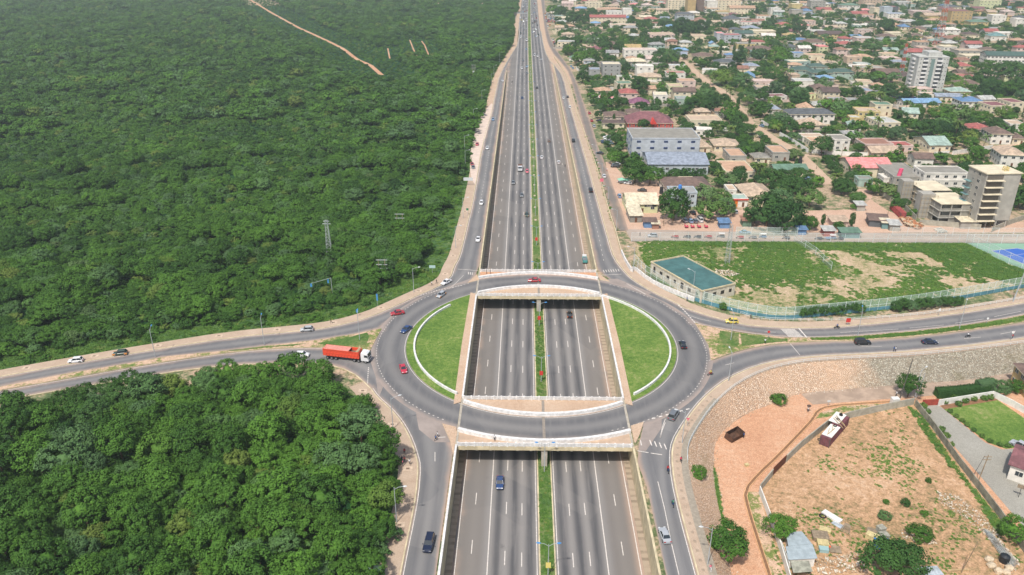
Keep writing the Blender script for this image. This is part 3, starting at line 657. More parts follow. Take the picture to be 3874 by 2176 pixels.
zone('driveway', [(1850, 160), (1960, 150), (1990, 170), (2300, 420), (2420, 470), (2560, 460), (2900, 480), (2900, 1500), (2750, 1250), (2560, 1000), (2250, 640), (1900, 240)], PAVEG, LOT + 0.03, 'F')
zone('garden_lawn', [(2010, 185), (2390, 120), (2700, 330), (2640, 440), (2450, 465), (2320, 420), (2150, 290)], LAWN, LOT + 0.06, 'F')
zone('flower_bed', [(1975, 150), (2390, 85), (2400, 118), (2010, 185)], mat('bed_soil', S(140, 104, 76)), LOT + 0.07, 'F')
drain = smooth(poly('F', [(1760, 130), (1500, 140), (1180, 165), (1110, 200), (1085, 245), (1050, 290), (820, 530), (700, 640), (592, 765), (620, 900), (690, 1120), (770, 1361), (810, 1500)], LOT), 1)
mb = MB(); band(mb, drain, 0.3, 0.45, LOT, LOT + 0.2); band(mb, drain, -0.45, -0.3, LOT, LOT + 0.2)
o = mb.build('drain_channel', mat('drain_tan', S(214, 170, 126))); tag(o, 'open tan concrete drain channel winding beside the orange dirt track', 'drain')
strip('drain_bed', offset(drain, 0.3), offset(drain, -0.3), mat('drain_bed', S(140, 106, 78)), LOT + 0.04, n=80)
# ================================================================ VEGETATION
import numpy as np
LEAF = foliage('leaves', S(26, 60, 24), S(94, 138, 46), S(122, 134, 64))
LEAF_D = foliage('leaves_dark', S(34, 66, 30), S(72, 108, 46))
LEAF_B = foliage('leaves_bright', S(66, 100, 46), S(112, 138, 60))
LEAF_P = foliage('palm_leaves', S(58, 88, 36), S(112, 128, 58))
BARK = mat('bark', S(112, 92, 74), var=0.2, sc=3)
def crown_np(seed, clumps, per, leaf, flat=0.8, bottom=-0.35, spread=0.2, up=0.35, lobes=5):
    rg = np.random.RandomState(seed)
    d = rg.normal(size=(clumps * 4, 3)); d /= np.linalg.norm(d, axis=1)[:, None]; d = d[d[:, 2] > bottom][:clumps]
    lob = rg.normal(size=(lobes, 3)); lob[:, 2] = np.abs(lob[:, 2]) * .5; lob /= np.linalg.norm(lob, axis=1)[:, None]
    rad = 0.66 + 0.3 * np.max(np.clip(d @ lob.T, 0, 1) ** 3, axis=1) + rg.uniform(-.1, .1, len(d))
    cen = d * rad[:, None] * np.array([1, 1, flat]); cen[:, 2] += 0.1
    n = len(d) * per
    ci = np.repeat(np.arange(len(d)), per); q = rg.normal(size=(n, 3)); q /= np.linalg.norm(q, axis=1)[:, None]
    sr = spread * rg.uniform(.6, 1.3, len(d))[ci][:, None]
    p = cen[ci] + q * sr * np.array([1, 1, .75]) * (rg.uniform(.55, 1, n) ** .5)[:, None]
    nr = q * .75 + d[ci] * .45 + np.array([0, 0, up]) + rg.normal(size=(n, 3)) * .3; nr /= np.linalg.norm(nr, axis=1)[:, None]
    t = np.cross(nr, rg.normal(size=(n, 3))); t /= np.linalg.norm(t, axis=1)[:, None]; b = np.cross(nr, t)
    s = leaf * rg.uniform(.7, 1.4, n)[:, None]
    v = np.stack([p - t * s, p - b * s * .6 + nr * s * .15, p + t * s, p + b * s * .6 + nr * s * .15], 1).reshape(-1, 3)
    f = np.arange(4 * n).reshape(-1, 4)
    # solid heart so that no light shines through
    bm = bmesh.new(); bmesh.ops.create_icosphere(bm, subdivisions=2, radius=0.34)
    hv = np.array([[x.co.x, x.co.y, x.co.z * flat + .08] for x in bm.verts]); hv *= (1 + .12 * rg.uniform(-1, 1, len(hv)))[:, None]
    hf = [tuple(q.index + 4 * n for q in x.verts) for x in bm.faces]; bm.free()
    return v.tolist() + hv.tolist(), f.tolist() + hf
CR = {}
def crown_mesh(key, m, **k):
    if key in CR: return CR[key]
    v, f = crown_np(**k); me = bpy.data.meshes.new('crown'); me.from_pydata(v, [], f); me.materials.append(m); me.update(); CR[key] = me; return me
FINE = [crown_mesh(f'f{i}', LEAF, seed=i, clumps=(110, 80, 130, 95, 70)[i], per=(38, 46, 34, 40, 50)[i], leaf=(.044, .05, .04, .048, .052)[i], flat=(.8, .95, .62, 1.1, .75)[i], spread=(.15, .2, .13, .17, .22)[i], lobes=(5, 3, 7, 4, 6)[i]) for i in range(5)]
MID = [crown_mesh(f'm{i}', LEAF, seed=20 + i, clumps=34, per=22, leaf=.105, flat=.7 + .1 * (i % 3), spread=.26) for i in range(5)]
DARK = [crown_mesh(f'd{i}', LEAF_D, seed=40 + i, clumps=80, per=36, leaf=.06, flat=.85, lobes=3) for i in range(3)]
BRIGHT = [crown_mesh(f'b{i}', LEAF_B, seed=60 + i, clumps=46, per=30, leaf=.075, flat=.55, up=.8) for i in range(2)]
COLUMN = crown_mesh('col', LEAF_D, seed=77, clumps=90, per=22, leaf=.07, flat=1.0, bottom=-1.0, lobes=1, spread=.22)
mb = MB()
mb.tube((0, 0, 0), (.03, 0, .6), .055, .04, 7)
for a in range(5): t = a * 1.26 + .3; mb.tube((.03, 0, .5), (.03 + .35 * math.cos(t), .35 * math.sin(t), .95), .03, .012, 5)
TRUNK = mb.build('trunk', BARK); TRUNK_ME = TRUNK.data; bpy.data.objects.remove(TRUNK)
def hang(name, me, parent, loc=(0, 0, 0), sc=(1, 1, 1), rz=0):
    o = bpy.data.objects.new(name, me); COL.objects.link(o); o.parent = parent; o.location = loc; o.scale = sc; o.rotation_euler = (0, 0, rz); return o
PLANTS = []
def tree(x, y, z, r, h, me, label, group=None, name='tree', cat='tree', sq=1.0):
    """r crown radius, h total height"""
    e = empty(name, (x, y, z), label=label, cat=cat, group=group)
    hang('trunk', TRUNK_ME, e, sc=(r * .9, r * .9, max(.4, (h - r * .6)) / .95), rz=random.uniform(0, 6))
    hang('crown', me, e, (0, 0, h - r * .82 * sq), (r, r * random.uniform(.85, 1.1), r * sq), random.uniform(0, 6.3))
    PLANTS.append((x, y, r)); return e
def scatter(name, pts, objs, label, cat, kind='stuff', group=None):
    """pts: (x, y, z, radius, height factor, index); objs: real objects whose mesh is repeated on the points"""
    me = bpy.data.meshes.new(name); me.from_pydata([p[:3] for p in pts], [], [])
    for nm, ty, dat in (('sc', 'FLOAT_VECTOR', [c for p in pts for c in (p[3], p[3], p[3] * p[4])]), ('rz', 'FLOAT_VECTOR', [c for p in pts for c in (random.uniform(-.15, .15), random.uniform(-.15, .15), random.uniform(0, 6.28))])):
        a = me.attributes.new(nm, ty, 'POINT'); a.data.foreach_set('vector', dat)
    a = me.attributes.new('ix', 'INT', 'POINT'); a.data.foreach_set('value', [p[5] for p in pts])
    o = bpy.data.objects.new(name, me); COL.objects.link(o)
    g = bpy.data.node_groups.new(name, 'GeometryNodeTree')
    g.interface.new_socket('Geometry', in_out='INPUT', socket_type='NodeSocketGeometry'); g.interface.new_socket('Geometry', in_out='OUTPUT', socket_type='NodeSocketGeometry')
    N = g.nodes; gi = N.new('NodeGroupInput'); go = N.new('NodeGroupOutput'); jn = N.new('GeometryNodeJoinGeometry'); ip = N.new('GeometryNodeInstanceOnPoints')
    for ob in objs[::-1]:
        oi = N.new('GeometryNodeObjectInfo'); oi.transform_space = 'ORIGINAL'; oi.inputs['Object'].default_value = ob; oi.inputs['As Instance'].default_value = True
        g.links.new(oi.outputs['Geometry'], jn.inputs[0])
    def at(nm, ty):
        q = N.new('GeometryNodeInputNamedAttribute'); q.data_type = ty; q.inputs['Name'].default_value = nm; return q.outputs['Attribute']
    g.links.new(gi.outputs[0], ip.inputs['Points']); g.links.new(jn.outputs[0], ip.inputs['Instance']); ip.inputs['Pick Instance'].default_value = True
    g.links.new(at('ix', 'INT'), ip.inputs['Instance Index']); g.links.new(at('sc', 'FLOAT_VECTOR'), ip.inputs['Scale']); g.links.new(at('rz', 'FLOAT_VECTOR'), ip.inputs['Rotation'])
    g.links.new(ip.outputs[0], go.inputs[0])
    md = o.modifiers.new('scatter', 'NODES'); md.node_group = g
    return tag(o, label, cat, group, kind)
# --- the lower-left wood: single trees
wood = [Vector((p.x, p.y, 0)) for p in [W('M', -200, 700, 8), W('M', 150, 600, 8), W('M', 300, 590, 8), W('M', 620, 520, 8), W('M', 850, 460, 8), W('M', 1120, 465, 8), W('M', 1150, 600, 8), W('M', 1270, 400, 8), W('M', 1500, 395, 8), W('M', 1700, 400, 8),
        W('M', 1900, 400, 8), W('M', 2100, 425, 8), W('M', 2260, 530, 8), W('M', 2380, 640, 7), W('M', 2400, 730, 6), W('M', 2350, 850, 4), W('C', 60, 1070, 5), W('C', 150, 1250, 5), W('C', 130, 1400, 5), W('D', 150, 390, 4), W('D', 140, 480, 4), W('D', 130, 700, 4), W('D', 90, 830, 4), W('D', 40, 1000, 4), W('D', 20, 1300, 4), W('S', -500, 2500, 4)]]
forest_edge = [Vector((hx(1600) - 21, 1600, 0)), Vector((-18, 1450, 0)), Vector((-17.5, 1250, 0)), Vector((-20, 1080, 0))] + offset(e_nw, s_nw * 7.5)
ntmp = near(W('B', 560, 1310), e_nw)
fe = [Vector((-16, 1600, 0)), Vector((-17, 1300, 0)), Vector((-20, 1080, 0))]
for i, p in enumerate(e_nw):
    d = 6.5 if p.y > 420 else 6.5 + (420 - p.y) / 100 * 4 if p.y > 320 else 13 if p.x > -75 else 11
    fe.append(offset(e_nw, s_nw * d)[i])
upper = fe + [Vector((-1900, fe[-1].y, 0)), Vector((-1900, 1600, 0))]
lowq = [(p.x, p.y) for p in wood]; upq = [(p.x, p.y) for p in upper]
sheet('forest_ground', lowq, FOREST_FLOOR, -0.12)
sheet('forest_ground', [(x, y) for x, y in upq if y < 1590] + [(-1900, 1590)], FOREST_FLOOR, -0.13)
trail = [W('S', x, y) for x, y in ((900, -30), (947, 0), (1030, 50), (1130, 105), (1190, 132), (1250, 160), (1300, 185), (1350, 225), (1400, 245), (1445, 285))]
strip('forest_trail', offset(trail, 2.0), offset(trail, -2.0), REDDIRT, -0.05, n=60)
trails2 = [[W('A', x, y) for x, y in q] for q in ([(760, 400), (790, 440), (830, 540)], [(645, 390), (680, 480), (715, 550)], [(430, 470), (450, 570)])]
for q in trails2: strip('forest_trail', offset(q, .7), offset(q, -.7), REDDIRT, -0.05, n=20)
def fits(x, y, r, pts, cell, grid):
    cx, cy = int(x // cell), int(y // cell)
    for i in (-1, 0, 1):
        for j in (-1, 0, 1):
            for (a, b, q) in grid.get((cx + i, cy + j), ()):
                if (a - x) ** 2 + (b - y) ** 2 < ((r + q)) ** 2: return False
    grid.setdefault((cx, cy), []).append((x, y, r)); return True
rnd = random.Random(11); grid = {}; ntree = 0; FIRST = []; low_stuff = []
cand = []
for _ in range(9000):
    x = rnd.uniform(-190, -20); y = rnd.uniform(88, 200); r = rnd.choice((2.6, 3.2, 3.6, 4.2, 5.0))
    if not inpoly(x, y, lowq): continue
    px, py = proj(Vector((x, y, 6)))
    if px < -160 or py > 2330: continue
    if segdist(x, y, wood) < r * 0.25: continue
    if not fits(x, y, r * .58, None, 8, grid): continue
    cand.append((x, y, r))
cand.sort(key=lambda c: c[1])
for i, (x, y, r) in enumerate(cand):
    if ntree < 185:
        ntree += 1
        t = tree(x, y, -.1, r, r * rnd.uniform(1.8, 2.35), FINE[i % 5], 'broad green tree in the closed wood south of the left-hand road', 'trees of the lower-left wood'); FIRST.append(t)
    else: low_stuff.append((x, y, r))
print('wood trees', ntree, len(low_stuff))
src_f = [next(c for c in t.children if c.name.startswith('crown')) for t in FIRST[:5]]
# five small trees whose crowns the far wood repeats
seedt = []
for i in range(5):
    p = W('S', 1700 - i * 18, 560 + i * 60); x, y = p.x - 14, p.y
    seedt.append(tree(x, y, -.1, 3.0, 5.0, MID[i], f'small bushy tree at the wood edge beside the left slip road, {("farthest", "second farthest", "middle", "second nearest", "nearest")[i]} of five', 'small trees at the wood edge'))
src_m = [next(c for c in t.children if c.name.startswith('crown')) for t in seedt]
pts = []; rnd = random.Random(5)
for x, y, r in low_stuff: pts.append((x, y, r * .9, r, 1.0, rnd.randrange(5)))
for _ in range(2600):                               # undergrowth between the trunks and at the edge
    x = rnd.uniform(-190, -20); y = rnd.uniform(88, 200)
    if inpoly(x, y, lowq): r = rnd.uniform(1.4, 2.6); pts.append((x, y, r * .4, r, .9, 5 + rnd.randrange(5)))
y = 160.0
while y < 1590:
    sp = 3.1 + max(0, y - 300) * 0.0036; xl = -(0.84 * y + 70); x = xl
    while x < -15:
        jx = x + rnd.uniform(-.5, .5) * sp; jy = y + rnd.uniform(-.5, .5) * sp; x += sp
        if not inpoly(jx, jy, upq): continue
        if y > 600 and segdist(jx, jy, trail) < 3.6: continue
        nt_ = y > 600 and segdist(jx, jy, trail) < 30 or 600 < y < 1100 and any(segdist(jx, jy, q) < 14 for q in trails2)
        if 600 < y < 1100 and any(segdist(jx, jy, q) < 2.5 for q in trails2): continue
        big = noisefn(jx, jy, 0.012) * .6 + noisefn(jx + 90, jy, 0.05) * .7
        if y < 330: big += .12
        low = noisefn(jx, jy + 300, 0.02)
        if low > .38 and big < .1 and rnd.random() < .6: r = rnd.uniform(1.0, 1.7)
        elif big > .22 and rnd.random() < .5: r = rnd.uniform(3.0, 4.6)
        else: r = rnd.uniform(1.3, 2.9)
        r *= 1 + max(0, y - 400) * 0.0005
        if nt_: r = min(r, rnd.uniform(1.0, 1.9))
        hgt = r * (.25 if nt_ else .55 if r < 3 else 1.0)
        pts.append((jx, jy, hgt, r, rnd.uniform(.75, 1.05), (rnd.randrange(5) if y < 420 and r > 2.4 else 5 + rnd.randrange(5))))
    y += sp
for i, p in enumerate(resample(e_nw, 1.1)):
    for _ in range(2):
        d = rnd.uniform(5.5, 15); q_ = p + Vector((rnd.uniform(-1, 1) - (d if p.x > -75 else d * .35), rnd.uniform(-1, 1) + (0 if p.y > 330 else d * .9), 0))
        if segdist(q_.x, q_.y, e_nw[max(0, 0):]) < 5.6 or noisefn(q_.x, q_.y, .09) < rnd.uniform(-.35, .45): continue
        r = rnd.uniform(.7, 1.8); pts.append((q_.x, q_.y, r * .2, r, rnd.uniform(.6, 1), 5 + rnd.randrange(5)))
print('forest points', len(pts))
scatter('forest', pts, src_f + src_m, 'unbroken green forest canopy filling the left side of the picture', 'forest')
# tufts: low weeds on verges, field and lots
mb = MB(); rg = random.Random(3)
for i in range(70):
    a = rg.uniform(0, 6.28); r = rg.random() ** .5 * .8; x, y = r * math.cos(a), r * math.sin(a); h = rg.uniform(.12, .4); b = rg.uniform(0, 6.28); w_ = .15
    mb.add([(x - w_ * math.cos(b), y - w_ * math.sin(b), 0), (x + w_ * math.cos(b), y + w_ * math.sin(b), 0), (x + rg.uniform(-.45, .45), y + rg.uniform(-.45, .45), h)], [(0, 1, 2)])
LEAF_W = foliage('weed_leaves', S(62, 104, 42), S(114, 146, 62), S(150, 150, 84))
p = W('E', 300, 120); tuft = mb.build('weed_clump', LEAF_W); tuft.location = p; tag(tuft, 'weed clump at the top left corner of the overgrown field', 'weeds')
def spray(name, P, n, s0, s1, label, z=0.0, thr=None, sc=.06, seed=1):
    rr = random.Random(seed); q = [(v.x, v.y) for v in P]; xs = [v[0] for v in q]; ys = [v[1] for v in q]; pts = []; t = 0
    while len(pts) < n and t < n * 30:
        t += 1; x = rr.uniform(min(xs), max(xs)); y = rr.uniform(min(ys), max(ys))
        if not inpoly(x, y, q): continue
        if thr is not None and noisefn(x, y, sc) + .5 * noisefn(x, y, sc * 4) + .3 * noisefn(x + 50, y, sc * 11) < thr + rr.uniform(-.3, .3): continue
        s = rr.uniform(s0, s1); pts.append((x, y, z, s, rr.uniform(.7, 1.1), 0))
    return scatter(name, pts, [tuft], label, 'weeds')
fieldP = poly('E', [(20, 115), (150, 108), (1000, 116), (2200, 126), (2450, 255), (2700, 345)] + fence_base[::-1] + [(300, 440), (100, 350)])
spray('field_weeds', fieldP, 9000, .5, 1.0, 'patches of tall weeds over the fenced field', -0.05, .0, .04, 1)
spray('field_weeds', poly('E', [(200, 112), (1000, 116), (2200, 126), (2450, 255), (2700, 345), (2576, 400), (2100, 300), (1900, 180), (1000, 160), (350, 140)]), 4200, .7, 1.2, 'thick green band of weeds along the far side of the fenced field', -0.05, -.5, .05, 2)
yardP = poly('F', YB, LOT)
spray('yard_weeds', yardP, 1700, .18, .5, 'weeds scattered over the walled dirt yard', LOT + .02, .3, .06, 4)
spray('yard_weeds', poly('F', [(1750, 160), (1850, 230), (1980, 430), (2250, 790), (2480, 1050), (2400, 1080), (2200, 760), (1990, 520), (1860, 330)], LOT), 420, .35, .8, 'green weeds in the strip along the right boundary wall of the dirt yard', LOT + .02, -.6, .07, 5)
spray('median_weeds', [Vector(v) for v in ((-1.2, 60, 0), (1.2, 60, 0), (1.2, 286, 0), (-1.2, 286, 0))], 1500, .3, .6, 'grass growing along the sunken highway median', -5.8, -.9, .1, 6)
for q in ([(1170, 755), (1500, 745), (1900, 709), (2300, 660), (2700, 585), (2760, 605), (2300, 680), (1900, 730), (1500, 760), (1170, 766)],):
    spray('median_weeds', poly('E', q), 1200, .3, .65, 'rough grass on the median of the right-hand road', .24, -.2, .1, 7)
spray('toe_weeds', poly('F', [(300, 555), (345, 560), (385, 640), (400, 760), (415, 850), (445, 960), (450, 1060), (415, 1050), (375, 900), (350, 760), (310, 620)], LOT), 420, .5, .9, 'strip of weeds along the foot of the stone embankment', LOT + .03, -.8, .1, 8)
spray('verge_weeds', offset(e_nw[:ntmp], s_nw * 4.5) + offset(e_nw[:ntmp], s_nw * 13)[::-1], 2600, .6, 1.2, 'grassy weeds between the left slip road and the forest', -.1, -.5, .1, 12)
spray('verge_weeds', offset(e_nw[ntmp:], s_nw * 5) + offset(e_nw[ntmp:], s_nw * 15)[::-1], 2600, .6, 1.2, 'grassy weeds on the verge between the left road and the forest', -.1, -.5, .1, 9)
spray('verge_weeds', offset(e_sw[js:], s_sw * 5.2) + offset(e_sw[js:], s_sw * 10)[::-1], 500, .5, 1.0, 'grassy weeds beside the lower-left sidewalk', -.1, -.5, .1, 10)
# ================================================================ VEHICLES
TYRE = plain('tyre_rubber', (0.02, 0.02, 0.02, 1), .85, 0, .2); HUB = plain('wheel_hub', (0.35, 0.35, 0.36, 1), .4, .6)
CGL = plain('car_glass', (0.02, 0.028, 0.035, 1), .08, 0, .7); LAMP = plain('lamp_lens', (0.75, 0.75, 0.72, 1), .15); TAIL = plain('tail_lens', (0.35, 0.02, 0.02, 1), .25)
CARC = {'white': (226, 226, 226), 'silver': (172, 176, 180), 'grey': (112, 116, 120), 'black': (30, 32, 36), 'blue': (44, 70, 116), 'navy': (28, 36, 60), 'red': (172, 44, 52), 'crimson': (190, 50, 70), 'green': (44, 66, 50),
        'yellow': (222, 200, 90), 'orange': (214, 140, 60), 'pink': (214, 80, 104), 'teal': (70, 150, 148), 'lblue': (130, 160, 190), 'dgreen': (40, 60, 52), 'brown': (120, 90, 70)}
def cpaint(c):
    n = 'car_paint_' + c
    if n not in MC: k = NB(n); k.b.inputs['Coat Weight'].default_value = .6; k.b.inputs['Coat Roughness'].default_value = .08; MC[n] = k.out(S(*CARC[c]), .38, .5)
    return MC[n]
def wheelmesh(r=.33, w_=.22):
    m = MB(); m.tube((0, -w_ / 2, 0), (0, w_ / 2, 0), r, n=14); m.tube((0, -w_ / 2 - .012, 0), (0, w_ / 2 + .012, 0), r * .58, n=10, mi=1)
    o = m.build('wheel', [TYRE, HUB]); me = o.data; bpy.data.objects.remove(o); return me
WHEEL = wheelmesh(); BWHEEL = wheelmesh(.5, .34); MWHEEL = wheelmesh(.31, .12)
TYPES = {   # length, width, belt, height, [body profile x,z], cabin bottom x0,x1, cabin top x0,x1
 'sedan': (4.5, 1.78, .86, 1.42, [(-1, .62), (-.97, .82), (-.62, .88), (.38, .86), (.9, .72), (1, .5)], -.66, .42, -.42, .12),
 'hatch': (4.0, 1.7, .9, 1.5, [(-1, .62), (-.97, .9), (-.6, .92), (.42, .88), (.9, .74), (1, .5)], -.93, .5, -.72, .2),
 'suv': (4.7, 1.9, 1.05, 1.78, [(-1, .7), (-.98, 1.03), (-.6, 1.08), (.42, 1.05), (.92, .95), (1, .6)], -.94, .45, -.84, .2),
 'van': (4.9, 1.85, 1.1, 2.05, [(-1, .7), (-.99, 1.1), (-.6, 1.12), (.6, 1.08), (.93, .9), (1, .55)], -.97, .78, -.93, .52)}
VM = {}
def vmesh(key, fn):
    if key not in VM: o = fn(); VM[key] = o.data; bpy.data.objects.remove(o)
    return VM[key]
DM = plain('slot_paint', (.5, .5, .5, 1))
def carmeshes(ty):
    L, Wd, belt, H, prof, cb0, cb1, ct0, ct1 = TYPES[ty]; hl, hw = L / 2, Wd / 2
    def body():
        secs = []
        for t, z in prof:
            x = t * hl; w2 = hw * (1 - .1 * abs(t) ** 3); g = .2 if abs(t) < .99 else .3
            secs.append([(x, -w2 + .05, g), (x, -w2, g + .18), (x, -w2 + .01, z - .14), (x, -w2 + .14, z), (x, w2 - .14, z), (x, w2 - .01, z - .14), (x, w2, g + .18), (x, w2 - .05, g)])
        m = MB(); m.loft(secs)
        zt = H; a = [(ct0 * hl, -hw * .72, zt - .04), (ct1 * hl, -hw * .72, zt - .04), (ct1 * hl, hw * .72, zt - .04), (ct0 * hl, hw * .72, zt - .04)]
        b = [(x * 1.0, y * .9, zt + .02) for x, y, z in a]; m.add([(x, y, z - .03) for x, y, z in a] + b, [(4, 5, 6, 7), (0, 1, 5, 4), (1, 2, 6, 5), (2, 3, 7, 6), (3, 0, 4, 7), (0, 3, 2, 1)])
        for (x0, x1) in ((cb0, ct0), (cb1, ct1), ((cb0 + cb1) / 2, (ct0 + ct1) / 2)):
            for s in (-1, 1): m.tube((x0 * hl, s * hw * .9, belt - .03), (x1 * hl, s * hw * .72, zt - .02), .045, n=4)
        for s in (-1, 1): m.box(cb1 * hl - .28, cb1 * hl - .1, s * (hw + .08) - .09, s * (hw + .08) + .09, belt, belt + .13)
        return m.build('body', [DM])
    def glass():
        m = MB(); z0, z1 = belt - .05, H - .05
        m.loft([[(cb0 * hl, -hw * .88, z0), (cb1 * hl, -hw * .88, z0), (cb1 * hl, hw * .88, z0), (cb0 * hl, hw * .88, z0)], [(ct0 * hl, -hw * .71, z1), (ct1 * hl, -hw * .71, z1), (ct1 * hl, hw * .71, z1), (ct0 * hl, hw * .71, z1)]])
        return m.build('windows', [CGL])
    def lamp(y0, x, z, mt, nm):
        def f(): m = MB(); m.box(x - .06, x + .04, y0 - .2, y0 + .2, z - .1, z + .08); return m.build(nm, [mt])
        return f
    return dict(body=vmesh(ty + 'b', body), windows=vmesh(ty + 'g', glass),
                hl=[vmesh(ty + f'h{s}', lamp(s * (hw * .62), hl * .97, .62, LAMP, 'headlight')) for s in (-1, 1)], tl=[vmesh(ty + f't{s}', lamp(s * (hw * .68), -hl * .985, .72, TAIL, 'taillight')) for s in (-1, 1)])
def child(name, me, e, loc=(0, 0, 0), m=None, rz=0):
    o = bpy.data.objects.new(name, me); COL.objects.link(o); o.parent = e; o.location = loc; o.rotation_euler = (0, 0, rz)
    if m: o.material_slots[0].link = 'OBJECT'; o.material_slots[0].material = m
    return o
CARS = []
def car(p, head, ty, col, label, group=None, fender=None):
    e = empty(ty + '_car' if ty in ('sedan', 'hatch') else {'suv': 'sport_utility', 'van': 'minibus'}[ty], p, R(head), label, {'suv': 'car', 'van': 'minibus'}.get(ty, 'car'), group)
    M = carmeshes(ty); L, Wd = TYPES[ty][:2]; dp = depth_at(p)
    child('body', M['body'], e, m=cpaint(col)); child('windows', M['windows'], e)
    if dp < 700:
        for x in (-.31 * L, .31 * L):
            for s in (-1, 1): child('wheel', WHEEL, e, (x, s * (Wd / 2 - .1), .33))
    if dp < 450:
        for m in M['hl']: child('headlight', m, e)
        for m in M['tl']: child('taillight', m, e)
    if fender:
        mb = MB()
        for t in (-.8, .8):
            for s in (-1, 1): mb.box(t * L / 2 - .42, t * L / 2 + .4, s * Wd * .485 - .06, s * Wd * .485 + .04, .35, .78)
        mb.build('fenders', cpaint(fender), e)
    CARS.append(e); return e
HW = 'vehicles on the sunk highway'; RG = 'vehicles on the roundabout and its approach roads'; PK = 'parked vehicles'
def Vh(r, x, y): return WH(r, x, y)
def Vg(r, x, y, z=.06): return W(r, x, y, z)
def tan_head(p): return math.degrees(math.atan2(p.y - CY, p.x)) + 90
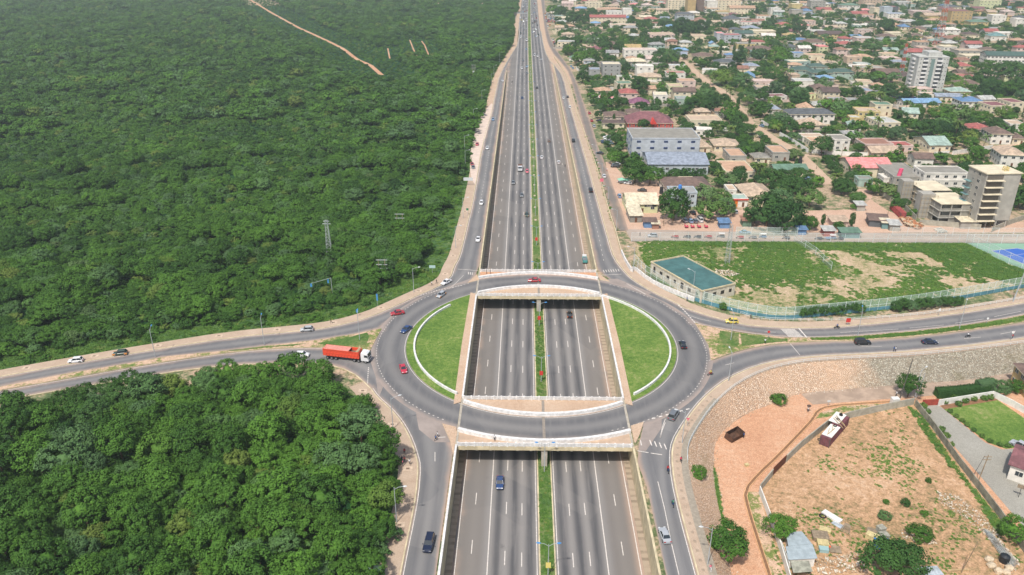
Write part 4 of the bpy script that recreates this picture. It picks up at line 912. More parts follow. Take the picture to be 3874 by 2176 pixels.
cars = [
 ('h', 'D', 904, 430, -90, 'sedan', 'blue', 'blue sedan alone on the highway lanes below the near bridge', HW), ('h', 'C', 1388, 362, 90, 'hatch', 'black', 'black and orange taxi on the highway between the two bridges', HW, 'orange'),
 ('h', 'B', 1270, 815, -90, 'sedan', 'green', 'dark green taxi beside the median north of the far bridge', HW, 'orange'), ('h', 'B', 1220, 625, -90, 'sedan', 'grey', 'dark grey sedan behind the dark green taxi', HW),
 ('h', 'B', 1138, 502, -90, 'sedan', 'grey', 'charcoal sedan left of the solid line beyond the grey sedan', HW), ('h', 'B', 1273, 393, -90, 'hatch', 'pink', 'pink-red hatchback right beside the white truck', HW),
 ('h', 'B', 1415, 255, 90, 'sedan', 'white', 'white sedan heading away in the lane nearest the median', HW), ('h', 'B', 1580, 305, 90, 'hatch', 'white', 'small white hatchback in the outer lane heading away', HW),
 ('h', 'B', 1486, 93, 90, 'hatch', 'brown', 'brownish taxi heading away above the white hatchback', HW), ('g', 'B', 1892, 578, 90, 'suv', 'black', 'black sport utility car midway up the right slip road', RG), ('g', 'B', 1724, 92, 90, 'suv', 'black', 'black car further up the right slip road beside the parapet', RG),
 ('g', 'B', 885, 163, -90, 'sedan', 'white', 'white sedan at the top of the left slip road by the bus bay', RG), ('g', 'B', 828, 700, -92, 'hatch', 'white', 'white hatchback halfway down the left slip road', RG), ('g', 'B', 796, 1055, -93, 'sedan', 'white', 'white car with dark roof nearing the roundabout on the left slip road', RG, None),
 ('g', 'B', 738, 322, -80, 'sedan', 'red', 'red car waiting in the bus bay', RG), ('g', 'B', 748, 352, -85, 'sedan', 'grey', 'grey car right in front of the red car in the bus bay', RG), ('g', 'B', 786, 127, -90, 'sedan', 'crimson', 'crimson car alone in the upper bus bay', RG),
 ('g', 'C', 530, 133, -125, 'sedan', 'white', 'white sedan entering the roundabout from the left slip road', RG), ('g', 'C', 495, 222, -115, 'hatch', 'silver', 'silver taxi with orange fenders entering the roundabout ring', RG, 'orange'),
 ('g', 'C', 190, 348, -158, 'sedan', 'red', 'dark red sedan leaving the roundabout on the left road', RG), ('g', 'C', 253, 463, -118, 'sedan', 'blue', 'dark blue sedan on the left side of the ring', RG), ('g', 'C', 232, 738, -72, 'sedan', 'crimson', 'pinkish red sedan on the lower left of the ring', RG),
 ('g', 'C', 1143, 120, 180, 'sedan', 'red', 'dark red car crossing the far bridge', RG), ('g', 'C', 2176, 570, 92, 'sedan', 'black', 'black sedan on the right side of the ring', RG), ('g', 'C', 2112, 1060, 62, 'suv', 'grey', 'grey sport utility car on the lower right entry by the give way line', RG),
 ('g', 'D', 2050, 795, 97, 'sedan', 'silver', 'silver sedan on the right slip road at the bottom edge', RG), ('g', 'D', 410, 853, -94, 'suv', 'navy', 'dark sport utility car on the left slip road at the bottom edge', RG),
 ('g', 'E', 643, 648, 176, 'hatch', 'yellow', 'yellow hatchback on the upper right-hand road', RG), ('g', 'E', 1507, 788, 2, 'suv', 'black', 'black sport utility car on the lower right-hand road', RG), ('g', 'E', 1950, 785, 0, 'sedan', 'navy', 'dark sedan ahead of the black one on the lower right-hand road', RG),
 ('g', 'M', 1995, 260, 188, 'hatch', 'silver', 'silver estate car on the upper left-hand road', RG), ('g', 'M', 783, 415, 192, 'hatch', 'green', 'dark green taxi with orange fenders on the upper left-hand road', RG, 'orange'), ('g', 'M', 494, 463, 192, 'hatch', 'white', 'white hatchback leading on the upper left-hand road', RG),
 ('g', 'M', 1965, 425, 2, 'hatch', 'white', 'white car half hidden by trees behind the red trailer truck', RG),
 ('g', 'A', 1548, 793, -80, 'sedan', 'white', 'white car where the left slip road leaves the highway', RG), ('g', 'A', 1456, 1172, -90, 'sedan', 'lblue', 'light blue car on the left slip road opposite the bus bay', RG),
 ('h', 'A', 1740, 962, -90, 'sedan', 'blue', 'blue-grey car left of the solid line far up the highway', HW), ('h', 'A', 1737, 672, -90, 'hatch', 'white', 'white car toward the camera just after the left split', HW), ('h', 'A', 1786, 720, -90, 'sedan', 'grey', 'grey car beside the median level with the left split', HW), ('h', 'A', 1785, 655, -90, 'sedan', 'lblue', 'pale blue car beside the median beyond the grey one', HW), ('h', 'A', 1750, 597, -90, 'sedan', 'grey', 'dark car at the gore of the left split', HW),
 ('h', 'A', 1885, 862, 90, 'sedan', 'black', 'black car heading away in the second lane right of the median', HW), ('h', 'A', 1860, 547, 90, 'van', 'white', 'white minibus heading away far up the highway', HW), ('h', 'A', 1890, 553, 90, 'sedan', 'white', 'white car right of the white minibus', HW), ('h', 'A', 1928, 585, 90, 'sedan', 'silver', 'silver car at the gore of the right split', HW),
 ('g', 'A', 2143, 960, 90, 'sedan', 'white', 'white sedan on the right slip road near its top', RG), ('g', 'A', 2183, 952, 90, 'hatch', 'black', 'black car next to the white sedan near the top of the right slip road', RG), ('g', 'A', 2204, 1050, 90, 'hatch', 'white', 'white hatchback behind them on the right slip road', RG),
 ('g', 'B', 2022, 437, 92, 'sedan', 'white', 'white sedan on the frontage road beside the tan parapet', RG), ('g', 'B', 1980, 212, 150, 'sedan', 'black', 'black car turning onto the frontage road by the blue-grey block', RG),
 ('g', 'A', 2395, 1108, 90, 'sedan', 'red', 'red car parked beside the frontage road, farther one', PK), ('g', 'A', 2418, 1182, 90, 'sedan', 'red', 'red car parked beside the frontage road, nearer one', PK), ('g', 'A', 2493, 1182, 150, 'sedan', 'navy', 'dark car parked on the forecourt near the maroon hall', PK), ('g', 'A', 2440, 1237, 95, 'hatch', 'silver', 'silver car parked at the forecourt edge near the maroon hall', PK),
 ('g', 'J', 515, 455, 170, 'suv', 'white', 'white car at the back of the row beside the blue-grey block', PK), ('g', 'J', 520, 470, 170, 'sedan', 'white', 'white sedan second from the back of the row beside the blue-grey block', PK), ('g', 'J', 530, 492, 170, 'sedan', 'grey', 'grey sedan third in the row beside the blue-grey block', PK), ('g', 'J', 543, 513, 170, 'sedan', 'lblue', 'blue-grey sedan at the front of the row beside the blue-grey block', PK), ('g', 'J', 470, 497, 92, 'hatch', 'blue', 'blue car end-on beside the row of white cars', PK),
 ('g', 'J', 597, 742, 175, 'suv', 'black', 'black sport utility car parked under the small tree', PK), ('g', 'J', 610, 722, 175, 'sedan', 'white', 'white pickup-like car behind the black one', PK), ('g', 'J', 865, 982, 172, 'sedan', 'black', 'black saloon parked on the orange yard behind the church hall', PK), ('g', 'J', 640, 1040, 90, 'hatch', 'lblue', 'small blue and orange car beside the frontage road', PK, 'orange'),
 ('g', 'J', 665, 897, 160, 'hatch', 'white', 'white wreck under the left green awning', PK), ('g', 'J', 725, 910, 165, 'hatch', 'white', 'white wreck under the right green awning', PK), ('g', 'J', 1370, 1205, 100, 'sedan', 'black', 'black car between the two big yard trees', PK),
 ('g', 'J', 1290, 1282, 100, 'hatch', 'silver', 'silver car first from left behind the red tricycles', PK), ('g', 'J', 1345, 1290, 100, 'hatch', 'lblue', 'pale blue car second from left behind the red tricycles', PK), ('g', 'J', 1390, 1290, 100, 'hatch', 'grey', 'grey car third from left behind the red tricycles', PK), ('g', 'J', 1440, 1280, 95, 'van', 'white', 'white minibus at the right end behind the red tricycles', PK),
 ('g', 'J', 1762, 1145, 95, 'hatch', 'silver', 'silver car by the orange shutter of the shop', PK), ('g', 'J', 1792, 1198, 95, 'hatch', 'silver', 'silver car in front of the shop beside scrap', PK), ('g', 'K', 855, 918, 170, 'sedan', 'lblue', 'blue car in the yard of the green-roofed bungalow', PK), ('g', 'K', 437, 432, 110, 'hatch', 'lblue', 'pale car on the dirt road beside the long school wall', PK),
 ('g', 'E', 120, 80, 178, 'hatch', 'silver', 'silver car at the left end of the fenced front road', PK), ('g', 'E', 730, 58, 2, 'sedan', 'lblue', 'pale blue car behind the far mesh fence', PK),
 ('g', 'L', 510, 160, 170, 'sedan', 'lblue', 'pale blue car in the blue-walled compound', PK), ('g', 'L', 440, 207, 165, 'sedan', 'white', 'white car in the blue-walled compound, right one', PK), ('g', 'L', 415, 195, 165, 'sedan', 'silver', 'silver car in the blue-walled compound, left one', PK),
]
for c in cars:
    k_, r, x, y, hd, ty, col, lab, grp = c[:9]; p = Vh(r, x, y) if k_ == 'h' else Vg(r, x, y)
    p = Vector(p); p.z += .06 if k_ == 'h' else 0
    car(p, hd, ty, col, lab, grp, c[9] if len(c) > 9 else None)
p = W('F', 2545, 455, LOT + .05); car(p, 125, 'suv', 'silver', 'silver sport utility car parked on the garden driveway at the right edge', PK)
# dense far traffic on the highway
rnd = random.Random(9)
listed = [(578, 25, 'white'), (570, 190, 'white'), (685, 195, 'white'), (620, 150, 'lblue'), (680, 300, 'red'), (617, 335, 'red'), (565, 340, 'lblue'), (483, 500, 'white'), (600, 500, 'brown'), (658, 525, 'white'), (672, 578, 'white'), (580, 605, 'white'), (530, 610, 'grey'), (538, 560, 'yellow'),
          (608, 672, 'white'), (468, 655, 'silver'), (547, 775, 'silver'), (672, 800, 'silver'), (597, 830, 'grey'), (500, 920, 'dgreen'), (588, 935, 'grey'), (522, 1000, 'white'), (503, 1040, 'white'), (592, 1050, 'grey'), (660, 1360, 'lblue'),
          (800, 95, 'silver'), (912, 90, 'white'), (885, 120, 'red'), (917, 165, 'grey'), (903, 230, 'white'), (850, 250, 'grey'), (933, 338, 'silver'), (872, 355, 'lblue'), (808, 405, 'white'), (945, 455, 'grey'), (938, 510, 'red'), (822, 535, 'white'),
          (895, 590, 'black'), (940, 590, 'brown'), (890, 630, 'brown'), (830, 645, 'black'), (967, 705, 'black'), (840, 762, 'grey'), (907, 820, 'silver'), (842, 893, 'lblue'), (995, 962, 'green'), (928, 1010, 'lblue'), (640, 60, 'silver'), (600, 110, 'silver'), (680, 110, 'silver'), (560, 260, 'grey'), (620, 230, 'grey')]
oi = {}
ordn = ['first', 'second', 'third', 'fourth', 'fifth', 'sixth', 'seventh', 'eighth', 'ninth', 'tenth', 'eleventh', 'twelfth']
for x, y, col in sorted(listed, key=lambda q: q[1]):
    side_ = 'left' if x < 745 else 'right'; kx = (col, side_); oi[kx] = oi.get(kx, 0) + 1
    nmc = {'lblue': 'light blue', 'dgreen': 'dark green'}.get(col, col)
    p = Vector(Vh('V', x, y)); p.z += .08
    car(p, -90 if side_ == 'left' else 90, rnd.choice(('sedan', 'hatch', 'suv', 'van' if col == 'white' else 'sedan')), col, f'{ordn[oi[kx] - 1]} {nmc} vehicle from the top in the distant {side_}-hand traffic', 'distant highway traffic')
def xbox(e, name, m, *b):
    mb = MB()
    for q in b: mb.box(*q)
    return mb.build(name, m, e)
# box truck / tipper on the highway
def tipper(p, head, label, tub='white', load='brown', s=1.0):
    e = empty('tipper_truck', p, R(head), label, 'truck'); e.scale = (s, s, s)
    mb = MB(); mb.loft([[(1.9, -1.2, .7), (3.7, -1.2, .7), (3.7, 1.2, .7), (1.9, 1.2, .7)], [(1.9, -1.2, 1.9), (3.75, -1.2, 1.9), (3.75, 1.2, 1.9), (1.9, 1.2, 1.9)], [(1.95, -1.1, 2.9), (3.4, -1.1, 2.9), (3.4, 1.1, 2.9), (1.95, 1.1, 2.9)]]); cb = mb.build('cab', cpaint('white'), e)
    mb = MB(); mb.add([(3.77, -1.05, 1.9), (3.77, 1.05, 1.9), (3.47, 1.0, 2.75), (3.47, -1.0, 2.75)], [(0, 1, 2, 3)]); mb.box(2.3, 3.2, -1.21, 1.21, 1.9, 2.55); mb.build('windscreen', CGL, cb)
    mb = MB(); mb.box(-3.8, 1.7, -1.2, 1.2, .95, 1.15); [mb.box(a, b, c, d, 1.15, 2.3) for a, b, c, d in ((-3.8, 1.7, -1.25, -1.1), (-3.8, 1.7, 1.1, 1.25), (-3.8, -3.65, -1.1, 1.1), (1.55, 1.7, -1.1, 1.1))]; mb.build('tub', cpaint(tub), e)
    mb = MB(); mb.box(-3.6, 1.5, -1.08, 1.08, 1.16, 1.95); mb.build('load', cpaint(load), e)
    xbox(e, 'chassis', plain('chassis_black', (.03, .03, .03, 1), .7), (-3.7, 3.5, -.5, .5, .6, .94))
    for x in (2.9, -1.6, -2.9):
        for y in (-1, 1): child('wheel', BWHEEL, e, (x, y, .5))
    for y in (-.9, .9): xbox(e, 'headlight', LAMP, (3.72, 3.8, y - .2, y + .2, .85, 1.05))
    return e
p = Vector(Vh('B', 1205, 370)); tipper(p, -90, 'white tipper truck loaded with sand on the highway beyond the far bridge', 'brown')
p = Vector(Vh('A', 1784, 402)); tipper(p, -90, 'pale lorry beside the median among the distant traffic', 'silver')
p = Vector(Vh('B', 1833, 1262)); e = tipper(p, 90, 'small green-topped pickup lorry in the outer highway lane before the far bridge', 'teal', 'grey', .72)
# red trailer truck, the one entering from the left
def artic():
    a = W('Q', 560, 700, 0); b = W('Q', 1450, 800, 0); hd = math.degrees(math.atan2(b.y - a.y, b.x - a.x)); L = 11.2
    c = W('Q', 960, 745, 0); e = empty('trailer_truck', (c.x, c.y + .6, .05), R(hd), 'long orange-red tipper trailer behind a white cab at the left entry of the roundabout', 'truck')
    RD = plain('trailer_red', S(226, 82, 54), .5); PK_ = mat('trailer_cover', S(222, 146, 132), var=.12); n = 12
    tr = MB(); x0, x1 = -6.4, 4.4
    for s in (-1, 1):
        y = s * 1.25
        tr.add([(x0, y, 1.25), (x1, y, 1.25), (x1, y, 3.35), (x0, y, 3.35), (x0, y - s * .08, 1.25), (x1, y - s * .08, 1.25), (x1, y - s * .08, 3.35), (x0, y - s * .08, 3.35)], [(0, 1, 2, 3), (7, 6, 5, 4), (3, 2, 6, 7), (0, 3, 7, 4), (1, 5, 6, 2), (0, 4, 5, 1)])
        for i in range(n): x = x0 + .25 + i * (x1 - x0 - .5) / (n - 1); tr.add([(x - .5 - .06, y, 1.3), (x - .5 + .06, y, 1.3), (x + .3 + .06, y, 3.3), (x + .3 - .06, y, 3.3), (x - .5 - .06, y + s * .1, 1.3), (x - .5 + .06, y + s * .1, 1.3), (x + .3 + .06, y + s * .1, 3.3), (x + .3 - .06, y + s * .1, 3.3)], [(4, 5, 6, 7), (0, 4, 7, 3), (1, 2, 6, 5)]) if i else None
        tr.box(x0, x1, y - .02 if s < 0 else y - .02, y + s * .07 if s > 0 else y + .02, 2.2, 2.32) if s > 0 else tr.box(x0, x1, y - .07, y + .02, 2.2, 2.32)
        tr.box(x0, x1, min(y, y + s * .12), max(y, y + s * .12), 3.25, 3.42)
    tr.box(x0 - .08, x0, -1.3, 1.3, 1.25, 3.4); tr.box(x1, x1 + .08, -1.3, 1.3, 1.25, 3.4); tr.box(x0, x1, -1.17, 1.17, 1.2, 1.32)
    t = tr.build('trailer', RD, e)
    mb = MB(); mb.box(x0 + .1, x1 - 3.0, -1.2, 1.2, 3.36, 3.46); [mb.box(x0 + .4 + i * .9, x0 + .5 + i * .9, -1.22, 1.22, 3.46, 3.5) for i in range(8)]; mb.build('cover', PK_, t)
    mb = MB(); mb.box(x1 - .9, x1 - .1, -1.2, 1.2, 3.36, 3.46); mb.build('front_cover', mat('old_timber', S(170, 150, 116)), t)
    xbox(t, 'load', mat('gravel_load', S(110, 104, 84)), (x1 - 3.0, x1 - .9, -1.15, 1.15, 1.4, 2.5))
    xbox(e, 'chassis', plain('chassis_black', (.03, .03, .03, 1), .7), (-6.2, 6.6, -.5, .5, .75, 1.15))
    for x in (-5.3, -4.0, -2.7, 2.9, 4.2, 6.3):
        for y in (-1.0, 1.0): child('wheel', BWHEEL, e, (x, y, .52))
    mb = MB(); X0, X1 = 5.0, 7.2
    mb.loft([[(X0, -1.22, .75), (X1, -1.22, .75), (X1, 1.22, .75), (X0, 1.22, .75)], [(X0, -1.22, 2.0), (X1 + .06, -1.22, 2.0), (X1 + .06, 1.22, 2.0), (X0, 1.22, 2.0)], [(X0, -1.15, 3.0), (X1 - .25, -1.15, 3.0), (X1 - .25, 1.15, 3.0), (X0, 1.15, 3.0)], [(X0 + .2, -.95, 3.45), (X1 - .8, -.95, 3.3), (X1 - .8, .95, 3.3), (X0 + .2, .95, 3.45)]])
    cb = mb.build('cab', cpaint('white'), e)
    mb = MB(); mb.add([(X1 + .09, -1.05, 1.95), (X1 + .09, 1.05, 1.95), (X1 - .2, 1.0, 2.85), (X1 - .2, -1.0, 2.85)], [(0, 1, 2, 3)]); mb.box(X1 - 1.2, X1 - .4, -1.24, 1.24, 1.9, 2.6); mb.build('windscreen', CGL, cb)
    mb = MB(); mb.box(X1 - .02, X1 + .08, -.8, .8, 1.2, 1.6); mb.build('grille', TYRE, cb)
    for y in (-.95, .95): xbox(e, 'headlight', LAMP, (X1 + .01, X1 + .1, y - .2, y + .2, .85, 1.05))
    mb = MB(); [mb.box(X1 - .3, X1 - .1, s * 1.42 - .1, s * 1.42 + .1, 2.0, 2.6) for s in (-1, 1)]; mb.build('mirrors', TYRE, e)
artic()
# --- people
SKIN = plain('skin', S(96, 66, 50), .6); HAIR = plain('hair', (.012, .01, .009, 1), .8)
def figure_mesh(pose, shirt, trousers):
    """one continuous skinned body; clothes by face material, 0 skin 1 shirt 2 trousers"""
    V_ = {'pel': (0, 0, .95), 'wai': (0, 0, 1.1), 'che': (0.01, 0, 1.32), 'nec': (.02, 0, 1.47), 'hea': (.04, 0, 1.58), 'top': (.03, 0, 1.72)}
    rr_ = {'pel': (.15, .13), 'wai': (.13, .11), 'che': (.16, .11), 'nec': (.06, .06), 'hea': (.085, .095), 'top': (.07, .08)}
    walk = {'walk': .28, 'stand': .04, 'ride': 0, 'carry': .2}[pose]
    E_ = [('pel', 'wai'), ('wai', 'che'), ('che', 'nec'), ('nec', 'hea'), ('hea', 'top')]
    for s, nm in ((-1, 'r'), (1, 'l')):
        f = s * walk
        if pose == 'ride': kn, an, to = (.38, s * .18, .82), (.22, s * .2, .42), (.38, s * .2, .36)
        else: kn, an, to = (f * .6 + .05, s * .1, .52), (f - .05, s * .1, .09), (f + .12, s * .11, .04)
        V_.update({nm + 'hip': (0, s * .1, .9), nm + 'kn': kn, nm + 'an': an, nm + 'to': to, nm + 'sh': (.01, s * .18, 1.41)})
        if pose == 'ride': el, wr = (.2, s * .28, 1.18), (.45, s * .3, 1.1)
        elif pose == 'carry': el, wr = (.05, s * .32, 1.55), (.05, s * .16, 1.75)
        else: el, wr = (-f * .3, s * .26, 1.13), (-f * .6 + .08, s * .27, .9)
        d_ = (Vector(wr) - Vector(el)).normalized(); hd = Vector(wr) + d_ * .09
        V_.update({nm + 'el': el, nm + 'wr': wr, nm + 'ha': tuple(hd)})
        rr_.update({nm + 'hip': (.1, .1), nm + 'kn': (.065, .065), nm + 'an': (.045, .045), nm + 'to': (.04, .03), nm + 'sh': (.065, .065), nm + 'el': (.042, .042), nm + 'wr': (.03, .03), nm + 'ha': (.035, .02)})
        E_ += [('pel', nm + 'hip'), (nm + 'hip', nm + 'kn'), (nm + 'kn', nm + 'an'), (nm + 'an', nm + 'to'), ('che', nm + 'sh'), (nm + 'sh', nm + 'el'), (nm + 'el', nm + 'wr'), (nm + 'wr', nm + 'ha')]
    ks = list(V_); me = bpy.data.meshes.new('person_skel'); me.from_pydata([V_[q] for q in ks], [(ks.index(a), ks.index(b)) for a, b in E_], [])
    o = bpy.data.objects.new('tmp', me); COL.objects.link(o); o.modifiers.new('s', 'SKIN'); sk = me.skin_vertices[0].data
    for i, q in enumerate(ks): sk[i].radius = rr_[q]; sk[i].use_root = (q == 'pel')
    sb = o.modifiers.new('u', 'SUBSURF'); sb.levels = 1
    dg = bpy.context.evaluated_depsgraph_get(); dg.update(); out = bpy.data.meshes.new_from_object(o.evaluated_get(dg)); bpy.data.objects.remove(o)
    out.materials.clear(); [out.materials.append(x) for x in (SKIN, shirt, trousers)]
    for p in out.polygons:
        c = p.center; arm = abs(c.y) > .2
        p.material_index = 0 if c.z > 1.47 and not arm else 2 if c.z < .98 and not (arm and pose != 'ride' and c.z > .8) else 1
        if arm and c.z < 1.14 and pose in ('walk', 'stand'): p.material_index = 0
        if c.z < .05: p.material_index = 0
        p.use_smooth = True
    return out
PM = {}
def cloth(c): return plain('cloth_' + str(c), S(*c), .85, 0, .1)
def person(p, head, pose, shirt, trou, label, z=None, parent=None):
    key = (pose, shirt, trou)
    if key not in PM: PM[key] = figure_mesh(pose, cloth(shirt), cloth(trou))
    o = bpy.data.objects.new('person', PM[key]); COL.objects.link(o); o.location = p; o.rotation_euler = (0, 0, R(head)); tag(o, label, 'person')
    h = bpy.data.meshes.new('hair')
    bm = bmesh.new(); bmesh.ops.create_icosphere(bm, subdivisions=1, radius=.105); bm.to_mesh(h); bm.free(); h.materials.append(HAIR); hang('hair', h, o, (.015, 0, 1.69), (1, .9, .75)); return o
WH_, BK, BL, RD_, YE, PI_, GR_, DB = (225, 225, 225), (40, 40, 44), (60, 100, 160), (180, 50, 50), (220, 200, 60), (220, 120, 140), (90, 150, 120), (40, 46, 70)
ppl = [('C', 866, 1228, 90, 'walk', WH_, BK, 'person in white top crossing behind the near balustrade', .06), ('C', 470, 1205, 200, 'walk', WH_, DB, 'person in white crossing the lower left slip road'), ('C', 457, 1228, 200, 'walk', BL, BK, 'person in blue crossing just in front of the one in white'),
 ('C', 240, 1322, -80, 'walk', RD_, BK, 'person in dark red walking alone on the lower left sidewalk', .14), ('C', 222, 1375, -80, 'walk', DB, BK, 'person at the left of the group on the lower left sidewalk', .14), ('C', 240, 1380, 80, 'stand', RD_, DB, 'person in red in the middle of the sidewalk group', .14), ('C', 229, 1402, 0, 'stand', PI_, DB, 'person in pink nearest in the sidewalk group', .14), ('C', 277, 1395, -80, 'walk', WH_, BK, 'person in white standing right of the sidewalk group', .14),
 ('C', 430, 148, 200, 'walk', WH_, BK, 'person in white on the upper left sidewalk', .14), ('C', 464, 135, 200, 'walk', BK, BK, 'person in black on the upper left sidewalk', .14), ('C', 810, 66, 0, 'stand', BK, BK, 'dark figure at the left end of the far bridge walkway', .06), ('C', 837, 66, 0, 'stand', DB, BK, 'dark figure right of another on the far bridge walkway', .06),
 ('C', 2205, 258, 0, 'walk', BL, DB, 'person in blue beside the end of the white wall', .14), ('E', 768, 625, 0, 'walk', DB, BK, 'person in dark clothes on the upper right sidewalk', .14), ('E', 863, 786, 90, 'walk', WH_, BK, 'person in pale clothes standing on the right-hand median', .25), ('E', 1713, 838, 0, 'stand', BL, DB, 'person in bright blue on the embankment edge', .14), ('E', 1724, 840, 0, 'stand', WH_, DB, 'person in white beside the one in bright blue', .14),
 ('E', 2495, 755, 20, 'walk', RD_, BK, 'person in red at the right end of the embankment', .14), ('D', 2162, 275, -90, 'walk', (200, 50, 90), BK, 'person in pink-red on the lower right sidewalk', .14), ('D', 2367, 1030, -90, 'walk', PI_, WH_, 'person in pink and white at the bottom of the right sidewalk', .14),
 ('M', 2152, 212, 180, 'walk', BK, BK, 'person in black on the sidewalk above the silver estate car', .14), ('F', 586, 388, 200, 'stand', BL, BK, 'person in blue on the orange track by the rusty skip', LOT + .05), ('F', 1042, 205, 250, 'carry', WH_, BK, 'person in white carrying a dark bundle on the head', LOT + .05), ('F', 1668, 92, 180, 'walk', WH_, BK, 'person in white walking left of the clipped round tree', LOT + .05),
 ('J', 515, 785, 90, 'stand', WH_, RD_, 'person in white and red beside the frontage road'), ('E', 36, 76, 0, 'walk', BK, BK, 'dark figure behind the front mesh fence')]
for q in ppl:
    z = q[8] if len(q) > 8 else .05; person(W(q[0], q[1], q[2], z), q[3], q[4], q[5], q[6], q[7])
p = W('F', 1042, 205, LOT + .05)
def blob(name, p, r, m, label, cat, seed=1, parent=None, n=2):
    bm = bmesh.new(); bmesh.ops.create_icosphere(bm, subdivisions=n, radius=1); rr = random.Random(seed)
    for v in bm.verts: v.co = Vector((v.co.x * r[0], v.co.y * r[1], v.co.z * r[2])) * (1 + rr.uniform(-.16, .16))
    me = bpy.data.meshes.new(name); bm.to_mesh(me); bm.free(); me.materials.append(m); o = bpy.data.objects.new(name, me); COL.objects.link(o); o.location = p
    if parent: o.parent = parent
    return tag(o, label, cat)
blob('head_bundle', p + Vector((.03, 0, 1.98)), (.55, .5, .25), mat('dark_bundle', S(90, 74, 66)), 'dark bundle carried on a head above the orange track', 'bundle')
# --- motorbikes with riders
def moto(p, head, body, shirt, label, rl, helmet=None):
    e = empty('motorbike', p, R(head), label, 'motorbike'); mb = MB(); mb.tube((-.25, 0, .55), (.3, 0, .62), .13, .1, 8); mb.box(-.5, .25, -.12, .12, .7, .82); mb.tube((.62, 0, .32), (.45, 0, 1.0), .04); mb.tube((.45, -.33, 1.02), (.45, .33, 1.02), .025); mb.tube((-.6, 0, .32), (-.1, 0, .45), .05)
    mb.build('frame', cpaint(body), e)
    for x in (-.62, .65): child('wheel', MWHEEL, e, (x, 0, .31))
    r = person(Vector(p) + Vector((-.15 * math.cos(R(head)), -.15 * math.sin(R(head)), .02)), head, 'ride', shirt, BK, rl)
moto(W('D', 2072, 340, .06), -90, 'blue', RD_, 'blue motorbike on the right slip road, farther of two', 'rider in red on the farther slip road motorbike'); moto(W('D', 2106, 575, .06), 92, 'blue', GR_, 'blue motorbike on the right slip road, nearer of two', 'rider in green on the nearer slip road motorbike')
moto(W('C', 2368, 772, .06), 200, 'red', YE, 'red motorbike on the right part of the roundabout', 'rider in yellow on the red motorbike'); moto(W('E', 1338, 686, .06), 182, 'black', BL, 'motorbike on the upper right-hand road', 'rider in blue on the upper right-hand road'); moto(W('E', 2204, 745, .06), 5, 'black', WH_, 'motorbike near the median of the lower right-hand road', 'rider in white near the median of the right-hand road')
q = WH('B', 1642, 342); moto(Vector((q.x, q.y, q.z + .03)), 90, 'black', BK, 'dark motorbike in the outer lane beyond the far bridge', 'rider in black beyond the far bridge'); q = WH('A', 1643, 808); moto(Vector((q.x, q.y, q.z + .03)), -90, 'black', BK, 'tiny dark motorbike left of the solid line far up the highway', 'rider in black far up the highway')
# ================================================================ TOWN
CC = {'tan':(197,174,150),'orange':(197,161,133),'brown':(123,103,93),'dbrown':(102,87,82),'red':(174,102,96),'pink':(230,150,146),'maroon':(136,92,95),'purple':(140,92,116),'grey':(159,159,156),'dgrey':(98,102,105),'lgrey':(191,191,185),'white':(226,221,210),'cream':(220,208,180),'blue':(105,138,175),'lblue':(180,189,194),'bgrey':(182,187,191),'green':(107,137,117),'dgreen':(82,106,98),'yellow':(205,186,131),'ochre':(188,162,113),'ygreen':(207,209,164),'rose':(210,188,177),'concrete':(169,165,155),'conc2':(147,143,133),'lgreen':(163,184,172),'teal':(113,147,146),'sky':(130,167,200),'slate':(151,160,173),'rust':(157,117,100)}
def cm(kind, c):
    c0 = CC[c]
    if kind == 'roof':
        n = 'roof_' + c
        if n in MC: return MC[n]
        k = NB(n); tc = k.n('ShaderNodeTexCoord').outputs['Object']; sx = k.n('ShaderNodeSeparateXYZ'); k.l(tc, sx.inputs[0])
        cor = k.m_('MULTIPLY_ADD', k.m_('SINE', k.m_('MULTIPLY', sx.outputs[0], 9.0)), .5, .5)
        a = k.mix(k.step(k.noise(.55, tc, 7, .72), .34, .68), S(*[v * .8 for v in c0]), S(*[min(255, v * 1.08) for v in c0]))
        a = k.mix(k.m_('MULTIPLY', cor, .14), a, S(*[v * .7 for v in c0])); MC[n] = k.out(a, .7, .3); return MC[n]
    return mat('wall_' + c, S(*c0), var=.1, sc=.3)
GLASS = plain('window_glass', S(52, 60, 66), .15, 0, .6); FRAME = mat('window_frame', S(214, 210, 200)); BFR = mat('blue_frame', S(50, 84, 170)); DOORM = mat('door_brown', S(110, 74, 52))
def winmesh(n, fr, w, h, bars=1):
    m = MB(); m.box(-w / 2, w / 2, -.05, 0, -h / 2, h / 2, 0)
    m.box(-w / 2 + .09, w / 2 - .09, -.075, -.052, -h / 2 + .09, h / 2 - .09, 1)
    for i in range(bars): x = -w / 2 + w * (i + 1) / (bars + 1); m.box(x - .04, x + .04, -.1, -.076, -h / 2 + .05, h / 2 - .05, 0)
    me = m.build(n, [fr, GLASS]); r = me.data; bpy.data.objects.remove(me); return r
WIN = winmesh('window', FRAME, 1.7, 1.3); WINB = winmesh('window', BFR, 2.2, 1.15, 2); WINS = winmesh('window', FRAME, .9, .9)
m = MB(); m.box(-.5, .5, -.06, 0, 0, 2.1); DOOR = m.build('door', DOORM); DOOR_ME = DOOR.data; bpy.data.objects.remove(DOOR)
HOUSES = []
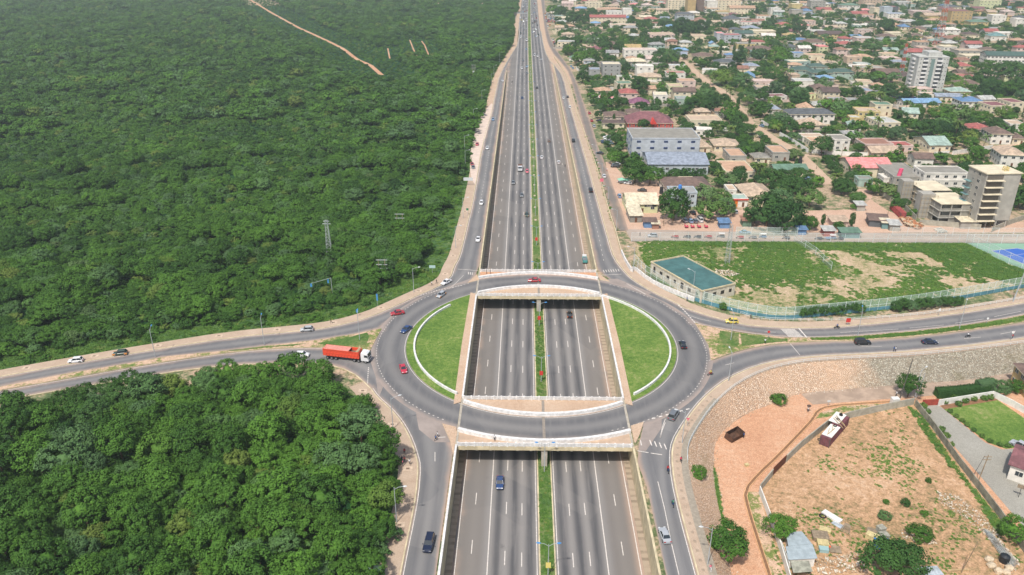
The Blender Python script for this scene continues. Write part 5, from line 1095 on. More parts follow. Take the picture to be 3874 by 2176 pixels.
def roofmb(kind, w_, d, h, rh, ov=.6, th=.22):
    """returns (walls extra, roof MB); local frame: x along the front, y away from the viewer"""
    mb = MB(); X, Y = w_ / 2, d / 2
    if kind == 'flat':
        p = .28
        mb.box(-X + p, X - p, -Y + p, Y - p, h - .1, h + .08, 0)
        for a in ((-X - .15, X + .15, -Y - .15, -Y + p), (-X - .15, X + .15, Y - p, Y + .15), (-X - .15, -X + p, -Y + p, Y - p), (X - p, X + .15, -Y + p, Y - p)): mb.box(a[0], a[1], a[2], a[3], h - .15, h + .5, 1)
    elif kind == 'slab': mb.box(-X - ov, X + ov, -Y - ov, Y + ov, h, h + .3, 0)
    elif kind in ('hip', 'pyr'):
        r = min(X, Y) if kind == 'hip' else 1e9; ex, ey = X + ov, Y + ov
        if kind == 'pyr': a, b = Vector((0, 0, h + rh)), Vector((0, 0, h + rh))
        elif ex >= ey: a, b = Vector((-(ex - ey * .85), 0, h + rh)), Vector((ex - ey * .85, 0, h + rh))
        else: a, b = Vector((0, -(ey - ex * .85), h + rh)), Vector((0, ey - ex * .85, h + rh))
        v = [(-ex, -ey, h), (ex, -ey, h), (ex, ey, h), (-ex, ey, h), a, b]
        f = [(0, 1, 5, 4), (1, 2, 5), (2, 3, 4, 5), (3, 0, 4)] if ex >= ey or kind == 'pyr' else [(0, 1, 4), (1, 2, 5, 4), (2, 3, 5), (3, 0, 4, 5)]
        mb.add(v, f); mb.box(-ex, ex, -ey, ey, h - th, h - .002, 1)
        if kind == 'hip' : 
            t = (b - a).normalized() if (b - a).length > .1 else Vector((1, 0, 0)); mb.tube(a - t * .1, b + t * .1, .12, n=5, mi=1)
    elif kind == 'gable':                          # ridge along x
        ex, ey = X + ov, Y + ov
        mb.add([(-ex, -ey, h - .1), (ex, -ey, h - .1), (ex, ey, h - .1), (-ex, ey, h - .1), (-ex, 0, h + rh), (ex, 0, h + rh), (-ex, -ey, h + th - .1), (ex, -ey, h + th - .1), (ex, ey, h + th - .1), (-ex, ey, h + th - .1), (-ex, 0, h + rh + th), (ex, 0, h + rh + th)],
               [(0, 4, 5, 1), (3, 2, 5, 4), (6, 7, 11, 10), (8, 9, 10, 11), (0, 1, 7, 6), (2, 3, 9, 8), (0, 6, 10, 4), (4, 10, 9, 3), (1, 5, 11, 7), (5, 2, 8, 11)])
    elif kind == 'gabley':
        ex, ey = X + ov, Y + ov
        mb.add([(-ex, -ey, h - .1), (-ex, ey, h - .1), (ex, ey, h - .1), (ex, -ey, h - .1), (0, -ey, h + rh), (0, ey, h + rh), (-ex, -ey, h + th - .1), (-ex, ey, h + th - .1), (ex, ey, h + th - .1), (ex, -ey, h + th - .1), (0, -ey, h + rh + th), (0, ey, h + rh + th)],
               [(0, 4, 5, 1), (3, 2, 5, 4), (6, 10, 11, 7), (8, 11, 10, 9), (0, 1, 7, 6), (2, 3, 9, 8), (0, 6, 10, 4), (4, 10, 9, 3), (1, 7, 11, 5), (5, 11, 8, 2)])
    elif kind == 'shed':
        ex, ey = X + ov, Y + ov
        mb.add([(-ex, -ey, h), (ex, -ey, h), (ex, ey, h + rh), (-ex, ey, h + rh), (-ex, -ey, h + .15), (ex, -ey, h + .15), (ex, ey, h + rh + .15), (-ex, ey, h + rh + .15)],
               [(0, 3, 2, 1), (4, 5, 6, 7), (0, 1, 5, 4), (1, 2, 6, 5), (2, 3, 7, 6), (3, 0, 4, 7)])
    return mb
def wallmb(kind, w_, d, h, rh):
    mb = MB(); X, Y = w_ / 2, d / 2; t = h if kind in ('hip', 'pyr') else h - .12
    mb.box(-X, X, -Y, Y, -.3, t)
    if kind == 'gable':
        for s in (-1, 1): x = s * (X - .12); mb.add([(x, -Y, h - .12), (x, Y, h - .12), (x, 0, h + rh - .15)], [(0, 1, 2) if s > 0 else (0, 2, 1)])
    if kind == 'gabley':
        for s in (-1, 1): y = s * (Y - .12); mb.add([(-X, y, h - .12), (X, y, h - .12), (0, y, h + rh - .15)], [(0, 1, 2) if s < 0 else (0, 2, 1)])
    if kind == 'shed': mb.add([(-X, Y - .1, h - .12), (X, Y - .1, h - .12), (X, Y - .1, h + rh - .1), (-X, Y - .1, h + rh - .1), (-X, -Y, h - .12), (X, -Y, h - .12)], [(0, 3, 2, 1), (0, 4, 3), (1, 2, 5)])
    return mb
def house(c, w_, d, h, kind, rc, wc, rot=0, label=None, floors=1, rh=None, win=WIN, detail=2, z=0.0, cat='house', name='house', wgap=3.2, doors=True):
    """c = centre on the ground"""
    rh = rh if rh is not None else {'hip': 1.9, 'pyr': 3.2, 'gable': 2.0, 'gabley': 2.0, 'shed': 1.0}.get(kind, 0) * min(1.4, max(.7, d / 11))
    e = empty(name, (c.x, c.y, z), R(rot), label, cat)
    wallmb(kind, w_, d, h, rh).build('walls', cm('wall', wc), e)
    wm = cm('wall', wc)
    roofmb(kind, w_, d, h, rh).build('roof', [cm('roof', rc) if kind != 'flat' else cm('wall', rc), wm if kind == 'flat' else cm('wall', 'cream')], e)
    fh_ = h / floors
    if detail:
        sides = [('f', w_), ('l', d)] if detail > 1 else [('f', w_)]
        for sd_, L in sides:
            n = max(1, int(L / wgap)); n = min(n, 12)
            for fl in range(floors):
                for i in range(n):
                    u = -L / 2 + L * (i + .5) / n; zz = fl * fh_ + fh_ * .55
                    if fl == 0 and doors and sd_ == 'f' and i == n // 2:
                        o = hang('door', DOOR_ME, e, (u, -d / 2, 0)); continue
                    if sd_ == 'f': hang('window', win, e, (u, -d / 2, zz))
                    else: hang('window', win, e, (-w_ / 2, -u, zz), rz=R(-90))
    HOUSES.append(dict(x=c.x, y=c.y, w=w_, d=d, rot=rot, h=h, rc=rc, wc=wc, kind=kind, e=e, floors=floors))
    return e
def at_eave(r, x0, x1, ye, h, d, rot=0, z=0.0):
    M = W(r, (x0 + x1) / 2, ye, h + z); A, B = W(r, x0, ye, h + z), W(r, x1, ye, h + z)
    w_ = abs(B.x - A.x) / max(.5, math.cos(R(rot))); back = Vector((-math.sin(R(rot)), math.cos(R(rot)), 0))
    return M + back * (d / 2), w_
SPEC = """
J|770|1445|462|10.5|24|flat|conc2|bgrey|0|3|long unfinished blue-grey block with blue window frames and a weedy flat roof
J|935|1527|716|5|24|gable|slate|lblue|0|1|long blue metal warehouse with a slate-blue sheet roof
J|725|1175|305|3.4|20|hip|maroon|red|0|1|wide maroon hip-roofed hall with red pillars and a red front gable
J|750|940|110|4.5|12|pyr|purple|cream|0|1|small house under a steep purple pyramid roof
J|440|592|62|4|11|flat|pink|white|0|1|low white house with a bright pink-red flat roof beside the service road
J|500|705|238|3.6|13|hip|brown|rose|0|1|brown hip-roofed bungalow left of the maroon hall
J|478|690|303|3.4|8|hip|dbrown|cream|0|1|dark brown roofed annexe in front of the brown bungalow
J|722|865|208|3.6|12|hip|brown|cream|0|1|brown hip roof just behind the maroon hall
J|1345|1660|280|4.2|15|flat|tan|cream|0|1|cream flat-roofed villa with a tan roof behind the white wall
J|1395|1550|378|3.5|8|flat|white|white|-14|1|low white flat-roofed wing beside the cream villa
J|1590|1838|528|3.3|14|hip|tan|cream|-2|1|pale tan hip-roofed bungalow right of the blue-grey block
J|1442|1552|540|3.3|12|hip|tan|cream|6|1|tan hip-roofed bungalow touching the right end of the blue-grey block
J|1742|1905|638|4|16|flat|orange|concrete|0|1|bare block-walled box with an orange-tan flat roof, left one of a pair
J|1700|1990|795|4|20|flat|orange|cream|0|1|wide low building with an orange-tan flat roof behind the fan palm
K|300|556|1062|3.4|17|hip|tan|cream|3|1|tan barrel-like hip roof behind the biggest dark tree
J|722|1024|1112|4|15|gable|cream|ygreen|2|1|church hall with a cream corrugated roof and a lettered front
J|750|868|1226|3|11|shed|cream|conc2|2|1|small lean-to with a cream sheet roof beside the church hall
J|1110|1560|945|4|17|hip|brown|white|3|1|sprawling house with a weathered brown hip roof behind the church hall
J|1150|1415|1002|6.2|9|flat|grey|lblue|1|2|pale blue two-storey block with a stained grey flat roof
J|1752|1920|1066|3.4|7|flat|lgreen|white|1|1|small shop with an orange left half and a red roof edge
J|1722|1806|975|3|8|flat|tan|white|0|1|little white outbuilding behind the orange shop
K|560|858|826|3.2|9|gable|green|cream|3|1|bungalow with a bright green gable roof beside the dirt road
K|540|695|673|4.5|15|flat|orange|concrete|1|1|bare block-walled box with an orange-tan flat roof, right one of a pair
K|378|515|716|3.2|9|hip|conc2|cream|2|1|small cream bungalow with a grey-brown roof between the two block-walled boxes
K|700|1110|318|6.4|14|hip|dgrey|white|2|2|long white two-storey school block under a dark grey roof
K|1000|1155|118|6.3|13|gable|dbrown|cream|2|2|cream two-storey house with a dark brown gable roof
K|1062|1222|193|4|12|flat|grey|tan|-3|1|grey flat-roofed block in front of the cream brown-roofed house
K|1195|1335|195|4|9|flat|grey|concrete|-1|1|low grey flat roof right of the cream brown-roofed house
K|830|935|139|3|6|flat|red|ygreen|0|1|tiny yellow house with a red flat roof
K|522|610|274|3.6|12|hip|slate|white|1|1|blue-grey hip roof left of the long school block
L|182|375|300|6|14|flat|tan|yellow|-6|2|yellow two-storey house with a tan flat roof
L|372|566|402|5.8|18|flat|lgrey|cream|4|2|cream two-storey villa with balconies and a pale grey flat roof
L|100|200|430|3.4|12|hip|lgreen|white|-12|1|white bungalow with a grey-green roof below the yellow house
L|105|205|355|3|8|flat|lgrey|yellow|-6|1|small yellow outbuilding in front of the yellow two-storey house
K|1105|1250|555|6|12|flat|conc2|white|3|2|white two-storey house with brown garage doors beside the round dark tree
K|910|1100|585|3.6|14|flat|orange|cream|2|1|orange-tan flat roof left of the white house with garages
K|815|1010|528|3.4|8|flat|tan|white|2|1|narrow tan flat roof behind the round dark tree
L|240|500|598|3.6|14|flat|rust|rose|2|1|house with a rusty red-brown flat roof
L|505|680|612|3.2|10|flat|red|rose|2|1|car port house with a rose-red flat roof
L|300|560|670|3.2|12|gable|tan|tan|3|1|tan twin-gabled bungalow with dark garage openings
L|832|1025|602|3.8|19|gable|lgreen|cream|2|1|cream villa under a pale green-grey roof left of the long white wall
L|120|492|808|5|18|gable|pink|cream|1|1|church-like hall with a broad salmon-pink roof
L|184|312|918|3.3|6|flat|conc2|lgreen|-2|1|small turquoise house beside two round trees
L|412|502|905|4|7|flat|white|white|0|1|small white block left of the bright pink tower
L|1500|1700|690|6.5|15|hip|tan|white|-10|2|white two-storey house with a tan roof at the right edge
L|1405|1582|498|6|14|hip|brown|white|-5|2|white two-storey house with a brown hip roof beside tall conifers
L|1592|1700|540|3.4|12|hip|brown|cream|-5|1|brown-roofed bungalow at the right edge
L|1570|1700|415|4|12|flat|tan|white|-6|1|white flat-roofed house at the right edge behind the palms
L|1215|1400|455|3.6|13|hip|red|rose|-4|1|rose-red roof half hidden among the palms
L|1385|1560|245|6|14|flat|maroon|cream|6|2|left of two cream row houses with maroon roof terraces
L|1565|1700|215|6|14|flat|maroon|cream|6|2|right of two cream row houses with maroon roof terraces
L|1130|1325|204|6|14|hip|blue|white|0|2|white block with a bright blue hip roof
L|602|932|215|3.8|11|gable|sky|white|4|1|long white building with a light blue gable roof
L|770|900|142|4|9|flat|tan|white|-2|1|white house with a tan flat roof behind the light blue roof
L|895|1130|160|3.5|9|gable|slate|cream|-8|1|long blue-grey sheet roof between the two blue roofs
L|1020|1210|112|3.8|13|hip|lgreen|cream|-3|1|pale green-white hip roof beside big trees
L|1295|1430|185|3.5|10|gable|lgrey|white|6|1|small pale grey gable roof beside the bright blue roof
L|700|862|92|4|10|flat|rose|rose|8|1|rose-walled house below the grey apartment tower
I|1650|1940|1150|4|14|hip|brown|white|-4|1|brown hip-roofed house with a white gable right of the grey tower
I|1640|1830|905|3.6|14|hip|red|cream|3|1|red roof just right of the grey tower
I|1650|1830|825|3.6|12|hip|rust|cream|0|1|rusty red hip roof behind the red one by the grey tower
I|550|850|1010|4.5|18|gable|brown|brown|0|1|dark brown timber-like roofs left of the grey tower
I|860|1075|1050|4|15|hip|dbrown|rose|0|1|second brown roof between the mast and the grey tower
I|280|640|940|6|16|flat|concrete|tan|0|2|bulky tan two-storey building with pale flat roofs
I|620|815|690|3.4|11|gable|lgreen|white|-3|1|white house with a pale green roof and tall palm in front
I|605|845|800|3.6|12|flat|rose|rose|0|1|long low rose-coloured roof behind the red-and-white mast
I|930|1165|715|6|14|gable|red|lgreen|0|2|pale green two-storey house with a red gable roof
I|1100|1250|655|5.5|12|flat|tan|rose|0|2|rose two-storey house with a tan flat roof, left of a pair
I|1235|1395|675|5.5|12|flat|brown|rose|0|2|rose two-storey house with a brown flat roof, right of a pair
I|1735|2065|770|6|14|flat|cream|cream|2|2|long cream two-storey building behind the red roofs
I|1645|1990|700|6|16|flat|tan|concrete|2|2|wide tan two-storey building behind the long cream one
I|1745|1965|600|6|12|gable|red|rose|-2|2|rose house with a red roof behind the wide tan building
I|1990|2150|680|5|12|hip|brown|rose|0|2|pink house with a brown roof behind the green-roofed hospital
I|2085|2300|495|5|13|pyr|teal|white|0|1|white house under a green pyramid roof
I|2200|2440|455|5|14|flat|white|white|0|2|long white flat-roofed house with a red band
I|2010|2190|432|5|14|gable|red|lgrey|-3|1|grey house with a bright red gable roof
I|1485|1745|525|4|16|hip|rust|grey|0|1|wide red-brown hip roof right of the lattice mast
I|1740|1925|475|4.5|16|hip|dbrown|cream|0|1|dark brown hip roof behind the wide red-brown one
I|1435|1665|410|8|14|hip|white|white|-4|2|white house with an almost white roof left of the dark brown roof
I|1040|1222|398|4|16|hip|brown|cream|0|1|weathered brown hip roof with small dormer
I|1000|1160|490|4|12|hip|brown|yellow|0|1|yellow house with a brown roof left of the lattice mast
I|690|900|455|4.5|14|flat|cream|cream|0|1|cream flat-roofed house among palms
I|560|790|500|4|14|hip|brown|lgreen|0|1|brown hip roof on a pale green house
I|250|495|525|5|16|flat|lgrey|rose|0|2|ragged pale concrete house left of the palms
I|895|1095|300|5|16|hip|lgrey|concrete|0|2|house with a silvery white roof
I|760|900|268|5|12|flat|tan|rose|0|2|rose two-storey house beside the silvery roof
I|1030|1300|160|6|18|flat|rose|rose|0|2|long rose-coloured block behind the yellow wings
I|1185|1340|215|8|16|gable|tan|yellow|0|3|yellow three-storey wing, left of a pair
I|1345|1540|212|8|18|gable|tan|yellow|0|3|yellow three-storey wing, right of a pair
I|1555|1835|158|17|30|flat|maroon|ochre|-2|5|tall yellow-orange five-storey apartment block
I|1815|2050|302|8|18|hip|green|yellow|-2|2|yellow house with a green hip roof below the tall yellow block
I|1940|2220|265|5|30|flat|grey|grey|0|1|wide grey roof right of the tall yellow block
I|2110|2295|215|12|16|flat|white|white|-3|3|white three-storey block at the upper right
I|2430|2560|262|9|14|flat|white|white|0|2|white two-storey house at the right edge far away
I|2270|2410|160|7|14|hip|rose|rose|0|2|pink house behind the white three-storey block
I|2040|2155|168|7|14|gable|tan|yellow|0|2|pale yellow house left of the white three-storey block
I|1450|1680|95|9|25|hip|dgrey|cream|0|2|cream building with a dark roof behind the lattice mast
I|1420|1590|120|9|16|hip|maroon|rose|0|2|rose building with a maroon roof left of the tall yellow block
I|680|905|190|8|16|flat|blue|white|0|3|white three-storey building with a blue roof edge
I|620|740|100|13|16|flat|lblue|lblue|0|5|tall pale blue block with a dark glass corner
I|735|815|96|12|16|flat|red|dgrey|0|4|dark glass corner block with a red roof edge
I|490|620|118|10|18|flat|tan|cream|0|3|cream and brown block left of the tall pale blue one
I|340|600|-10|13|20|flat|tan|tan|0|4|tall tan block at the top edge of the picture
I|45|290|75|8|18|hip|green|white|0|2|white balconied house with a green roof
I|190|405|190|5|18|gable|red|cream|0|1|cream hall with a bright red gable roof
I|1940|2230|10|12|20|flat|cream|ygreen|0|3|pale yellow-green block at the top right
I|790|1000|30|8|20|flat|lgrey|lgrey|0|2|long pale grey block near the top edge
G|780|1010|38|10|18|flat|cream|cream|0|3|cream three-storey block with a grid of windows near the top
G|455|610|50|9|18|gable|rose|rose|0|2|rose-coloured house near the highway at the top
G|840|1330|238|8|14|gable|red|cream|0|2|very long cream school block with a red roof
G|855|985|318|6|12|hip|sky|rose|0|1|rose house with a bright blue roof in front of the long school
G|1292|1415|122|12|14|flat|white|white|0|3|white three-storey house behind the long school
G|1070|1275|160|9|16|flat|lgrey|white|0|2|white house with dark windows behind the long school
G|950|1285|132|5|22|hip|orange|tan|0|1|orange hip-roofed villa behind the long school
G|600|775|100|5|26|hip|tan|tan|0|1|tan roofs left of the cream three-storey block
G|1150|1240|40|9|18|gabley|brown|rose|0|2|narrow brown gable in the trees at the top
G|1565|1700|70|6|18|hip|rose|white|0|2|white house with a rose roof near the top
G|1910|2145|10|14|22|flat|cream|cream|0|5|tall cream office block at the top
G|2190|2300|-60|26|22|flat|ochre|ochre|0|7|tall yellow tower at the top edge
G|2303|2410|-50|24|22|flat|brown|brown|0|7|tall brown tower beside the yellow tower
G|2030|2270|200|12|16|hip|dgrey|bgrey|0|4|blue-grey four-storey block with a dark hip roof
G|2275|2430|268|5|14|hip|rust|white|0|1|red-brown roof right of the blue-grey four-storey block
G|1590|1770|262|4|14|hip|red|cream|0|1|red-roofed bungalow left of the blue-grey block
G|1460|1560|262|4|12|hip|orange|cream|0|1|cream bungalow with an orange roof right of the long school
G|1120|1580|352|3.6|20|flat|tan|white|-2|1|low sprawling white house with pale tan roofs
G|1665|2005|478|5|22|flat|tan|rose|0|2|rose building with tan flat roofs among dense trees
G|1725|1850|385|4.5|16|flat|tan|white|0|1|white house with a tan roof left of a dense clump of trees
G|2110|2440|498|4|20|flat|tan|cream|0|1|long tan-roofed bungalow right of the dense clump of trees
G|1320|1540|655|4|14|gable|ochre|cream|0|1|ochre gable roof behind the white villa
G|1308|1760|688|7|14|flat|rose|white|0|2|broad white two-storey villa behind the grey cubic house
G|1340|1610|842|4|13|hip|cream|concrete|0|1|unfinished house with a pale hip roof
G|1615|1825|808|4.5|12|gable|rose|white|0|1|white house with a pink-streaked roof
G|1015|1262|886|9.3|14|flat|cream|grey|0|3|dark grey cubic modern house with a white roof
G|835|980|958|6|12|flat|slate|grey|0|2|lower grey wing of the cubic modern house
G|1212|1408|1052|3.2|6|flat|lgreen|white|0|1|small white row building with dark doorways
G|1482|1712|912|8.5|12|flat|white|white|0|2|white boxy two-storey house
G|1890|2148|1005|5|10|flat|red|white|0|1|white house with a rose-red flat roof
G|2060|2288|1116|6|12|flat|orange|rose|0|2|rose two-storey house with an orange-tan roof and arches
G|1918|2112|1190|6.2|13|flat|tan|ygreen|0|2|pale yellow-green two-storey house with a tan roof
G|2030|2200|1360|5|10|flat|grey|lgreen|0|1|grey-roofed pale green house behind the maroon hall
G|1700|1880|880|3.6|7|flat|lgrey|concrete|0|1|bare concrete row with white roof sheets behind the boxy house
G|1930|2150|900|3.4|7|flat|lblue|white|0|1|pale sheds behind the rose-red flat roof
H|222|440|118|6|18|hip|orange|white|0|2|white house with an orange roof near the top
H|590|935|112|8|18|gable|orange|cream|0|2|large cream school with a long orange roof
H|410|575|158|5|14|flat|orange|yellow|0|1|low yellow building with an orange roof
H|510|755|262|6|20|pyr|dgrey|white|0|2|white house under a wide black pyramid roof
H|742|1000|306|5|14|flat|red|white|0|2|white two-storey house with a red flat roof
H|765|1000|388|4|16|hip|slate|cream|0|1|dark blue hip roof
H|665|905|460|6|16|gable|dgreen|white|0|1|hall with a dark green roof and white arched gable
H|510|745|485|8|16|flat|red|bgrey|0|3|blue-grey three-storey block with a red flat roof
H|412|512|462|8|16|flat|pink|bgrey|0|3|narrow blue-grey block with a pink roof beside the three-storey one
H|900|1215|430|5|16|flat|cream|cream|0|1|long cream flat-roofed building
H|1248|1430|338|5|14|hip|red|cream|0|2|cream house with a crimson hip roof and two dormers
H|1555|1685|348|7|13|hip|pink|white|0|2|white house with a salmon hip roof
H|1700|1900|425|4|12|flat|lgrey|white|0|1|low white flat-roofed villa left of the arched yellow house
H|1805|2130|470|5|18|gable|dbrown|yellow|-2|2|yellow house with arches and a dark brown roof
H|1585|1895|580|7|15|hip|brown|white|0|2|white two-storey villa with a brown hip roof and columns
H|2075|2295|605|4.5|14|hip|red|white|0|1|white bungalow with a crimson hip roof
H|862|1190|680|5|20|hip|brown|ochre|0|1|very large brown and red hip roof behind the tall conifers
H|105|365|770|5|15|hip|brown|cream|0|1|cream house with a brown hip roof near the dirt road
H|400|672|858|5.5|15|hip|dgrey|white|0|2|white house with a dark grey hip roof
H|800|990|905|4|12|hip|slate|white|0|1|slate roof peeping between trees
H|210|400|965|3.2|10|flat|lgrey|white|-14|1|pale grey shed roof beside the dirt road
H|690|840|940|3.4|10|gable|rust|cream|0|1|rust-red roof behind the light blue roof
H|760|915|1060|4|15|gabley|sky|white|-14|1|light blue roof running away from the viewer
H|1470|1735|960|6|14|hip|dgreen|lgreen|0|2|green-roofed villa, left of four alike
H|1690|1925|915|6|13|hip|dgreen|lgreen|0|2|green-roofed villa, back one of four alike
H|1710|2000|1000|6|13|hip|dgreen|lgreen|0|2|green-roofed villa, front one of four alike
H|1995|2290|990|6|14|hip|dgreen|lgreen|-2|2|green-roofed villa, right of four alike
H|1480|1740|1112|5|12|flat|lgrey|white|-2|1|white house with a silver-blue roof in the palms
H|950|1165|1205|3.6|12|flat|tan|concrete|-2|1|tan flat roof on bare concrete walls
H|1150|1292|1190|3.6|10|flat|purple|white|-3|1|small white house with a purple flat roof
H|920|1190|1118|3.4|10|flat|rose|rose|0|1|long pale rose roof behind the tan flat roof
H|1420|1545|1030|4.5|10|flat|tan|tan|0|1|tan block in front of the green-roofed villas
H|1335|1510|482|4|12|hip|ochre|cream|0|1|ochre-orange hip roof among trees in the middle of town
H|1640|1900|760|4|12|flat|orange|cream|0|1|cream bungalow with an orange-tan roof
H|1460|1610|735|4|12|flat|blue|lblue|0|1|pale blue house with a blue roof edge
H|2210|2420|695|4|14|flat|tan|concrete|0|1|unfinished grey bungalow with tan roof sheets
H|2340|2540|412|7|12|flat|concrete|rose|0|2|rose concrete shell with open window bays
H|1437|1585|140|7|16|flat|grey|concrete|0|2|plain grey concrete block
H|1590|1720|150|6|16|hip|blue|lblue|0|1|pale blue house with a blue roof behind the crimson roof
H|1440|1580|60|9|18|flat|cream|yellow|0|2|long yellow block near the top edge
H|1780|1980|135|5|16|gable|red|cream|0|1|low house with a crimson roof near the top
H|1895|2025|155|6|14|flat|orange|cream|0|2|cream house with an orange flat roof near the top
H|1090|1265|225|4|14|flat|rust|white|0|1|white house with a rusty ribbed roof
H|1560|1760|290|5|14|flat|orange|rose|0|2|rose house with orange-tan roof terraces
H|1745|1850|245|5|14|flat|lgrey|white|0|2|white-sided house right of the rose terraces
H|1915|2045|300|5|14|flat|white|white|0|1|plain white box house
H|1080|1200|478|4|12|hip|maroon|rose|0|1|maroon roof peeping above the trees
H|1150|1290|120|8|18|flat|lgrey|white|0|2|white building with a rounded end near the top
H|275|420|20|16|18|flat|white|white|0|5|white five-storey block at the top edge
H|425|740|10|17|20|flat|tan|cream|0|5|unfinished concrete frame building at the top edge
H|1700|1900|20|13|20|flat|concrete|concrete|0|4|open concrete skeleton building at the top edge
H|320|400|600|4|10|gabley|sky|white|0|1|tiny white chapel-like house with a blue roof
H|490|570|660|5|10|flat|cream|white|0|2|narrow white two-storey house left of the conifers
"""
rnd = random.Random(21)
for ln in SPEC.strip().splitlines():
    q = ln.split('|'); r, x0, x1, ye, h, d, kind, rc, wc, rot, fl, lab = q[0], *map(float, q[1:6]), q[6], q[7], q[8], float(q[9]), int(q[10]), q[11]
    c, w_ = at_eave(r, x0, x1, ye, h, d, rot)
    if w_ > 60: w_ = 60
    dp = depth_at(c)
    win = WINB if 'blue window' in lab else WIN
    house(c, w_, d, h, kind, rc, wc, rot, lab, fl, rh=5.4 if 'wide maroon' in lab else None, detail=2 if dp < 620 else 1 if dp < 1050 else 0 if w_ < 16 else 1, win=win, wgap=6.4 if win is WINB else 3.4 if dp < 600 else 5.0)
HL = list(HOUSES)
# ---- big special buildings
def openblock(c, w_, d, fl, fh_, rot, label, wc='conc2', gaps=True, frame_side='both', roofc='cream'):
    """unfinished concrete building: slabs, columns and part walls"""
    e = empty('unfinished_building', (c.x, c.y, 0), R(rot), label, 'building'); X, Y = w_ / 2, d / 2
    for i in range(fl + 1):
        z = i * fh_
        if i: MB().box(-X - .3, X + .3, -Y - .3, Y + .3, z - .22, z).build('roof_slab' if i == fl else 'floor_slab', cm('wall', roofc if i == fl else 'concrete'), e)
    mb = MB(); nx = max(2, int(w_ / 4.5)); ny = max(2, int(d / 4.5))
    for i in range(nx + 1):
        for j in range(ny + 1):
            if 0 < i < nx and 0 < j < ny: continue
            x, y = -X + .2 + (w_ - .4) * i / nx, -Y + .2 + (d - .4) * j / ny
            mb.box(x - .2, x + .2, y - .2, y + .2, -.2, fl * fh_ - .23)
    mb.build('columns', cm('wall', 'concrete'), e)
    mb = MB(); rr = random.Random(int(c.x))
    for i in range(fl):
        z0, z1 = i * fh_ + (.01 if i else -.2), (i + 1) * fh_ - .23
        for j in range(nx):
            a, b = -X + .42 + (w_ - .4) * j / nx, -X - .02 + (w_ - .4) * (j + 1) / nx
            for y in (-Y + .1, Y - .25):
                if rr.random() < .55: mb.box(a, b, y, y + .15, z0, z1)
                else: mb.box(a, b, y, y + .15, z0, z0 + .9)
        for j in range(ny):
            a, b = -Y + .42 + (d - .4) * j / ny, -Y - .02 + (d - .4) * (j + 1) / ny
            for x in (-X + .1, X - .25):
                if rr.random() < .8: mb.box(x, x + .15, a, b, z0, z1)
                else: mb.box(x, x + .15, a, b, z0, z0 + .9)
    mb.box(-X + 2, X - 2, -Y + 2, Y - 2, 0, fl * fh_ - .25, 0)
    mb.build('block_walls', cm('wall', wc), e)
    HOUSES.append(dict(x=c.x, y=c.y, w=w_ + 4, d=d + 4, rot=rot, h=fl * fh_, rc='concrete', wc=wc, kind='flat', e=e, floors=fl)); return e
c, w_ = at_eave('L', 930, 1230, 1136, 9, 15, 0); openblock(c, w_, 15, 3, 3.0, 2, 'nearest unfinished grey block building with scaffolding, three floors, by the dirt road')
c, w_ = at_eave('L', 770, 1020, 1012, 9, 14, 0); openblock(c, w_, 14, 3, 3.0, 2, 'second unfinished grey block building just behind the nearest one')
for X0, X1, Y0, lab in ((770, 890, 1030, 'scaffolded stair shaft in front of the nearest unfinished building'), (600, 690, 912, 'scaffolded stair shaft in front of the second unfinished building')):
    c, w_ = at_eave('L', X0, X1, Y0 + 10, 11, 5, 0)
    e = empty('stair_shaft', (c.x, c.y, 0), 0, lab, 'stair shaft')
    MB().box(-w_ / 2, w_ / 2, -2.5, 2.5, -.2, 10.6).build('shaft', cm('wall', 'concrete'), e)
    for s in (-1, 1):
        mb = MB()
        for i in range(5): x = -w_ / 2 - .6 + (w_ + 1.2) * i / 4; mb.tube((x, s * 3.4, 0), (x, s * 3.4, 10.2), .07, n=4)
        for z in (2, 4, 6, 8, 10): mb.tube((-w_ / 2 - .8, s * 3.4, z), (w_ / 2 + .8, s * 3.4, z), .06, n=4)
        mb.build('scaffolding', mat('old_timber', S(170, 150, 116)), e)
# eight-storey grey shell with yellow hoist
A, B, C_ = W('L', 1385, 880, 23), W('L', 1635, 850, 23), W('L', 1205, 760, 23)
ang = math.degrees(math.atan2(B.y - A.y, B.x - A.x)); w_ = (B - A).length; d = 12; rot = 4
back = Vector((-math.sin(R(rot)), math.cos(R(rot)), 0)); c = (A + B) / 2 + back * d / 2; c.z = 0
e = empty('unfinished_tower', (c.x, c.y, 0), R(rot), 'tallest unfinished tower, grey blockwork with open floors and a yellow hoist', 'tower'); X, Y = w_ / 2, d / 2
MB().box(-X, X, -Y, Y, 3.2, 23).build('block_walls', cm('wall', 'concrete'), e)
MB().box(-X - .4, X + .4, -Y - .4, Y + .4, 23, 23.4).build('roof_slab', cm('wall', 'cream'), e)
mb = MB(); [mb.box(-X + 1.0 + i * (2 * X - 2) / 3 - .3, -X + 1.0 + i * (2 * X - 2) / 3 + .3, s * (Y - .6) - .3, s * (Y - .6) + .3, -.2, 3.2) for i in range(4) for s in (-1, 1)]; mb.build('columns', cm('wall', 'concrete'), e)
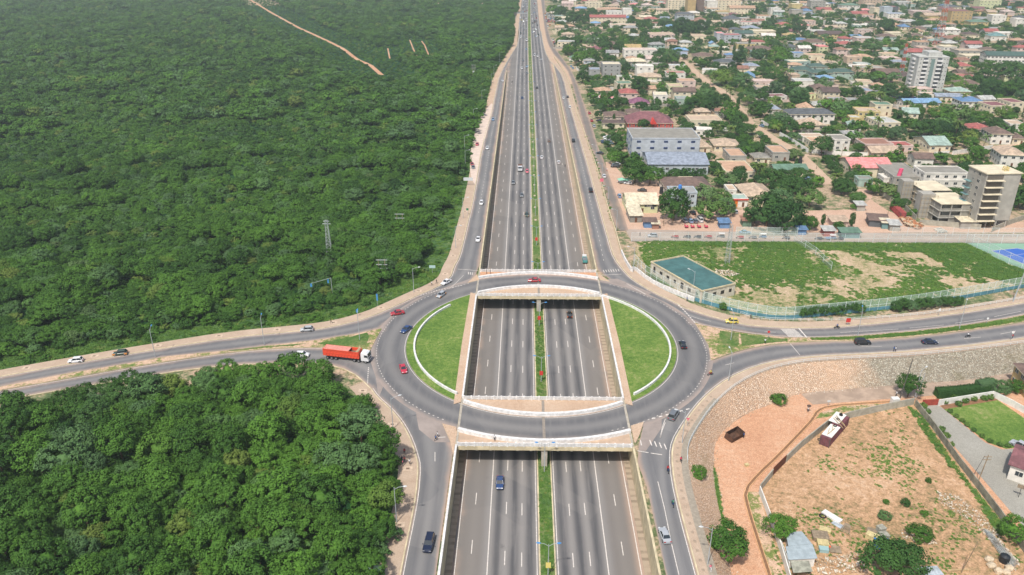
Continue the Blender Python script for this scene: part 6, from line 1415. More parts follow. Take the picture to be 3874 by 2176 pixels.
for i in range(7):
    z = 3.2 + i * 2.85
    MB().box(-X + .2, -X + w_ * .52, -Y - 1.6, -Y, z, z + .25).build('balcony_slab', cm('wall', 'cream'), e)
    mb = MB(); mb.box(-X + .6, -X + w_ * .5, -Y - .04, -Y, z + .4, z + 2.4); mb.build('opening_shade_panel', mat('painted_opening_shade', S(104, 98, 90)), e)  # flat panel on the solid wall; the opening's dark inside is painted as colour
    hang('window', WIN, e, (-X, Y * -.3, z + 1.6), rz=R(-90)); hang('window', WINS, e, (-X, Y * .3, z + 1.6), rz=R(-90))
    if i < 6: MB().box(-X - 1.4, -X, Y * .35, Y, z + .0, z + .22).build('balcony_slab', cm('wall', 'teal'), e)
HOUSES.append(dict(x=c.x, y=c.y, w=w_ + 4, d=d + 4, rot=rot, h=23, rc='concrete', wc='concrete', kind='flat', e=e, floors=8))
def lattice(name, x, y, z0, h, b0, b1, m, label, cat, nseg=8, arms=(), two=None, th=.09):
    e = empty(name, (x, y, z0), 0, label, cat); mb = MB(); mats = [m, two or m]
    for k_ in range(nseg):
        za, zb = h * k_ / nseg, h * (k_ + 1) / nseg; ra, rb = b0 + (b1 - b0) * k_ / nseg, b0 + (b1 - b0) * (k_ + 1) / nseg; mi = k_ % 2
        P = [(-1, -1), (1, -1), (1, 1), (-1, 1)]
        for q in range(4):
            a, b = P[q], P[(q + 1) % 4]
            mb.tube((a[0] * ra, a[1] * ra, za), (a[0] * rb, a[1] * rb, zb), th, n=4, mi=mi); mb.tube((a[0] * ra, a[1] * ra, za), (b[0] * rb, b[1] * rb, zb), th * .65, n=4, mi=mi)
            mb.tube((a[0] * rb, a[1] * rb, zb), (b[0] * rb, b[1] * rb, zb), th * .6, n=4, mi=mi)
    mb.build('lattice_frame', mats, e)
    for z, l in arms:
        mb = MB(); mb.box(-l, l, -.12, .12, z - .1, z + .12); mb.build('crossarm', m, e)
    return e
YEL = mat('yellow_paint', S(206, 178, 70)); RW = mat('mast_red', S(196, 92, 74)); STEEL = mat('galvanised', S(176, 182, 180), metal=.0)
p = W('L', 1385, 1330, 0); lattice('hoist_tower', p.x, p.y, 0, 25, .75, .75, YEL, 'yellow lattice hoist standing against the tallest unfinished tower', 'hoist', 12, th=.12)
# old burnt-looking complex behind
for sp in ("L|785|1185|862|9|12|flat|conc2|white|-1|3|weathered white and grey shell with roofless upper floors, back one", "L|870|1185|925|6|6|flat|concrete|white|-1|2|weathered white and grey shell, front wing",
           "L|505|780|895|6|24|flat|conc2|concrete|-2|2|flat concrete deck with roof openings right of the pink hall", "L|700|865|725|4.5|10|gable|brown|white|-4|1|small brown-roofed house behind the weathered shell"):
    q = sp.split('|'); c, w_ = at_eave(q[0], float(q[1]), float(q[2]), float(q[3]), float(q[4]), float(q[5]), float(q[9])); house(c, w_, float(q[5]), float(q[4]), q[6], q[7], q[8], float(q[9]), q[11], int(q[10]), wgap=4)
a, b = W('L', 545, 905, 5), W('L', 500, 990, 0)
p = W('L', 505, 992, 0)
e = empty('pink_chute', (p.x, p.y, 0), 0, 'bright pink curved tower leaning against the concrete shell', 'tower')
mb = MB(); mb.loft([[(math.cos(t) * .95 + z * .16, math.sin(t) * .95, z) for t in [i * math.pi / 6 for i in range(12)]] for z in (0, 3, 6, 9.5)]); mb.build('shell', mat('hot_pink', S(232, 92, 126)), e)
# grey apartment tower
c, w_ = at_eave('I', 1110, 1508, 790, 25, 17, -4)
e = empty('apartment_tower', (c.x, c.y, 0), R(-4), 'tall grey eight-storey apartment tower with white balconies', 'tower'); X, Y = w_ / 2, 8.5; G_ = cm('wall', 'lgrey')
MB().box(-X, X, -Y, Y, -.3, 25).build('walls', G_, e); mb = MB(); mb.box(-X - .2, X + .2, -Y - .2, Y + .2, 25, 25.6); mb.build('roof', cm('wall', 'lgrey'), e)
MB().box(-X * .35, X * .55, -Y + 2, Y - 2, 25.6, 28.6).build('lift_house', G_, e)
for i in range(8):
    z = 1.2 + i * 3.0
    for u in (-.55, .38): MB().box(X * u - 1.8, X * u + 1.8, -Y - 1.3, -Y, z, z + 1.1).build('balcony', WHITEP, e); 
    for u in (-.55, .38): MB().box(X * u - 1.6, X * u + 1.6, -Y - .06, -Y, z + 1.15, z + 2.6).build('balcony_opening', plain('dark_glass', S(90, 94, 100), .3), e)
    MB().box(-X - 1.2, -X, -2.5, 2.5, z, z + 1.1).build('balcony', WHITEP, e)
    for u in (-.85, -.2, .7, .9): hang('window', WINS, e, (X * u, -Y, z + 1.7))
    MB().box(X, X + 1.3, -4, 4, z, z + 1.1).build('balcony', WHITEP, e)
MB().box(-X * .17, X * .08, -Y - .08, -Y, 1, 24).build('stair_glazing', plain('green_glass', S(120, 140, 136), .25), e)
MB().box(X * .6 - .9, X * .6 + .9, -Y - .09, -Y, 8, 20).build('dark_panel', plain('charcoal', S(74, 76, 76), .6), e)
HOUSES.append(dict(x=c.x, y=c.y, w=w_ + 3, d=20, rot=-4, h=25, rc='grey', wc='grey', kind='flat', e=e, floors=8))
# white hospital-like block with a green roof
c, w_ = at_eave('I', 2050, 2600, 765, 12, 15, -7); house(c, w_, 15, 12, 'gable', 'dgreen', 'white', -7, 'large white four-storey block with a long dark green roof at the right edge', 4, wgap=3.0)
# lettered front, awning and details of the church hall
hall = next(h for h in HOUSES if 'church hall with a cream' in h['e']['label'])
mb = MB(); mb.box(-2.6, 2.6, -.12, 0, -.45, .45); sg = mb.build('name_board', mat('board_dark', S(60, 62, 64)), hall['e']); sg.location = (hall['w'] * .26, -hall['d'] / 2 - .02, 3.3)
def text(body, size, m, parent, loc, rot=(R(90), 0, 0), name='lettering'):
    cu = bpy.data.curves.new('t', 'FONT'); cu.body = body; cu.size = size; cu.align_x = 'CENTER'; cu.align_y = 'CENTER'; cu.extrude = .02
    t = bpy.data.objects.new('t', cu); COL.objects.link(t); dg = bpy.context.evaluated_depsgraph_get(); me = bpy.data.meshes.new_from_object(t.evaluated_get(dg)); bpy.data.objects.remove(t)
    me.materials.clear(); me.materials.append(m); o = bpy.data.objects.new(name, me); COL.objects.link(o); o.parent = parent; o.location = loc; o.rotation_euler = rot; return o
text('ICGC', 1.05, WHITEP, sg, (-.5, -.15, 0))
mh = next(h for h in HOUSES if 'wide maroon' in h['e']['label'])
mb = MB(); mb.add([(-2.2, -1.6, 3.0), (2.2, -1.6, 3.0), (0, -1.6, 6.2), (-2.2, 4, 3.6), (2.2, 4, 3.6), (0, 4, 6.4)], [(0, 1, 2), (0, 2, 5, 3), (1, 4, 5, 2)]); o = mb.build('front_gable', mat('bright_red', S(206, 70, 60)), mh['e']); o.location = (mh['w'] * .06, -mh['d'] / 2, 0)
mb = MB()
for i in range(16): x = -mh['w'] / 2 + .3 + i * (mh['w'] - .6) / 15; mb.box(x - .2, x + .2, -mh['d'] / 2 - .3, -mh['d'] / 2, 0, 3.3)
mb.build('pillars', mat('bright_red', S(206, 70, 60)), mh['e'])
os_ = next(h for h in HOUSES if 'orange left half' in h['e']['label'])
MB().box(-os_['w'] / 2 + .1, -os_['w'] * .08, -os_['d'] / 2 - .08, -os_['d'] / 2, 0, 3.1).build('orange_shutter', mat('orange_paint', S(240, 130, 40)), os_['e'])
MB().box(-os_['w'] / 2 - .3, os_['w'] / 2 + .3, -os_['d'] / 2 - .5, -os_['d'] / 2 - .16, 3.2, 3.7).build('red_fascia', mat('bright_red', S(206, 70, 60)), os_['e'])
# ---- the rest of the town
townP = [(p.x, p.y) for p in [W('A', 2010, -60), W('A', 2080, 300), W('G', 420, 800), W('J', 480, 480), W('J', 560, 700), W('J', 900, 900), W('K', 300, 1000), W('K', 800, 1050), W('L', 100, 900), W('L', 400, 850), W('L', 1700, 700)]] + [(1250, 320), (1250, 1600), (40, 1600)]
k_roads = [droad, dr2, fr_r]
def blocked(x, y, r):
    for h in HOUSES:
        dx, dy = x - h['x'], y - h['y']; a = -R(h['rot']); u = dx * math.cos(a) - dy * math.sin(a); v = dx * math.sin(a) + dy * math.cos(a)
        if abs(u) < h['w'] / 2 + r and abs(v) < h['d'] / 2 + r: return True
    return False
rc_w = ['tan'] * 6 + ['orange'] * 5 + ['brown'] * 4 + ['rust'] * 2 + ['red'] * 2 + ['pink', 'maroon'] + ['grey'] * 3 + ['lgrey'] * 4 + ['white'] * 2 + ['dgrey', 'slate', 'blue', 'sky', 'green', 'lgreen', 'concrete', 'cream']
wc_w = ['white'] * 2 + ['cream'] * 6 + ['tan'] + ['rose'] * 2 + ['yellow', 'ygreen', 'lblue', 'lgreen'] + ['concrete'] * 2 + ['tan']
cand = []
rnd = random.Random(33)
for _ in range(15000):
    y = rnd.uniform(330, 1560); x = rnd.uniform(30, .72 * y + 30)
    if not inpoly(x, y, townP): continue
    w_ = rnd.uniform(9, 19); d = rnd.uniform(8, 14)
    if blocked(x, y, max(w_, d) / 2 + 4.0): continue
    if min(segdist(x, y, q) for q in k_roads) < 11: continue
    HOUSES.append(dict(x=x, y=y, w=w_, d=d, rot=0, new=1)); cand.append(HOUSES[-1])
    if len(cand) > 430: break
cand.sort(key=lambda h: h['y']); keep = 292 - len(HL)
print('houses listed', len(HL), 'fill', len(cand))
def yardwall(w_, d):
    X, Y = w_ / 2 + rnd.uniform(2.5, 4), d / 2 + rnd.uniform(3, 6); m = MB()
    m.box(-X, X, -Y, -Y + .18, -.2, 1.9); m.box(-X, X, Y - .18, Y, -.2, 1.9); m.box(-X, -X + .18, -Y + .18, Y - .18, -.2, 1.9); m.box(X - .18, X, -Y + .18, Y - .18, -.2, 1.9); return m
far = MB(); farm = []
def fmi(m):
    if m not in farm: farm.append(m)
    return farm.index(m)
for i, h in enumerate(cand):
    kind = rnd.choices(['hip', 'flat', 'gable', 'pyr'], [4, 4, 2, .5])[0]; rc, wc = rnd.choice(rc_w), rnd.choice(wc_w); fl = 2 if rnd.random() < .3 else 1
    hh = fl * 3.1 + .4; rot = rnd.choice((-12, -8, -5, 0, 3, 8))
    if i < keep:
        HOUSES.remove(h)
        house(Vector((h['x'], h['y'], 0)), h['w'], h['d'], hh, kind, rc, wc, rot, None, fl, detail=1 if h['y'] < 900 else 0, wgap=4.5)
        HOUSES[-1]['auto'] = 1
        if rnd.random() < .6:
            ym = yardwall(h['w'], h['d']); ym.build('yard_wall', cm('wall', rnd.choice(('white', 'cream', 'concrete', 'tan', 'rose'))), HOUSES[-1]['e'])
    else:
        M = Matrix.Translation((h['x'], h['y'], 0)) @ Matrix.Rotation(R(rot), 4, 'Z'); rh = {'hip': 1.9, 'pyr': 3.0, 'gable': 2.0}.get(kind, 0)
        wmI, rmI = fmi(cm('wall', wc)), fmi(cm('roof', rc) if kind != 'flat' else cm('wall', rc))
        a = wallmb(kind, h['w'], h['d'], hh, rh); b = roofmb(kind, h['w'], h['d'], hh, rh)
        far.add([M @ v for v in a.v], a.f, wmI); o0 = len(far.m); far.add([M @ v for v in b.v], b.f, rmI)
        if rnd.random() < .5: a = yardwall(h['w'], h['d']); far.add([M @ v for v in a.v], a.f, fmi(cm('wall', rnd.choice(('white', 'cream', 'concrete')))))
        gI = fmi(GLASS); n = int(h['w'] / 4)
        for fi in range(fl):
            for q in range(n):
                x = -h['w'] / 2 + h['w'] * (q + .5) / n; v = [M @ Vector(t) for t in ((x - .8, -h['d'] / 2 - .04, fi * 3.1 + 1), (x + .8, -h['d'] / 2 - .04, fi * 3.1 + 1), (x + .8, -h['d'] / 2 - .04, fi * 3.1 + 2.3), (x - .8, -h['d'] / 2 - .04, fi * 3.1 + 2.3))]
                far.add(v, [(0, 1, 2, 3)], gI)
o = mk('distant_houses', far.v, far.f, farm, None, far.m); tag(o, 'mass of small distant houses filling the gaps of the far town', 'houses', kind='stuff')
# labels of the filled-in houses: their look, and which named building they stand beside
CN = {'tan': 'tan', 'orange': 'orange-tan', 'brown': 'brown', 'rust': 'rusty red', 'red': 'rose-red', 'pink':(230,150,146),'pinkx': 'salmon-pink', 'maroon': 'maroon', 'grey': 'grey', 'lgrey': 'pale grey', 'white': 'white', 'dgrey': 'dark grey',
      'slate': 'slate-blue', 'blue': 'blue', 'sky': 'light blue', 'green': 'green', 'lgreen': 'pale green', 'concrete': 'bare concrete', 'cream': 'cream', 'rose': 'pinkish', 'yellow': 'yellow', 'ygreen': 'yellow-green', 'lblue': 'pale blue'}
KN = {'hip': 'hip', 'flat': 'flat', 'gable': 'gable', 'pyr': 'pyramid'}
SHORT = [(h, h['e']['label']) for h in HL]
used = {}
LMK = [(Vector((h['x'], h['y'], h['h'])), ' '.join(l.replace(',', '').split()[:7])) for h, l in SHORT]
BADEND = {'a', 'the', 'with', 'and', 'of', 'in', 'under', 'on', 'behind', 'by', 'left', 'right', 'to', 'between', 'just', 'an', 'at', 'beside', 'its', 'two', 'below', 'small', 'half', 'bright', 'very', 'light', 'long', 'dark', 'wide', 'pale', 'near', 'front'}
def trim(t):
    w_ = t.split()
    while w_ and (w_[-1] in BADEND): w_.pop()
    return ' '.join(w_)
LMK = [(v, trim(t)) for v, t in LMK]
LPX = [(proj(v), t) for v, t in LMK]
def relation(p, n=0):
    x, y = proj(p); c = sorted(LPX, key=lambda q: abs(q[0][0] - x) + 2.2 * abs(q[0][1] - y))[n]
    dx, dy = x - c[0][0], y - c[0][1]
    return ('right of' if dx > 0 else 'left of') if abs(dx) > 1.6 * abs(dy) else ('behind' if dy < 0 else 'in front of'), c[1]
for h in HOUSES:
    if not h.get('auto'): continue
    base = f"{CN[h['rc']]} {KN[h['kind']]}-roofed {CN[h['wc']]} house"
    for n in range(6):
        a, b = relation(Vector((h['x'], h['y'], 3)), n); lab = ' '.join(f'{base} {a} the {b}'.split()[:16])
        if lab not in used: break
    used[lab] = 1; h['e']['label'] = lab
# ================================================================ TOWN TREES
def desc(me): return 'dark green' if me in DARK else 'bright green' if me in BRIGHT else 'green'
SZ = lambda r: 'huge' if r > 9 else 'large' if r > 6.5 else 'medium' if r > 4 else 'small'
big = [('J', 605, 640, 5.4, 0), ('J', 800, 790, 7.5, 0), ('J', 950, 810, 7, 0), ('J', 1190, 1130, 8.6, 0), ('J', 1490, 990, 6.2, 2), ('J', 1640, 1020, 5.2, 2), ('J', 1560, 1150, 7, 2), ('J', 1700, 1140, 4.8, 0), ('K', 500, 1200, 9, 1), ('K', 650, 1240, 9, 1), ('K', 590, 1120, 7, 1), ('K', 380, 1240, 5, 0), ('K', 880, 1310, 4, 0), ('K', 800, 1300, 3.6, 1),
       ('K', 885, 1070, 6.4, 2), ('K', 750, 970, 6, 1), ('K', 640, 980, 5, 1), ('K', 1175, 960, 4.8, 1), ('K', 1310, 1080, 3.2, 0), ('K', 540, 890, 5.4, 1), ('K', 235, 850, 4, 1), ('K', 995, 610, 6.8, 1), ('K', 860, 430, 5, 0), ('K', 430, 270, 7, 0), ('K', 600, 360, 7.5, 0), ('K', 150, 270, 5.6, 0), ('K', 100, 190, 5, 1), ('K', 800, 200, 7.5, 1), ('K', 700, 240, 4.4, 2), ('K', 1145, 1330, 2.3, 0),
       ('K', 745, 690, 4.2, 0), ('K', 560, 420, 5, 0), ('K', 1150, 320, 4.5, 0), ('K', 1330, 620, 4, 0), ('L', 335, 810, 4.2, 0), ('L', 330, 980, 4.8, 0), ('L', 165, 840, 4, 0), ('L', 50, 980, 5.4, 1), ('L', 175, 1080, 3.5, 0), ('L', 135, 1160, 1.9, 0), ('L', 260, 200, 5.4, 1), ('L', 830, 440, 7, 1), ('L', 930, 310, 8, 0), ('L', 1080, 290, 9, 2), ('L', 700, 300, 6, 0), ('L', 1255, 680, 4.4, 0), ('L', 1650, 1090, 6, 1),
       ('L', 1660, 850, 4.5, 1), ('L', 1540, 80, 9, 0), ('L', 1370, 90, 9, 1), ('L', 1630, 60, 8, 1), ('L', 450, 110, 7, 1), ('L', 1210, 580, 4.5, 0), ('L', 1290, 350, 6, 0), ('L', 1500, 300, 6, 0), ('L', 1180, 300, 5, 2), ('L', 550, 620, 3, 0), ('L', 190, 620, 3.6, 0), ('G', 330, 130, 10, 0), ('G', 440, 150, 10, 1), ('G', 620, 260, 11, 1), ('G', 740, 240, 10, 1), ('G', 530, 495, 4.6, 1), ('G', 430, 570, 6, 0), ('G', 540, 680, 7, 0),
       ('G', 690, 560, 8, 0), ('G', 840, 580, 9, 0), ('G', 1020, 610, 9, 1), ('G', 1240, 640, 7, 1), ('G', 730, 780, 10, 0), ('G', 860, 800, 9, 0), ('G', 740, 1050, 6.4, 1), ('G', 980, 1160, 6.4, 0), ('G', 1330, 1150, 4, 1), ('G', 1510, 1170, 8, 1), ('G', 1820, 1010, 4, 0), ('G', 1960, 780, 8, 0), ('G', 2090, 360, 12, 1), ('G', 2240, 390, 12, 1), ('G', 2350, 370, 10, 1), ('G', 1590, 330, 7, 1), ('G', 1100, 1380, 8, 0), ('G', 2420, 1280, 7, 0), ('G', 2270, 1100, 3, 0),
       ('G', 1860, 300, 8, 1), ('G', 910, 420, 8, 0), ('E', 588, 540, 1.5, 0), ('H', 700, 800, 8, 1), ('H', 1000, 760, 9, 1), ('H', 1250, 780, 10, 0), ('H', 480, 1050, 9, 0), ('H', 760, 1100, 8, 0), ('H', 1550, 380, 10, 1), ('H', 560, 350, 8, 1), ('H', 1860, 1130, 8, 2), ('H', 1530, 1330, 8, 0), ('H', 2450, 1390, 6, 1), ('I', 2060, 900, 9, 0), ('I', 2350, 980, 12, 1), ('I', 1980, 1080, 9, 1), ('I', 2200, 1200, 9, 0), ('I', 860, 640, 8, 0), ('I', 460, 620, 9, 0), ('I', 650, 370, 11, 1), ('I', 1100, 210, 6, 1), ('I', 1480, 420, 8, 1)]
KINDS_ = [FINE, DARK, BRIGHT]
lotbush = [('F', 840, 1050, 3.4, 0), ('F', 470, 1170, 4.6, 0), ('F', 1560, 1290, 4.4, 1), ('F', 1720, 1290, 4.4, 1), ('F', 260, 700, 2.0, 0), ('F', 1840, 1060, 2.6, 0), ('F', 2490, 1060, 3.2, 0), ('F', 1900, 690, .8, 0), ('F', 1740, 850, 1.3, 1), ('F', 1600, 840, .8, 0), ('F', 1870, 920, .9, 0), ('F', 1760, 50, 3.6, 3), ('F', 2420, 30, 3.0, 0), ('F', 2520, 30, 2.6, 0), ('F', 840, 110, 2.2, 0), ('F', 2560, 600, 2, 1), ('F', 1590, 940, 1.5, 0)]
named = ['tree beside the grey metal-roofed shack', 'spreading tree at the bottom between sidewalk and orange track', 'left half of the big dark tree pair at the bottom', 'right half of the big dark tree pair at the bottom', 'round bush on the stone embankment', 'bright low bush among rubble in the dirt yard', 'bush by the boundary wall in the lower right corner',
         'small weedy bush near the yard centre right', 'dark low bush in the middle of the yard', 'small bush left of the dark low bush', 'small bush above the bright rubble bush', 'clipped dense tree beside the utility pole at the lane', 'shrub tree behind the garden wall, left one', 'shrub tree behind the garden wall, right one', 'scrub at the top end of the orange track', 'conifer-like shrub at the right edge of the driveway', 'straggly bush in the yard left of the bright one']
ut = {}
for i, (r, x, y, rad, kd) in enumerate(big):
    base = W(r, x, y, rad * .75); me = random.choice(KINDS_[kd])
    for n in range(6):
        a, b = relation(Vector((base.x, base.y, 4)), n); lab = ' '.join(f'{SZ(rad)} {desc(me)} tree {a} the {b}'.split()[:16])
        if lab not in ut: break
    ut[lab] = 1
    tree(base.x, base.y, -.1, rad, rad * 1.45, me, lab)
for (r, x, y, rad, kd), nm in zip(lotbush, named):
    base = W(r, x, y, LOT + rad * .6); me = random.choice(KINDS_[kd % 3]); tree(base.x, base.y, LOT if nm[:10] != 'round bush' else LOT + 2.5, rad, rad * (1.7 if kd == 3 or rad > 3 else 1.25), me, nm)
# clipped hedges and garden shrubs
def hedge(name, pts, w_, h, z, m_me, label, seed=1):
    q = resample(pts, .5); rr = random.Random(seed); v = []; f = []
    me0 = crown_np(seed, 60, 10, .1); mb = MB(); rg_ = np.random.RandomState(seed); n = int(len(q) * 190 * max(1, w_ * .6))
    for _ in range(n):
        c = q[rr.randrange(len(q))]; a = rr.uniform(0, math.pi); nx_, nz_ = math.cos(a), math.sin(a); hh = h * .5; off = Vector((rr.uniform(-.3, .3), nx_ * w_ / 2 * .98, 0))
        zz = z + (h * rr.random() if abs(nx_) > .6 else h * (.78 + .22 * nz_)); p_ = Vector((c.x, c.y, 0)) + Vector((off.x, off.y + rr.uniform(-.08, .08), zz))
        t = Vector((rr.uniform(-1, 1), rr.uniform(-1, 1), rr.uniform(-.5, .5))).normalized() * .14; b = t.cross(Vector((0, nx_, nz_ + .2))).normalized() * .1
        mb.add([p_ - t, p_ - b, p_ + t, p_ + b], [(0, 1, 2, 3)])
    band(mb, q, -w_ / 2 * .9, w_ / 2 * .9, z, z + h * .9)
    o = mb.build(name, m_me); return tag(o, label, 'hedge')
hedge('clipped_hedge', poly('F', [(1950, 95), (2100, 85), (2310, 62)], LOT), 2.6, 2.6, LOT, LEAF_D, 'long clipped green hedge between the lane and the garden wall')
hedge('clipped_hedge', poly('F', [(2240, 62), (2340, 45)], LOT), 3.2, 3.4, LOT, LEAF_D, 'taller right end of the clipped garden hedge', 2)
gb = [(1865, 165), (1890, 205), (2052, 200), (2095, 232), (2138, 266), (2175, 297), (2220, 332), (2278, 375), (2335, 412), (2408, 437), (2465, 443), (2515, 425), (2010, 135), (2090, 112), (1990, 330), (2022, 375), (2065, 435), (2110, 150), (2160, 130), (2220, 115), (2290, 110), (2340, 105)]
GBM = crown_mesh('gb', LEAF_B, seed=88, clumps=60, per=26, leaf=.08, flat=.75, lobes=1, spread=.16, bottom=-.8); ordinal = ordn + ['thirteenth', 'fourteenth', 'fifteenth', 'sixteenth', 'seventeenth', 'eighteenth', 'nineteenth', 'twentieth', 'twenty-first', 'twenty-second']
for i, (x, y) in enumerate(sorted(gb)):
    p = W('F', x, y, LOT + .4); o = bpy.data.objects.new('clipped_bush', GBM); COL.objects.link(o); s = .85 if 2040 < x < 2520 and y > 190 else 1.15; o.location = (p.x, p.y, LOT + s * .55); o.scale = (s, s, s); o.rotation_euler = (0, 0, i)
    tag(o, f'small clipped bush beside the garden lawn, {ordinal[i]} from the left', 'bush', 'clipped bushes around the garden lawn')
# hedge trees along the blue fence
for i, (a, b) in enumerate((((1080, 612), (1500, 578)), ((1700, 575), (2160, 535)))):
    A, B = W('E', *a), W('E', *b)
    for j in range(9):
        c = A.lerp(B, (j + .5) / 9); tree(c.x, c.y + .3, -.05, random.uniform(1.9, 2.5), random.uniform(3, 3.9), random.choice(DARK), f'small roadside tree below the fence, {ordn[j]} from the left in the {"left" if i == 0 else "right"} row', 'small trees along the fence')
# palms and conifers
def palm_mesh(seed):
    rr = random.Random(seed); mb = MB()
    for k_ in range(22):
        a = k_ * 2.4 + rr.uniform(-.2, .2); el = rr.uniform(-.5, 1.0); L = rr.uniform(2.4, 3.2); pr = Vector((0, 0, 0)); d_ = Vector((math.cos(a) * math.cos(el), math.sin(a) * math.cos(el), math.sin(el)))
        for s in range(5):
            q = pr + d_ * L / 5; d_ = (d_ + Vector((0, 0, -.28))).normalized(); sd_ = Vector((-math.sin(a), math.cos(a), 0)); w_ = .5 * (1 - s / 6); dr = Vector((0, 0, -.22))
            mb.add([pr, q, q + sd_ * w_ + dr, pr + sd_ * w_ + dr], [(0, 1, 2, 3)]); mb.add([pr, q, q - sd_ * w_ + dr, pr - sd_ * w_ + dr], [(0, 1, 2, 3)]); pr = q
    o = mb.build('fronds', LEAF_P); me = o.data; bpy.data.objects.remove(o); return me
PALM = [palm_mesh(i) for i in range(3)]
mb = MB(); mb.tube((0, 0, 0), (.15, 0, .5), .03, .022, 6); mb.tube((.15, 0, .5), (.2, 0, 1), .022, .018, 6); PT = mb.build('t', BARK); PT_ME = PT.data; bpy.data.objects.remove(PT)
def palm(x, y, h, label, s=1.0):
    e = empty('palm_tree', (x, y, -.05), random.uniform(0, 6), label, 'palm', None); hang('trunk', PT_ME, e, sc=(h * .9, h * .9, h)); hang('fronds', random.choice(PALM), e, (h * .18, 0, h), (s, s, s)); PLANTS.append((x, y, 2.5)); return e
pl = [('K', 30, 425, 7), ('K', 150, 440, 7), ('K', 360, 430, 5), ('K', 1095, 880, 8), ('K', 420, 790, 8), ('K', 35, 850, 6), ('K', 590, 1010, 5), ('L', 395, 370, 12), ('L', 365, 130, 10), ('L', 412, 140, 12), ('L', 340, 140, 9), ('L', 620, 210, 9), ('L', 1095, 400, 11), ('L', 1130, 390, 10), ('L', 680, 110, 9), ('J', 1610, 340, 6), ('J', 1740, 350, 7), ('J', 1965, 330, 5), ('J', 1630, 790, 5), ('J', 2030, 720, 8), ('L', 1140, 145, 9), ('L', 1250, 240, 8), ('L', 1340, 320, 7), ('L', 1330, 520, 7), ('L', 640, 400, 6), ('L', 1060, 540, 7), ('L', 310, 300, 6),
      ('H', 550, 1190, 8), ('H', 620, 1220, 9), ('H', 1220, 870, 8), ('H', 1330, 960, 9), ('H', 1410, 970, 9), ('H', 1240, 640, 9), ('H', 1290, 680, 9), ('H', 1370, 620, 9), ('H', 1910, 780, 8), ('H', 1960, 790, 8), ('I', 290, 930, 10), ('I', 370, 930, 10), ('I', 440, 920, 10), ('I', 710, 620, 8), ('I', 860, 450, 8), ('I', 1200, 460, 8), ('I', 930, 1180, 9), ('I', 1020, 1210, 9), ('I', 1220, 1080, 7), ('I', 1780, 960, 8), ('I', 1880, 990, 8), ('H', 1130, 90, 10), ('H', 1280, 30, 10), ('G', 1290, 480, 7), ('G', 1380, 450, 7), ('G', 1480, 500, 7), ('G', 1170, 520, 6), ('G', 1540, 530, 6), ('G', 1420, 570, 6)]
rnd = random.Random(14)
for r, x, y, h in pl:
    p = W(r, x, y, h)
    for n in range(6):
        a, b = relation(Vector((p.x, p.y, h)), n); lab = ' '.join(f'{"tall" if h > 8 else "short"} palm {a} the {b}'.split()[:16])
        if lab not in ut: break
    ut[lab] = 1; palm(p.x, p.y, h, lab, .9 + h * .03)
cf = [('K', 1000, 1290, 1.5, 6), ('K', 1265, 1290, 2, 7.5), ('L', 1578, 490, 2, 11), ('K', 40, 220, 2, 10), ('K', 220, 240, 2.2, 12), ('G', 1230, 1240, 2.2, 11), ('G', 1305, 1250, 2.2, 11), ('G', 1940, 660, 2, 9), ('J', 1510, 120, 2, 9), ('J', 1610, 80, 2, 9), ('K', 905, 370, 1.2, 6), ('K', 985, 380, 1.2, 6), ('K', 1005, 360, 1.2, 6), ('H', 460, 690, 2.2, 12), ('H', 640, 700, 2.5, 14), ('H', 740, 720, 2.5, 14), ('H', 850, 600, 2.2, 13), ('H', 900, 740, 2.4, 13), ('I', 960, 90, 2.4, 14), ('I', 1070, 70, 2.4, 15), ('I', 490, 230, 2.2, 13), ('I', 580, 220, 2.2, 13), ('I', 2280, 240, 2.2, 15), ('J', 585, 270, 1.6, 8)]
for r, x, y, rad, h in cf:
    p = W(r, x, y, h * .5)
    for n in range(6):
        a, b = relation(Vector((p.x, p.y, h)), n); lab = ' '.join(f'slender dark conifer {a} the {b}'.split()[:16])
        if lab not in ut: break
    ut[lab] = 1
    e = empty('conifer', (p.x, p.y, -.1), 0, lab, 'conifer'); hang('trunk', TRUNK_ME, e, sc=(3, 3, 1.2)); hang('crown', COLUMN, e, (0, 0, h / 2 + .4), (rad * .75, rad * .75, h / 2)); PLANTS.append((p.x, p.y, 2))
# the rest of the town greenery: far beyond counting
src_d = [next(c for c in o.children if c.name.startswith('crown')) for o in list(COL.objects) if o.get('category') == 'tree' and any(c.data in DARK for c in o.children if c.type == 'MESH')][:3]
src_b = [next(c for c in o.children if c.name.startswith('crown')) for o in list(COL.objects) if o.get('category') == 'tree' and any(c.data in BRIGHT for c in o.children if c.type == 'MESH')][:1]
objs = src_m + src_d + src_b; pts = []; rnd = random.Random(17); g2 = {}
def blocked2(x, y, r):
    if blocked(x, y, r): return True
    return min(segdist(x, y, q) for q in (droad, dr2)) < 3.5 + r * .5
far_h = [h for h in HOUSES]; cellh = {}
for h in far_h: cellh.setdefault((int(h['x'] // 40), int(h['y'] // 40)), []).append(h)
def blk(x, y, r):
    cx, cy = int(x // 40), int(y // 40)
    for i in (-1, 0, 1):
        for j in (-1, 0, 1):
            for h in cellh.get((cx + i, cy + j), ()):
                dx, dy = x - h['x'], y - h['y']; a = -R(h['rot']); u = dx * math.cos(a) - dy * math.sin(a); v = dx * math.sin(a) + dy * math.cos(a)
                if abs(u) < h['w'] / 2 + r and -h['d'] / 2 - r * 1.25 < v < h['d'] / 2 + r: return True
    return False
orangezone = [(v.x, v.y) for v in poly('J', [(500, 690), (560, 690), (700, 850), (1100, 900), (1110, 1000), (1260, 1230), (1400, 1170), (1760, 1150), (2105, 1250), (2105, 1447), (640, 1447)])]
